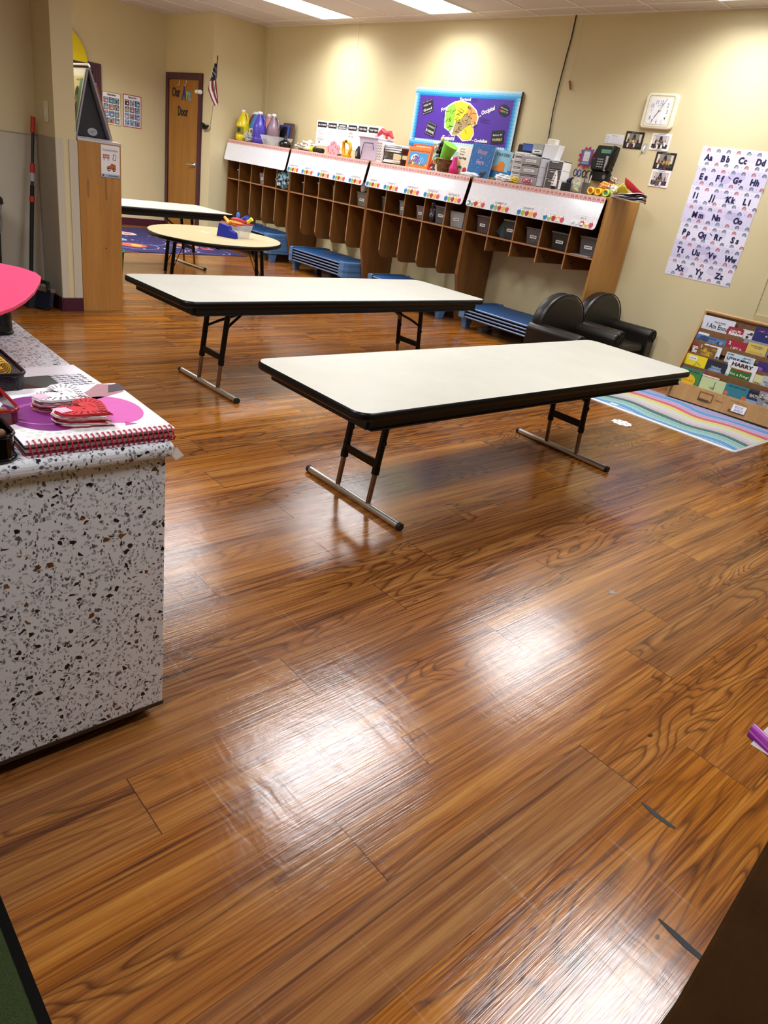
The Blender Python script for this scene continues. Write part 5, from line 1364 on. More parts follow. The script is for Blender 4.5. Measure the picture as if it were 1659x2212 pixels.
# cables and strings
g = G(); g.tube([(-4.671, 6.092, CEIL), (-4.670, 6.092, 2.604), (-4.681, 6.092, 2.462), (-4.690, 6.09, 2.244), (-4.694, 6.09, 2.019), (-4.671, 6.09, 1.718), (-4.665, 6.085, 1.50)], .005, BLKM, 8)
tag(g.build('black_cable'), 'black cable hanging from the ceiling down to the drawer units', 'cable')
for (x, z, lb) in ((-7.72, 1.80, 'thin white string hanging from the ceiling beside the left bright light patch'), (-9.588, 1.75, 'thin white string hanging near the room corner')):
    g = G(); g.tube([(x, 6.094, CEIL), (x + .005, 6.094, 2.5), (x + .01, 6.094, z)], .0022, WH, 6); tag(g.build('hanging_string', loc=(0, 0, 0)), lb, 'string')
t = thing('hanging_clip', 'brown wooden clip on a thin string right of the black cable', 'clip', (-4.565, 6.085, 2.23))
g = G(); g.tube([(-.016, .005, CEIL - 2.235), (-.01, .005, .2), (-.02, 0, .02)], .0018, C('d8d0b8', .6), 5); g.build('string', t)
g = G(); g.X = Matrix.Rotation(-.45, 4, 'Y'); g.box(-.008, -.005, -.038, .008, .006, .038, C('8a5428', .5)); g.build('wooden_clip', t, bev=.002)

# ------------------------------------------------------------------ left wall and closet wall
XL = -11.03
def d_grid(title, seed, border):
    def f(g, W, H):
        g.rect(.010, .010, W - .010, H - .010, WH, 1); g.text(title, W / 2, H - .042, .032, INK, 2, 'c', bold=.03, width=W * .45)
        rnd = random.Random(seed)
        for r in range(4):
            for k in range(3):
                u = .022 + k * (W - .04) / 3; v = .02 + (3 - r) * (H - .075) / 4; a = (W - .04) / 3 - .008; b = (H - .075) / 4 - .010
                c1 = rnd.choice(['1c3c7c', '2a66a8', '1a1c24', '3c5c48', '8c3c34', '20304c', '4c78a8'])
                g.rrect(u, v, u + a, v + b, .006, C(c1, .5), 2, ) ; g.rect(u + .008, v + .008, u + a - .008, v + b * .66, C(rnd.choice(['5c94c4', '9ab4c4', '2c3440', 'b8b09c', 'c87c50', '7c94ac']), .5), 3)
                g.disc(u + a * rnd.uniform(.3, .7), v + b * .38, a * .16, C(rnd.choice(['e4e8ec', '14161c', 'd8d4c8', 'c8b43c']), .5), 4, 8)
                g.rect(u + .012, v + b - .016, u + a - .014, v + b - .008, C('c8d4e4', .5), 3)
    return f
wall_sheet('picture_chart', 'yellow-edged chart titled Opposites with rows of small pictures', 'poster', 4.392, 1.298, 4.660, 1.700, C('b8924c', .6), d_grid('Opposites', 1, 0), 'picture charts on the left wall', .003, XL)
wall_sheet('picture_chart', 'red-edged chart titled Sports with rows of small pictures', 'poster', 4.690, 1.306, 4.955, 1.712, C('9c3038', .6), d_grid('Sports', 5, 0), 'picture charts on the left wall', .003, XL)
g = G(); g.prism([(.62 * math.cos(PI * i / 40), .46 / .62 * .62 * math.sin(PI * i / 40)) for i in range(41)], 0, .004, C('e8d40c', .7), 'x')
tag(g.build('yellow_paper_arch', loc=(XL + .036, 3.58, 1.985)), 'yellow paper half circle above the maroon doorway', 'paper arch')
# flag by the closet door
t = thing('american_flag', 'small American flag hanging from a slanted pole beside the closet door', 'flag', (-9.70, 5.33, 1.46))
FR, FW, FB = C('7c1a2c', .7), C('e6e2e8', .7), C('161a3c', .7)
def fl(y0, z0): return Vector((.05, y0, z0))
g = G()
# hanging cloth: top at the pole, folds down; rows of the mesh follow the stripes
rows = 26; cols = 9
def edge(f):   # left and right outline of the drooping cloth by height fraction (x, z)
    Lp = [(.172, .735), (.085, .623), (.05, .584), (-.01, .495), (-.042, .44), (.062, .339), (.185, .25)]
    Rp = [(.185, .735), (.205, .69), (.222, .63), (.24, .55), (.262, .47), (.288, .375), (.30, .29)]
    q = f * 6; i = min(5, int(q)); a = q - i
    return [tuple(P[i][k] * (1 - a) + P[i + 1][k] * a for k in (0, 1)) for P in (Lp, Rp)]
vs = []
for r in range(rows + 1):
    l, rr2 = edge(r / rows)
    for c in range(cols + 1):
        f = c / cols
        vs.append((l[0] * (1 - f) + rr2[0] * f, -.06 + .02 * math.sin(f * 9 + r * .12), l[1] * (1 - f) + rr2[1] * f))
for r in range(rows):
    for c in range(cols):
        q = [r * (cols + 1) + c, (r + 1) * (cols + 1) + c, (r + 1) * (cols + 1) + c + 1, r * (cols + 1) + c + 1]
        m = FB if r < 12 - (c > 6) * 1 - (c < 2) * 2 else (FR if c % 2 == 0 else FW)
        g.add([vs[i] for i in q], [(0, 1, 2, 3)], m, False)
g.build('flag_cloth', t)
g = G()
for r in range(1, 10):
    l, r2 = edge((r + .5) / rows)
    n_ = 1 + r // 2
    for k in range(n_):
        f = (k + .5 + .25 * (r % 2)) / (n_ + .5); y = l[0] * (1 - f) + r2[0] * f; z = l[1] * (1 - f) + r2[1] * f
        yy = -.06 + .02 * math.sin(f * 9 + (r + .5) * .12) - .004
        g.add([(y + .012 * math.cos(PI / 2 + k2 * PI * .4), yy, z + .010 * math.sin(PI / 2 + k2 * PI * .4)) for k2 in range(5)], [(0, 1, 2, 3, 4)], FW)
g.build('stars', t)
g = G(); g.tube([(.08, -.055, .0), (.13, -.05, .27), (.178, -.045, .70)], .005, C('8c7c5c', .5), 8); g.ell((.192, -.045, .80), (.008, .008, .03), BLKM); g.tube([(.178, -.045, .7), (.190, -.045, .78)], .006, BLKM, 8); g.build('flag_pole', t)
t = thing('flag_bracket', 'black metal clamp bracket holding the small flag beside the closet door', 'bracket', (-9.83, 5.33, 1.46))
g = G(); g.tube([(-.06, -.03, .005), (.0, -.05, .01), (.06, -.05, .0)], [.03, .04, .028], C('2a2624', .35, .6), 12); g.build('clamp_body', t)
g = G(); g.box(-.02, -.045, -.02, .0, 0, .02, BLKM); g.tube([(.07, -.05, -.02), (.14, -.045, .02)], .014, BLKM, 8); g.build('mount_arm', t)
g = G(); g.lathe([(.022, 0), (.026, .03), (.02, .06)], (0, 0, 0), WHT, 14); g.lathe([(.014, .06), (.014, .09)], (0, 0, 0), C('a8a8a8', .3), 10); g.lathe([(.026, .09), (.028, .12), (.02, .135)], (0, 0, 0), WHT, 14)
tag(g.build('door_sensor', loc=(-10.05, 5.285, 1.865), rot=(0, PI / 2, 0)), 'white two-lobed magnetic latch spanning the closet door edge', 'latch')
# switch plate on partition
g = G(); g.box(-.035, -.006, -.065, .035, 0, .065, CREAM); g.box(-.012, -.010, -.03, .012, -.006, .03, WHT)
tag(g.build('light_switch', loc=(-5.70, 1.8885, 1.315), bev=.003), 'tall cream switch plate on the short partition wall', 'light switch')
# ------------------------------------------------------------------ bookcase end with the teaching easel
t = thing('wooden_bookcase', 'tall wooden bookcase seen end-on beside the partition wall', 'bookcase', (-5.56, 2.04, 0))
g = G(); g.box(-.02, 0, 0, 0, .305, 1.172, BIRCH); g.build('side_panel', t, bev=.002)
g = G(); g.box(-.92, 0, 0, -.90, .305, 1.172, BIRCH); g.build('side_panel', t, bev=.002)
g = G(); g.box(-.92, -.002, 1.172, .003, .308, 1.19, C('c8c4c4', .4)); g.build('top_panel', t, bev=.002)
g = G(); g.box(-.90, 0, 0, -.02, .01, 1.17, CUB); g.build('back_panel', t)
for z in (.05, .42, .79): g = G(); g.box(-.90, .01, z, -.02, .30, z + .018, CUB); g.build('shelf', t)
g = G(); g.plane((.0006, 0, 0), (0, 1, 0), (0, 0, 1)); sm_ = C('94662e', .6)
for (u, v0, v1) in ((.185, .80, .945), (.055, .81, .93)): g.rect(u, v0, u + .012, v1, sm_, 1)
g.build('tape_marks', t)
def d_con(g, W, H):
    g.text('Construction', W / 2, H - .038, .022, INK, 1, 'c', width=W * .8)
    OR2 = C('b85a2c', .5)
    for k in range(2):
        for j in range(4): g.rect(.014 + .012 * j, H - .085 + .014 * k, .024 + .012 * j, H - .074 + .014 * k, OR2, 1)
    g.rect(.02, H - .10, .024, H - .085, INK, 1); g.rect(.048, H - .10, .052, H - .085, INK, 1)
    g.stroke([(.085, H - .09), (.105, H - .095), (.108, H - .06), (.09, H - .055), (.085, H - .09)], .003, INK, 1)
    g.poly([(.04, .055), (.105, .055), (.105, .085), (.075, .095), (.065, .078), (.045, .075)], OR2, 1); g.disc(.055, .052, .011, INK, 2); g.disc(.092, .052, .011, INK, 2); g.disc(.055, .052, .005, WH, 3, 8); g.disc(.092, .052, .005, WH, 3, 8)
    g.rect(0, 0, W, .022, C('9cb8d4', .5), 1); g.disc(.014, .012, .006, INK, 2, 8); g.rect(.05, .008, W - .01, .014, C('4c5c70', .5), 2)
wall_sheet('construction_sign', 'white Construction area sign with an orange dump truck on the bookcase end', 'sign', 2.197, .957, 2.333, 1.166, PAPER, d_con, None, .003, -5.5575)
t = thing('flip_easel', 'grey tabletop flip easel standing like a tent on the bookcase', 'easel', (-5.58, 2.04, 1.1905))
AP = (.10, .425)
def board(y0, ln, m, th=.012):
    g = G(); d = Vector((AP[0] - y0, AP[1])).normalized(); n = Vector((-d.y, d.x)) * th
    p = [(y0, 0), (AP[0], AP[1]), (AP[0] + n.x, AP[1] + n.y), (y0 + n.x, n.y)]
    g.prism(p, -ln, 0, m, 'x'); return g
board(.005, .70, C('9a9aa4', .4)).build('front_board', t, bev=.002)
board(.24, .70, C('9a9aa4', .4), -.012).build('rear_board', t, bev=.002)
g = G(); g.prism([(.02, .012), (.225, .012), (.10, .40)], -.69, -.05, C('26262e', .5), 'x'); g.build('inner_lining', t)
g = G(); g.box(-.70, -.01, 0, .0, .25, .008, C('b4b0b8', .4)); g.build('bottom_board', t, bev=.002)
g = G(); g.plane((-.048, 0, 0), (0, 1, 0), (0, 0, 1)); g.disc(.13, .045, .035, C('a8aab0', .4), 1, 16, ry=.025); g.text('easel', .13, .042, .014, C('4c4c54', .5), 2, 'c'); g.build('round_sticker', t)
# pages on the front board (facing the camera side)
d = Vector((0, AP[0] - .005, AP[1])).normalized()
g = G(); g.plane((-.66, .005 - .016, .01), (1, 0, 0), d)
g.rrect(0, 0, .66, .425, .02, C('dcdce0', .5), 0); g.rrect(.01, .01, .65, .415, .01, WH, 1); g.rect(.02, .02, .64, .375, C('dcd8b0', .5), 2); g.rect(.598, .02, .64, .36, C('5c8c74', .5), 3)
g.poly([(.545, .04), (.595, .04), (.605, .17), (.592, .215), (.555, .215), (.540, .17)], C('a82c40', .6), 4); g.disc(.572, .25, .022, C('b47c60', .6), 5, 12, ry=.030); g.disc(.572, .28, .026, C('2c2a2c', .6), 6, 12, ry=.030)
g.poly([(.562, .215), (.582, .215), (.572, .15)], WH, 5); g.disc(.55, .055, .008, C('b47c60', .6), 5, 8); g.disc(.585, .06, .008, C('b47c60', .6), 5, 8); g.text('every day!', .53, .345, .026, INK, 4, 'l', width=.06)
pg = g.build('story_page', t)
g = G(); g.tube([(-.64, AP[0] - .02, AP[1] + .0), (-.64, AP[0], AP[1] + .025), (-.02, AP[0] + .005, AP[1] + .025), (-.01, AP[0] + .01, AP[1] + .01)], .006, WHT, 8); g.build('carry_handle', t)
g = G(); g.X = Matrix.Rotation(.30, 4, 'X'); g.box(-.30, 0, 0, 0, .014, .36, C('8c5a30', .5)); tag(g.build('leaning_book', loc=(-5.66, 2.315, 1.193), bev=.002), 'brown and maroon book leaning against the back of the flip easel', 'book')

# ------------------------------------------------------------------ book display stand and rug
def m_rug():
    t = NT('rainbow_rug_pile')
    v = t.obj()
    s = t.n('ShaderNodeSeparateXYZ', ins={0: v})
    x, y = s.outputs[0], s.outputs[1]
    w1 = t.math('MULTIPLY', t.math('SINE', t.math('MULTIPLY_ADD', x, 9.0, 2.2)), 0.035)
    w2 = t.math('MULTIPLY', t.math('SINE', t.math('MULTIPLY_ADD', x, 17.0, t.math('MULTIPLY', y, 6.0))), 0.012)
    nz = t.math('MULTIPLY', t.math('SUBTRACT', t.noise(v, 90, 2), 0.5), 0.012)
    f = t.math('ADD', t.math('ADD', y, w1), t.math('ADD', w2, nz))
    f = t.math('DIVIDE', t.math('ADD', f, 0.05), 0.95)
    B = [('6ab0e0', .0), ('4a9cd8', .06), ('8cc8c4', .145), ('7cbcb4', .19), ('1c6464', .255), ('c8b8c0', .335), ('d8c8cc', .40), ('d4dcc8', .455), ('e4d864', .535), ('d8505c', .605), ('c8a0d4', .675), ('4c9cd8', .765), ('a8a0d4', .85)]
    st = []
    for c, p in B:
        if p > 0: st.append((p - .006, 'eceee8'))
        st.append((p, c))
    st = st[:31]
    c = t.ramp(f, st, 'CONSTANT')
    sp = t.noise(v, 420, 2, .7)
    c = t.mix(0.16, c, rgb('5a5a60'))
    c = t.mix(t.math('MULTIPLY', sp, .10), c, rgb('ffffff'))
    t.col(c); t.rough(.95)
    t.link(t.bump(sp, .7, .006), t.b.inputs['Normal'])
    return t.mat
t = thing('rainbow_rug', 'small rug with wavy rainbow stripes in front of the book stand', 'rug', (-2.73, 4.70, 0))
g = G(); g.prism(rr(.012, .012, 1.14, .85, .02), 0.0005, .009, m_rug()); g.build('rug_pile', t)
g = G(); o = rr(.0, .0, 1.152, .858, .03); i_ = rr(.014, .014, 1.138, .848, .02); n = len(o)
g.add([(a, b, .0008) for a, b in o] + [(a, b, .0095) for a, b in i_], [(k, (k + 1) % n, n + (k + 1) % n, n + k) for k in range(n)], C('e4e4e0', .8)); g.build('white_binding', t)
AZ = .07
t = thing('book_display', 'sloping birch book display stand against the back wall', 'book stand', (-2.505, 5.515, 0), AZ)
SW = .80
SL = .36
def sp(z, o=0): return (SL * z + o, z)
for x in (-.012, SW - .006):
    out = [(.0, .0), (-.012, .10), sp(.60, -.012), sp(.66, -.01)] + [(.255 + .028 * math.cos(a), .672 + .028 * math.sin(a)) for a in (2.6, 2.1, 1.6, 1.1, .5)] + [(.30, .60), (.37, 0)]
    g = G(); g.prism(out, x, x + .018, SHELFW, 'x'); g.build('side_panel', t, bev=.004)
g = G(); g.prism([sp(.0, .10), sp(.68, .022), sp(.68, .030), sp(.0, .108)], .006, SW - .006, CUB, 'x'); g.build('back_panel', t)
g = G(); g.tube([(.006, .243, .683), (SW - .006, .243, .683)], .015, SHELFW, 10); g.build('top_rail', t)
g = G(); g.prism([sp(.018, -.002), sp(.143, -.008), sp(.143, .006), sp(.018, .010)], .006, SW - .006, SHELFW, 'x'); bl = g.build('front_lip', t, bev=.003)
g = G(); g.prism([sp(.0, .004), sp(.02, .0), sp(.02, .08), sp(.0, .08)], .0, SW, BLKM, 'x'); g.build('dark_kick', t)
LIPM = m_wood('shelf_hardboard', '6a4824', '7a552c', '866038')
S1 = .12
ZT = (.143, .279, .370, .468, .556)
def yr(k, z, o=0.0): return SL * ZT[k] + S1 * (z - ZT[k]) + o
for k in range(1, 5):
    zt = ZT[k]
    g = G(); g.prism([(yr(k, zt - .062, -.010), zt - .062), (yr(k, zt, -.010), zt), (yr(k, zt, -.004), zt), (yr(k, zt - .062, -.004), zt - .062)], .006, SW - .006, LIPM, 'x'); g.build('tier_lip', t, bev=.001)
# lip decals
g = G(); g.plane((0, -.0095, 0.0), (1, 0, 0), (0, SL, 1), eps=.0006)
WR = 1.0 / math.sqrt(1 + SL * SL)
def V_(v): return v / WR
BRN = C('6a3c28', .6)
for a, b in (((.232, .118), (.335, .118)), ((.335, .118), (.337, .062)), ((.337, .062), (.235, .062)), ((.235, .062), (.229, .118))): g.stroke([(a[0], V_(a[1])), (b[0], V_(b[1]))], .006, BRN, 1)
g.rect(.232, V_(.055), .32, V_(.072), C('4a2a20', .6), 1)
g.text('Library', .36, V_(.085), .018, BRN, 1, width=.06, bold=.01)
g.rect(.478, V_(.045), .60, V_(.062), C('5c3424', .6), 1)
g.stroke([(.46, V_(.125)), (.60, V_(.115))], .002, BRN, 1)
g.build('worn_stickers', bl)
g = G(); g.plane((.50, -.0115 + 0.0, 0.0), (1, 0, 0), (0, SL, 1), eps=.0006)
g.rect(0, V_(.052), .10, V_(.104), PAPER, 1); g.text('BOOK', .018, V_(.080), .026, C('2c50a0', .6), 2, width=.062); g.text('SHELF', .018, V_(.058), .026, C('2c50a0', .6), 2, width=.068)
g.build('paper_label', bl)
# books on the stand: u0, u1, top v, hidden-bottom v, row offset, cover colour, art, label
def on_stand(u0, u1, vt, vb, off, cover, draw, label, th=.005, roll=0.0, rnd_=True):
    t = thing('picture_book', label, 'book', (0, 0, 0), 0, 'picture books on the book stand')
    Mx = Matrix.Translation((-2.505, 5.515, 0)) @ Matrix.Rotation(AZ, 4, 'Z')
    k = {10: 0, 22: 1, 31: 2, 40: 3, 50: 4}[round(vb * 100)]
    W, H = u1 - u0, (vt - vb) * math.sqrt(1 + S1 * S1)
    base = Mx @ Vector((u0, yr(k, vb, max(off, -.001) * .6), vb))
    t.location = base; t.rotation_euler = (0, 0, AZ)
    lean = -math.atan(S1)
    g = G(); g.prism(rr(0, 0, W, H, min(.006, W / 5)), 0, th, cover, 'y'); c_ = g.build('cover', t, rot=(lean, roll, 0))
    g = G(); g.prism(rr(.002, .002, W - .002, H - .002, .004), .0015, th - .0015, PAPER, 'y'); 
    if draw:
        q = G(); q.plane((0, -.0004, 0), eps=.0005); draw(q, W, H); q.build('cover_art', c_)
    return t
def T(s_, u, v, h, m=INK, w=None, al='c', b=.01, l=3):
    return lambda g, W, H: g.text(s_, W * u, H * v, h, m, l, al, bold=b, width=(W * w if w else None))
def multi(*fs):
    def f(g, W, H):
        for q in fs: q(g, W, H)
    return f
def blob(u, v, r, col, ry=None, l=1, n=12): return lambda g, W, H: g.disc(W * u, H * v, r, C(col, .5), l, n, ry=ry)
def band(v0, v1, col, u0=0, u1=1, l=1): return lambda g, W, H: g.rect(W * u0, H * v0, W * u1, H * v1, C(col, .5), l)
def scatter(seed, cols, n, r):
    def f(g, W, H):
        q = random.Random(seed)
        for k in range(n): g.disc(q.uniform(.1, .9) * W, q.uniform(.1, .85) * H, r * q.uniform(.5, 1.2), C(q.choice(cols), .5), 1 + .1 * (k % 8), 7, ry=r * q.uniform(.3, .9))
    return f
# row 5 (top)
on_stand(.003, .250, .657, .50, .010, C('d4d8e8', .5), multi(T('GRACE BYERS', .55, .74, .016, w=.36), T('I Am Enough', .58, .46, .05, w=.80), blob(.55, .18, .035, '1c1a20', .02), blob(.62, .15, .03, '2c2a30', .018)), 'white picture book titled I Am Enough in the top row')
on_stand(.212, .330, .618, .50, .000, C('9c1c2c', .5), multi(T('Light My', .55, .72, .025, WH, .7), T('Rainbow', .6, .52, .032, WH, .9, b=.03), band(.38, .62, '5c3c40', .2, .9)), 'dark red picture book titled Light My Rainbow in the top row')
on_stand(.318, .412, .622, .50, .006, C('d8d8dc', .5), scatter(4, ['2c2a30', '8c8a90', '4c4a50'], 12, .012), 'black and white picture book in the top row, between the red and the navy ones')
on_stand(.404, .56, .664, .50, .002, C('1c2468', .5), multi(T('A, B, C', .42, .78, .026, C('a83c6c', .5), .5), scatter(5, ['c8c4d8', '3c3c6c'], 8, .008)), 'navy picture book titled A, B, C in the top row')
on_stand(.57, .72, .65, .50, .006, C('3c7c8c', .5), scatter(6, ['d8c43c', '2c4c5c'], 12, .02), 'teal picture book at the right end of the top row')
# row 4
on_stand(.012, .10, .528, .40, .012, C('e4e6e8', .5), scatter(7, ['1c1c20', '8c8c94'], 8, .01), 'white picture book peeking out behind the blue whale book')
on_stand(.0, .246, .512, .40, .004, C('4a6a9c', .5), multi(band(.3, .95, '5878ac', .02, .98), scatter(8, ['34507c', '8098bc', '5c80b0', '2c3c5c'], 20, .03), T('be a friend', .42, .83, .018, C('24305c', .5), .5)), 'wide blue picture book in the second row from the top')
on_stand(.248, .40, .531, .40, .0, C('a01c34', .5), multi(T('2', .16, .72, .035, WH, b=.02), T('I SPY A', .55, .52, .024, WH, .55), T('GUY!', .66, .34, .026, WH, .4)), 'crimson picture book titled I SPY A GUY')
on_stand(.36, .56, .562, .40, .010, C('8a94a0', .5), scatter(9, ['6c4c6c', '3c3c44', 'a8b4b8', '5c3c34'], 22, .02), 'grey patterned picture book behind the yellow one')
on_stand(.402, .545, .546, .40, .0, C('d8bc5c', .5), multi(T('Guess How Much', .45, .85, .012, INK, .6), T('You Say', .5, .77, .011, INK, .4), band(.3, .6, 'c8ac58', .1, .9), scatter(10, ['c88c5c', '8cacb4'], 7, .012)), 'tan yellow picture book at the right of the second row')
on_stand(.57, .72, .545, .40, .004, C('5c7c9c', .5), scatter(21, ['c8d0d8', '3c4c6c'], 14, .016), 'blue-grey picture book at the right end of the second row')
# row 3
on_stand(.018, .10, .437, .31, .012, C('8c1c2c', .5), multi(band(.82, .87, 'e8e4e4'), band(.74, .79, 'e8e4e4'), T('So', .3, .5, .04, WH, b=.03)), 'red and white striped picture book at the left of the third row')
on_stand(.062, .205, .447, .31, .004, C('7c5428', .5), multi(T('2', .16, .82, .03, WH), T('Seeds & Trees', .5, .62, .02, C('e8c43c', .5), .6), T('A and B', .5, .46, .02, C('e8c43c', .5), .5), scatter(11, ['c89c2c', '8c6c24', 'a87c2c'], 16, .02)), 'brown and yellow picture book with a 2 badge in the third row')
on_stand(.10, .240, .456, .31, .014, C('dfe6f0', .5), multi(T('Arctic', .5, .86, .02, INK, .6), scatter(12, ['8cb4d0', '2c3440'], 6, .012)), 'white and blue picture book behind the brown one')
on_stand(.284, .500, .443, .31, .008, C('c4d4e4', .5), multi(T('SOME', .16, .86, .014, INK, .22), T('LITTLE MISS', .45, .60, .028, INK, .75, b=.03), T('books', .75, .85, .014, INK, .25), scatter(13, ['7cacd0', 'e8ecf0'], 8, .016)), 'pale blue picture book behind the HARRY book')
on_stand(.525, .68, .437, .31, .004, C('3c2474', .5), scatter(14, ['6a3c94', '2c1c5c', '8c5cb0'], 12, .022), 'purple picture book at the right of the third row')
# row 2
on_stand(.0, .174, .360, .22, .004, C('e8d41c', .5), multi(band(.70, .92, 'f0eef0', .18, .56), T('STAR', .37, .76, .016, w=.28), scatter(15, ['b4603c', '6c8cb4', '2c2a2c'], 4, .008), lambda g, W, H: g.stroke([(W * .5, H * .4), (W * .6, H * .65), (W * .8, H * .5)], .003, INK, 4)), 'bright yellow picture book titled STAR')
on_stand(.176, .335, .357, .22, .002, C('1a2238', .5), multi(blob(.5, .35, .06, '5c80b0', .045), blob(.5, .30, .045, '8c94a0', .03, 1.5), T('Wishes', .52, .62, .020, C('c8d4dc', .5), .5), T('on Clouds', .52, .48, .018, C('c8d4dc', .5), .5)), 'dark night-sky picture book next to the yellow STAR book')
on_stand(.328, .545, .398, .22, .008, C('e8e8ee', .5), multi(T('HARRY', .50, .79, .038, C('3a1420', .5), .72, b=.03), T('(', .14, .70, .03, INK), band(.0, .4, 'a8bcb8', .0, .2)), 'white picture book titled HARRY')
on_stand(.365, .520, .345, .22, .0, C('2c6a1c', .5), multi(T("I'm a Frog!", .5, .60, .026, WH, .9), band(.92, .99, 'c83c24', .1, .9), band(.98, 1.0, 'd8b43c', .2, .8)), "green picture book titled I'm a Frog in front of HARRY")
on_stand(.548, .62, .345, .22, .004, C('d8d49c', .5), multi(T('WAG', .5, .45, .024, INK, .8),), 'cream picture book titled WAG')
on_stand(.605, .74, .352, .22, .0, C('b8c0c4', .5), multi(T('READ AND', .45, .62, .016, INK, .6), T('THINK', .5, .48, .016, INK, .5)), 'grey picture book at the right of the fourth row')
# row 1 (bottom)
on_stand(.012, .20, .262, .10, .012, C('4c6a7c', .5), multi(scatter(16, ['24303c', 'a8bcc4'], 8, .02)), 'slate blue picture book partly behind the yellow and green one')
on_stand(.03, .186, .252, .10, .004, C('3c8444', .5), multi(T('THE TURTLE', .6, .88, .016, INK, .6), blob(.45, .45, .055, 'e8b818', .05), lambda g, W, H: g.text('SLOW LANE', W * .4, H * .42, .012, INK, 3, 'c', width=W * .6)), 'green and yellow picture book at the left of the bottom row')
on_stand(.19, .325, .250, .10, .012, C('a8343c', .5), multi(band(.9, .96, 'e8e4e4')), 'red-topped picture book behind the pale green one')
on_stand(.195, .386, .232, .10, .0, C('c4d49c', .5), multi(lambda g, W, H: (g.stroke([(W * .42, H * .5), (W * .52, H * .42), (W * .60, H * .44)], .003, INK, 3), g.stroke([(W * .58, H * .85), (W * .585, H * .40)], .004, INK, 3), g.text('Yo!', W * .48, H * .42, .02, INK, 3))), 'pale green plain picture book in the bottom row')
on_stand(.386, .560, .237, .10, .0, C('2c7c8c', .5), multi(T('CAN I HAVE A HUG?', .5, .84, .015, INK, .75), blob(.12, .45, .016, 'd8642c'), blob(.9, .40, .018, 'd8642c')), 'teal board book with orange patches in the bottom row')
on_stand(.562, .68, .240, .10, .004, C('24305c', .5), multi(T('BATS', .38, .60, .032, C('c8c094', .5), .5, b=.02), band(.78, .9, '14161c')), 'navy picture book titled BATS')
on_stand(.56, .64, .180, .10, -.003, C('1c2c64', .5), multi(band(.5, .8, '8ca4bc')), 'small dark blue book low in the bottom row')
on_stand(.636, .79, .262, .10, .0, C('8c8c90', .5), multi(band(.92, 1.0, '8c1c34'), T('ZooBooks', .5, .62, .034, WH, .85), scatter(18, ['4c4c50', 'b4b4b8', '2c2c30'], 16, .016)), 'grey magazine titled ZooBooks at the right of the bottom row')

# bits on the floor
def flat_blob(name, label, cat, pts, x, y, col, th=.0015, holes=None):
    g = G(); g.prism(pts, .0004, th, C(col, .7))
    if holes:
        g.plane((0, 0, th), (1, 0, 0), (0, 1, 0))
        for (u, v, r) in holes: g.disc(u, v, r, C('4a2c18', .6), 1, 6)
    return tag(g.build(name, loc=(x, y, 0)), label, cat)
q = random.Random(6)
pts = [((.066 + .006 * math.sin(9 * a)) * math.cos(a), (.062 + .006 * math.sin(9 * a)) * math.sin(a)) for a in [2 * PI * i / 60 for i in range(60)]]
fl_ = flat_blob('paper_snowflake', 'white cut-paper snowflake lying on the floor beside the rainbow rug', 'paper cutout', pts, -2.245, 4.405, 'eef0f4', .002, [(.04 * math.cos(a), .025 * math.sin(a), .006) for a in (0, 1, 2, 3, 4.2, 5.2)])
flat_blob('paper_scrap', 'tiny white paper scrap on the front edge of the rainbow rug', 'paper', [(-.03, -.012), (.02, -.016), (.034, .008), (-.01, .016), (-.034, .006)], -2.52, 4.75, 'eceef0', .012)
flat_blob('floor_blemish', 'small grey chewed spot on the open wooden floor', 'spot', [(.012 * math.cos(a) * (1 + .4 * math.sin(3 * a)), .016 * math.sin(a)) for a in [i * .5 for i in range(12)]], -1.004, 2.299, '8c8a94', .0012)
# worn seam patches
for (x0, y0, x1, y1, lb) in ((-.392, 1.455, -.30, 1.49, 'dark worn gap between floor planks near the right edge of the photo, upper one'), (-.205, 1.20, -.08, 1.235, 'dark worn gap between floor planks near the right edge of the photo, lower one')):
    g = G(); W = x1 - x0
    pts = [(0, .0), (W * .2, -.006), (W * .5, -.010), (W * .8, -.008), (W, -.002), (W, .004), (W * .6, .004), (W * .3, .006), (0, .004)]
    g.prism(pts, .0003, .0012, C('34383c', .8)); tag(g.build('floor_gap', loc=(x0, y0, 0)), lb, 'floor gap', 'worn gaps in the floor')

# ------------------------------------------------------------------ left alcove: bin, broom, dustpan
t = thing('waste_bin', 'tall black waste bin with clear liner at the left edge', 'bin', (-5.66, 1.335, 0))
g = G(); g.lathe([(.155, 0), (.165, .02), (.19, .60), (.20, .64)], (0, 0, 0), C('0c0c0e', .5), 26); g.build('bin_body', t)
g = G(); g.lathe([(.195, .53), (.206, .60), (.200, .66), (.212, .715), (.208, .73)], (0, 0, 0), clear('bin_liner', '9a9aa4', .5, .2), 26); g.build('liner', t)
g = G(); g.lathe([(.218, .715), (.215, .745), (.16, .80), (.07, .845), (.001, .85)], (0, 0, 0), C('0e0e10', .45), 26); g.build('lid', t)
t = thing('broom', 'black-handled broom with orange grips leaning in the alcove corner', 'broom', (-5.80, 1.70, 0))
P0, P1 = Vector((.02, .04, .17)), Vector((-.045, .145, 1.27))
def pl_(f): return P0.lerp(P1, f)
g = G(); g.tube([P0, pl_(.60)], .0145, BLKM, 10); g.tube([pl_(.60), pl_(.92)], .011, C('2a2c34', .4), 10); g.build('handle', t)
for (a, b, r, lb) in ((.50, .535, .0185, 'collar'), (.675, .73, .0175, 'collar'), (.91, 1.0, .0165, 'end_grip')):
    g = G(); g.tube([pl_(a), pl_(b)], r, C('b83420', .5), 12); g.build(lb, t)
g = G(); g.tube([pl_(.625), pl_(.675)], .0168, C('b0aeb4', .5), 12); g.build('white_sticker', t)
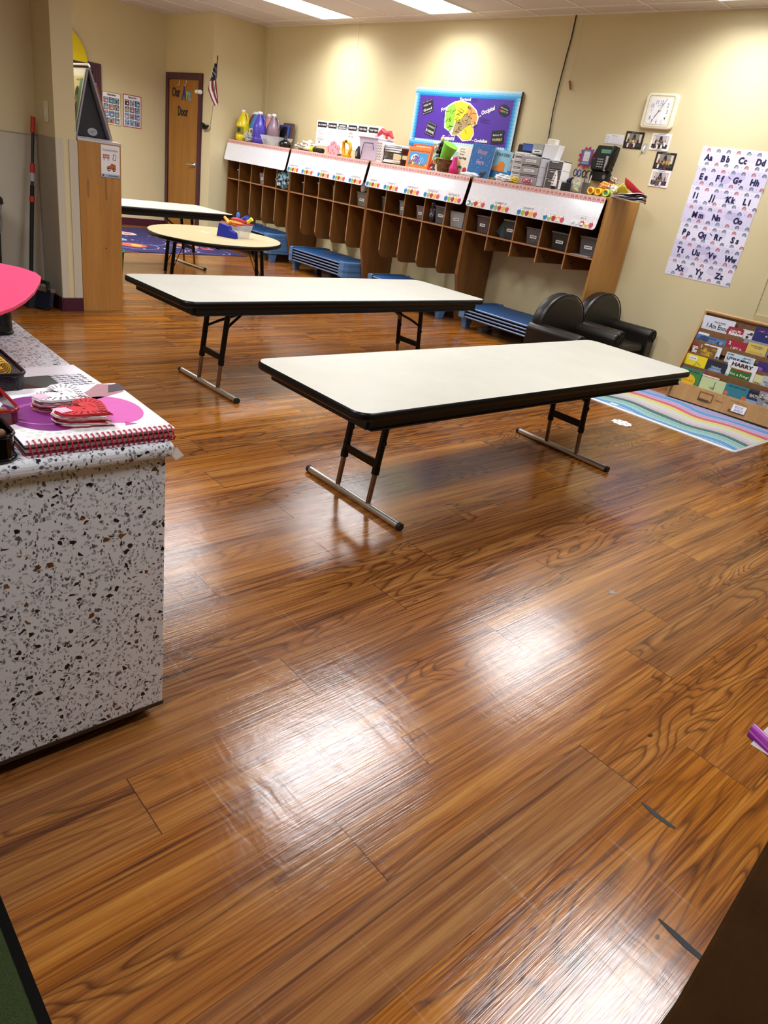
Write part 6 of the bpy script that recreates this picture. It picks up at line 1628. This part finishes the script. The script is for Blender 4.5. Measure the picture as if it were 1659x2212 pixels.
g = G(); g.box(-.10, -.02, .10, .14, .07, .17, BLKM); g.build('brush_block', t, bev=.01)
g = G(); g.prism([(-.03, .0), (.08, .0), (.06, .105), (-.01, .105)], -.105, .145, C('16161a', .8), 'x'); g.build('bristles', t)
t = thing('dustpan', 'dark navy dustpan standing on the floor by the broom', 'dustpan', (-5.66, 1.72, 0))
g = G(); g.prism(rr(-.09, .012, .14, .16, .03), -.012, .02, C('14182c', .5), 'y'); g.build('pan', t, rot=(-.2, 0, .5))
g = G(); g.prism(rr(-.09, .135, .14, .165, .008), -.02, .03, C('6a5a50', .6), 'y'); g.build('pale_label', t, rot=(-.2, 0, .5))
g = G(); g.tube([(-.02, .02, .16), (.02, .05, .20), (.09, .07, .20), (.13, .06, .15)], .015, BLKM, 8); g.build('handle', t)

# ------------------------------------------------------------------ space rug, green bin, toy bins
def m_space():
    t = NT('space_rug_pile'); v = t.obj()
    nz = t.noise(v, 6, 3)
    t.col(t.mix(nz, rgb('201a4a'), rgb('2f2860'))); t.rough(.95)
    t.link(t.bump(t.noise(v, 300, 2), .5, .005), t.b.inputs['Normal']); return t.mat
t = thing('space_rug', 'navy rug printed with planets and orbits under the farthest table', 'rug', (0, 0, 0))
g = G(); cor = [(-8.40, 2.60), (-8.56, 5.30), (-10.75, 5.20), (-10.30, 2.60)]
g.prism(cor, .0005, .008, m_space()); g.build('rug_pile', t)
g = G(); g.plane((0, 0, .0082), (1, 0, 0), (0, 1, 0), eps=.0004)
for (u, v, r, c1, c2) in ((-8.98, 3.93, .16, 'c8502c', 'e8a03c'), (-9.45, 3.88, .15, '5c98b0', '8cc0cc'), (-9.15, 4.75, .15, 'c87848', 'd89c6c'), (-8.98, 4.95, .09, 'a8344c', 'c85a5c'), (-10.0, 4.25, .16, 'c8c0c0', 'd87c6c'), (-9.35, 3.2, .2, 'c83c3c', 'e8843c')):
    g.disc(u, v, r, C(c1, .9), 1, 18); g.disc(u + .02, v + .03, r * .55, C(c2, .9), 2, 14, ry=r * .4)
for (u, v, r) in ((-8.98, 3.93, .30), (-8.98, 3.93, .62), (-9.15, 4.75, .28), (-8.75, 4.9, .22), (-9.6, 4.1, .55), (-9.4, 3.4, .5)):
    g.arc(u, v, r, r + .009, C('a8a4c8', .9), 1.5, a0=-2.2, a1=2.0, n=26)
q = random.Random(2)
for k in range(90):
    u = q.uniform(-10.1, -8.6); v = q.uniform(2.8, 5.1); g.disc(u, v, q.uniform(.006, .022), C('c4c4dc', .9), 1.8, 6)
g.build('planet_print', t)
t = thing('green_bin', 'small green tapered bin just behind the wooden bookcase', 'bin', (-6.93, 2.83, 0))
g = G(); g.lathe([(.075, 0), (.085, .02), (.105, .24)], (0, 0, 0), C('0c5c34', .4), 18); g.build('bin_body', t)
g = G(); g.tube([(.108 * math.cos(a), .108 * math.sin(a), .245) for a in [2 * PI * i / 24 for i in range(24)]], .008, C('127a48', .4), 6, closed=True); g.build('rim', t)

TBZ = .5405
CLR = clear('clear_tub', 'dcdde0', .42, .1)
t = thing('toy_tub', 'clear red-rimmed tub heaped with bright toys on the oval table', 'toy tub', (-6.12, 3.67, TBZ), .35)
g = G(); vs = [(-.085, -.065, 0), (.085, -.065, 0), (.085, .065, 0), (-.085, .065, 0), (-.115, -.085, .12), (.115, -.085, .12), (.115, .085, .12), (-.115, .085, .12)]
g.add(vs, [(0, 3, 2, 1), (0, 1, 5, 4), (1, 2, 6, 5), (2, 3, 7, 6), (3, 0, 4, 7)], CLR); g.build('tub_body', t)
g = G(); g.tube([(-.118, -.088, .122), (.118, -.088, .122), (.118, .088, .122), (-.118, .088, .122)], .0055, C('c8242c', .4), 6, closed=True); g.build('red_rim', t)
def toy_piece(label, pts, r, col, loc, name='toy_piece'):
    g = G(); g.tube(pts, r, C(col, .35), 9); return tag(g.build(name, loc=loc), label, 'toy', 'loose toys in the clear tub')
B_ = (-6.12, 3.67, TBZ)
toy_piece('orange toy wrench lying across the front of the tub', [(-.10, -.08, .155), (-.05, -.07, .125), (.0, -.09, .11), (.02, -.07, .13)], [.012, .016, .026, .02], 'f0a01c', B_)
toy_piece('orange-yellow curved toy over the right rim of the tub', [(.0, -.075, .125), (.06, -.05, .115), (.115, -.02, .125)], [.02, .026, .014], 'f08c28', B_)
toy_piece('red toy bar behind the orange ones in the tub', [(-.09, 0, .145), (.0, -.01, .155), (.10, .03, .14)], .015, 'b81c24', B_)
toy_piece('blue toy tube sticking up at the back of the tub', [(-.01, .03, .14), (.05, .05, .175), (.085, .05, .185)], [.018, .018, .02], '1c3cb0', B_)
toy_piece('tan toy ball end beside the blue tube', [(.08, .06, .14), (.09, .065, .165)], [.018, .02], 'd8945c', B_)
toy_piece('pale yellow toy peg sticking up at the right of the tub', [(.07, .03, .13), (.115, .06, .165), (.13, .07, .18)], [.012, .014, .02], 'e8dc3c', B_)
toy_piece('blue and white toy marble string at the left back of the tub', [(-.085, .05, .15), (-.075, .05, .18), (-.085, .05, .205)], [.014, .018, .012], '4c84d8', B_)
toy_piece('green toy strip lying at the bottom right of the tub', [(.02, -.055, .012), (.07, -.045, .014)], .010, '1c8c6c', B_)
t = thing('blue_shape_toy', 'dark blue angular plastic block standing in front of the clear tub', 'toy', (-6.06, 3.535, TBZ), .55)
g = G(); g.prism([(-.095, 0), (.095, 0), (.085, .05), (.03, .07), (.02, .10), (-.075, .115)], -.03, .03, C('0c2098', .4), 'y'); g.build('block', t, bev=.004)
t = thing('paper_strip', 'thin white paper strip lying left of the blue toy block', 'paper', (-6.28, 3.45, TBZ), .5)
g = G(); g.box(-.06, -.008, .0, .03, .008, .002, PAPER); g.build('strip', t)

# ------------------------------------------------------------------ counter-top things
CT = .7352
t = thing('spiral_notebook', 'large white spiral notebook with purple and pink circles and a red coil', 'notebook', (-1.283, .356, CT), -.01)
NW, NL, NT_ = .315, .292, .024
g = G(); g.box(-NW, 0, 0, -.008, NL, .002, C('8a2438', .5)); 
g.box(-NW, 0, NT_ - .002, -.004, NL, NT_, PAPER); g.build('cover', t)
g = G()
for k in range(6): g.box(-NW + .004, .003 + .0006 * (k % 3), .002 + k * .0034, -.010 - .0008 * (k % 2), NL - .003, .002 + k * .0034 + .0030, C('dcdadc' if k % 3 else '6c2c38', .7))
g.build('page_block', t)
g = G(); g.plane((0, 0, NT_), (0, 1, 0), (-1, 0, 0), eps=.0004)   # u runs along the coil, v away from it
g.disc(.085, .16, .078, C('7c1a78', .5), 1, 30, ry=.105, a0=PI * .0, a1=PI * 2); g.arc(.085, .16, .050, .062, C('a04a9c', .5), 2, a0=1.4, a1=3.6, n=12)
g.arc(.085, .16, .066, .070, C('c878c0', .5), 2, a0=3.6, a1=4.8, n=12)
g.disc(.215, .145, .062, C('d860b4', .5), 1, 26, ry=.085); g.poly([(.212, .065), (.232, .05), (.205, .045)], C('c8489c', .5), 1); 
g.poly([(.155, .185), (.285, .25), (.298, .30), (.25, .315), (.21, .27), (.15, .225)], C('b08088', .6), 1); g.poly([(.25, .25), (.298, .262), (.298, .31), (.27, .30)], C('4c3c44', .6), 2); g.poly([(.15, .19), (.19, .20), (.20, .215), (.15, .222)], C('1c1a20', .6), 3)
g.text('U', .115, .10, .022, WH, 3, bold=.02)
for r in range(5):
    for k in range(9): g.disc(.02 + .018 * k + .009 * (r % 2), .012 + .016 * r, .0065, C('dcdcd4', .6), .6, 6)
g.build('cover_print', t)
g = G(); RC = C('b81830', .3)
for k in range(27):
    y = .008 + k * (NL - .016) / 26
    g.tube([(-.010 + .0165 * math.cos(a), y + .0035 * a / 6.28, NT_ / 2 + .0155 * math.sin(a)) for a in [2 * PI * i / 14 for i in range(15)]], .0018, RC, 5)
g.build('spiral_coil', t)
def heart(s, n=36, sc=0.0):
    o = []
    for i in range(n):
        a = 2 * PI * i / n; x = 16 * math.sin(a) ** 3; y = 13 * math.cos(a) - 5 * math.cos(2 * a) - 2 * math.cos(3 * a) - math.cos(4 * a)
        k = 1 + sc * (1 if i % 2 else -1)
        o.append((x * s / 16 * k, y * s / 16 * k))
    return o
def valentines(x, y, z, rz, s, n, top, label0, base_col, names):
    for k in range(n):
        t = thing('heart_valentine', (label0 % names[k]), 'paper heart', (x + R_.uniform(-.004, .004), y + R_.uniform(-.004, .004), z + .0058 * k), rz + R_.uniform(-.12, .12), 'lace paper hearts stacked on the notebook')
        g = G(); g.prism(heart(s, 44, .02), 0, .0016, C([base_col, 'e8dcdc', 'b02c3c', 'e8b8c0'][k % 4] if k < n - 1 else top, .7)); g.prism(heart(s * .97, 44, .02), .0022, .0042, C(['e8dcdc', 'b82c3c', 'e8c8cc'][k % 3] if k < n - 1 else top, .7))
        g.build('paper_layers', t)
        if k == n - 1:
            g = G(); g.plane((0, 0, .0042), (1, 0, 0), (0, 1, 0), eps=.0004)
            dark = C('6a5a60' if top[0] == 'f' else '5c1018', .7)
            for rr_ in (.86, .74, .62):
                H_ = heart(s * rr_, 34)
                for (u, v) in H_: g.disc(u, v, s * .032, dark, 1, 5, ry=s * .045)
            g.build('lace_holes', t)
            g = G(); g.plane((0, 0, .0046), (1, 0, 0), (0, 1, 0), eps=.0004)
            g.poly([(-s * .95, s * .25), (-s * .55, s * .1), (-s * .4, s * .5), (-s * .8, s * .75)], C('f0b8d0', .7), 1)
            g.disc(-s * .12, -s * .02, s * .06, C('b83050', .6), 2, 8, ry=s * .035); g.arc(.08 * s, .15 * s, s * .06, s * .08, C('3c8c8c', .6), 2, a0=0, a1=5.5, n=10); g.stroke([(s * .2, -s * .25), (s * .3, 0), (s * .32, s * .1)], s * .02, dark, 2)
            g.build('handwriting', t)
NMS = ['bottom one', 'second from the bottom', 'third from the bottom', 'second from the top', 'topmost']
valentines(-1.475, .492, CT + NT_ + .0008, 2.35, .062, 5, 'f2eef0', 'white lace paper heart in the pile farther from the coil, %s', 'b84a60', NMS)
valentines(-1.375, .500, CT + NT_ + .0008, 2.1, .058, 5, 'd42c34', 'red lace paper heart in the pile nearer the coil, %s', 'a83040', NMS)
t = thing('photo_page', 'glossy printed page with dark photo and black scribbles behind the notebook', 'paper', (-1.70, .49, CT), .05)
g = G(); g.box(-.12, -.06, 0, .11, .155, .0012, PAPER); g.build('sheet', t)
g = G(); g.plane((-.055, -.06, .0012), (0, 1, 0), (-1, 0, 0), eps=.0004)
g.poly([(.0, -.16), (.21, -.16), (.17, -.02), (.13, -.005), (.06, -.005), (.0, -.03)], C('4c5654', .35), 1)
g.poly([(.0, -.16), (.10, -.16), (.08, -.09), (.05, -.05), (.0, -.06)], C('4a3230', .35), 2); g.poly([(.03, -.16), (.09, -.16), (.07, -.10), (.04, -.11)], C('a07888', .35), 3)
q = random.Random(12)
for r in range(9):
    for k in range(6):
        u = .12 + .014 * k; v = -.015 - .015 * r; g.stroke([(u, v), (u + .010, v - .004)], q.uniform(.002, .005), C('2a2a34', .5), 3)
g.poly([(.12, -.16), (.21, -.16), (.17, -.002), (.125, -.002)], C('d8d8e0', .5), 1.6)
g.build('printed_photo', t)
# wire mesh organiser pieces
def m_mesh():
    t = NT('black_wire_mesh'); v = t.obj()
    s = t.n('ShaderNodeSeparateXYZ', ins={0: v})
    a = t.math('SINE', t.math('MULTIPLY', t.math('ADD', s.outputs[0], s.outputs[2]), 1400.0)); b = t.math('SINE', t.math('MULTIPLY', t.math('ADD', s.outputs[1], s.outputs[2]), 1400.0))
    m = t.math('GREATER_THAN', t.math('MAXIMUM', a, b), -0.3)
    t.col(rgb('070708')); t.rough(.3); t.link(m, t.b.inputs['Alpha']); return t.mat
MESH = m_mesh()
def mesh_tray(label, x0, x1, y1, h, name='mesh_tray', body=None, rimc=BLK, y0=-.10):
    t = thing(name, label, 'desk tray', (x1, y1, CT + .001), 0)
    L = x1 - x0; D = y1 - y0; m = body or MESH; r = .025
    g = G(); o = rr(-L, -D, 0, 0, r, 5); n = len(o)
    g.add([(a, b, .004) for a, b in o] + [(a, b, h - .003) for a, b in o], [(k, (k + 1) % n, n + (k + 1) % n, n + k) for k in range(n)], m); g.prism(o, 0.0, .004, BLK if body is None else m); g.build('tray_wall', t)
    for z in (.004, h):
        g = G(); g.tube([(a, b, z) for a, b in o], .004, rimc, 7, closed=True); g.build('rim', t)
    return t
mesh_tray('far black wire mesh tray under the pink leaf shape, at the left edge', -2.50, -2.135, .592, .13)
g = G()
pts = [(-2.60, .40), (-2.45, .53), (-2.311, .615), (-2.252, .655), (-2.186, .672), (-2.13, .668), (-2.057, .642), (-1.939, .591), (-1.839, .538), (-1.767, .491), (-1.719, .449), (-1.68, .36), (-1.72, .2), (-2.0, .08), (-2.4, .12)]
g.prism([(a + 2.1, b - .6) for a, b in pts][::-1], 0, .010, C('f0386c', .5)); tag(g.build('pink_foam_leaf', loc=(-2.1, .6, .888), bev=.003), 'large bright pink rounded foam shape resting on the far mesh tray', 'foam shape')
g = G(); g.box(-.14, -.16, 0, .10, .10, .02, C('1a1a1e', .5)); tag(g.build('black_notebook', loc=(-2.28, .40, .868)), 'black notebook lying on the far mesh tray under the pink shape', 'notebook')
mesh_tray('middle black wire mesh tray holding the yellow coil notebook', -1.80, -1.590, .458, .058)
t = thing('yellow_notebook', 'yellow notebook with yellow coil standing in the middle mesh tray', 'notebook', (-1.700, .358, CT + .006))
g = G(); g.box(-.12, -.26, .058, .095, .058, .063, C('c88a18', .5)); g.box(-.12, -.26, .050, .090, .056, .0575, PAPER); g.build('cover', t)
g = G()
for k in range(17): g.tube([(-.115 + .0125 * k, .062 + .013 * math.cos(a), .060 + .014 * math.sin(a)) for a in [2 * PI * i / 12 for i in range(12)]], .0016, C('e8b83c', .3), 5, closed=True)
g.build('coil', t)
for k, (c_, z, lb) in enumerate((('8c8aa0', .012, 'grey-violet pad lying low in the middle mesh tray'), ('c8ccd4', .028, 'pale grey pad lying on top in the middle mesh tray'))):
    g = G(); g.box(-.055, -.30, 0, .055, .05, .012, C(c_, .5)); tag(g.build('note_pad', loc=(-1.70, .30, CT + z), bev=.002), lb, 'pad')
mesh_tray('glossy dark red desk tray between the mesh tray and the black one', -1.56, -1.392, .385, .050, 'desk_tray', C('5c0c12', .15), C('8c1820', .15))
mesh_tray('glossy black desk tray nearest the camera at the left edge', -1.38, -1.272, .342, .048, 'desk_tray', C('08080a', .12), C('0a0a0e', .12))
for k, (x, y, z, rz) in enumerate(((-1.425, .362, CT + .028, .4), (-1.312, .326, CT + .028, .2))):
    t = thing('gingerbread_charm', ['small brown gingerbread-man charm in the red tray', 'small brown gingerbread-man charm in the black tray'][k], 'charm', (x, y, z), rz, 'gingerbread charms')
    g = G(); m = C('7c5430', .5)
    g.ell((0, 0, .012), (.010, .010, .010), m, 10, 6); g.ell((0, 0, -.004), (.010, .008, .012), m, 10, 6)
    for s_ in (-1, 1): g.tube([(0, 0, .0), (s_ * .016, 0, .003)], .005, m, 7); g.tube([(0, 0, -.008), (s_ * .010, 0, -.020)], .005, m, 7)
    g.build('charm_body', t)
for k, (x, z, c_, lb) in enumerate(((-1.50, .012, 'a8a4b0', 'bundle of pale wrapped supplies in the red tray'), (-1.345, .010, 'b8b8c4', 'bundle of clear pens in the black tray'))):
    for j in range(1):
        crumple('supply_bundle', lb, 'supplies', (x, .22, CT + z + .018), (.045, .07, .018), [C(c_, .3), C('3c3a44', .4), C('e4e4ea', .3)], 90 + k, n=1.2)
g = G(); g.box(-.012, -.02, -.022, .012, .0, -.018, clear('tape', 'd8d4cc', .4, .1)); tag(g.build('torn_tape', loc=(-1.256, .648, .728), rot=(.4, .5, .3)), 'piece of torn clear tape at the counter corner', 'tape')

# ------------------------------------------------------------------ near right: cabinet, zip bag, chair leg
t = thing('wooden_cabinet', 'brown wooden cabinet top, coloured dark for shadow, at the bottom right corner', 'cabinet', (0.0, 0.0, 0))
ca = G(); ca.prism([(-.046, -.10 + .60), (-.040, .20), (.0, .05), (.80, .05), (.80, 1.70), (-.145, 1.70)][::-1], .668, .70, SHADOWBR); ca.build('cabinet_top', t, bev=.004)
ca = G(); ca.prism([(-.018, .22), (.78, .10), (.78, 1.66), (-.115, 1.66)], .0, .668, SHADOWBR); ca.build('cabinet_body', t)
t = thing('zip_bag', 'clear zip bag with a purple slider edge on the cabinet', 'bag', (-.155, .905, .7015), 0)
PV = C('8c1a90', .3)
g = G(); n1, n2 = 10, 6; vs = []
for i in range(n1 + 1):
    for j in range(n2 + 1):
        u, v = i / n1, j / n2; vs.append((.01 + .20 * u, -.02 - .35 * u * .1 + (.03 + .13) * v, .004 + .024 * math.sin(PI * u) * math.sin(PI * v) + .003 * math.sin(9 * u + 7 * v)))
g.add(vs, [(i * (n2 + 1) + j, (i + 1) * (n2 + 1) + j, (i + 1) * (n2 + 1) + j + 1, i * (n2 + 1) + j + 1) for i in range(n1) for j in range(n2)], clear('zip_film', 'e4e8ee', .6, .08), True); g.build('film', t)
g = G(); g.tube([(.002, .0, .006), (.10, -.045, .006), (.20, -.09, .006)], .007, PV, 8); g.tube([(.0, .005, .013), (.10, -.038, .013)], .005, C('b858bc', .3), 7); g.build('slider_rail', t)
t = thing('side_table', 'black table leg just entering at the right edge beside the rainbow rug', 'table', (-1.30, 4.70, 0))
for (x, y) in ((-.045, -.01), (.55, -.01), (-.045, .42), (.55, .42)):
    g = G(); g.tube([(x, y, 0), (x, y, .42)], .016, BLK, 10); g.build('leg', t)
g = G(); g.box(-.03, -.04, .42, .60, .47, .45, BLK); g.build('tabletop', t, bev=.004)
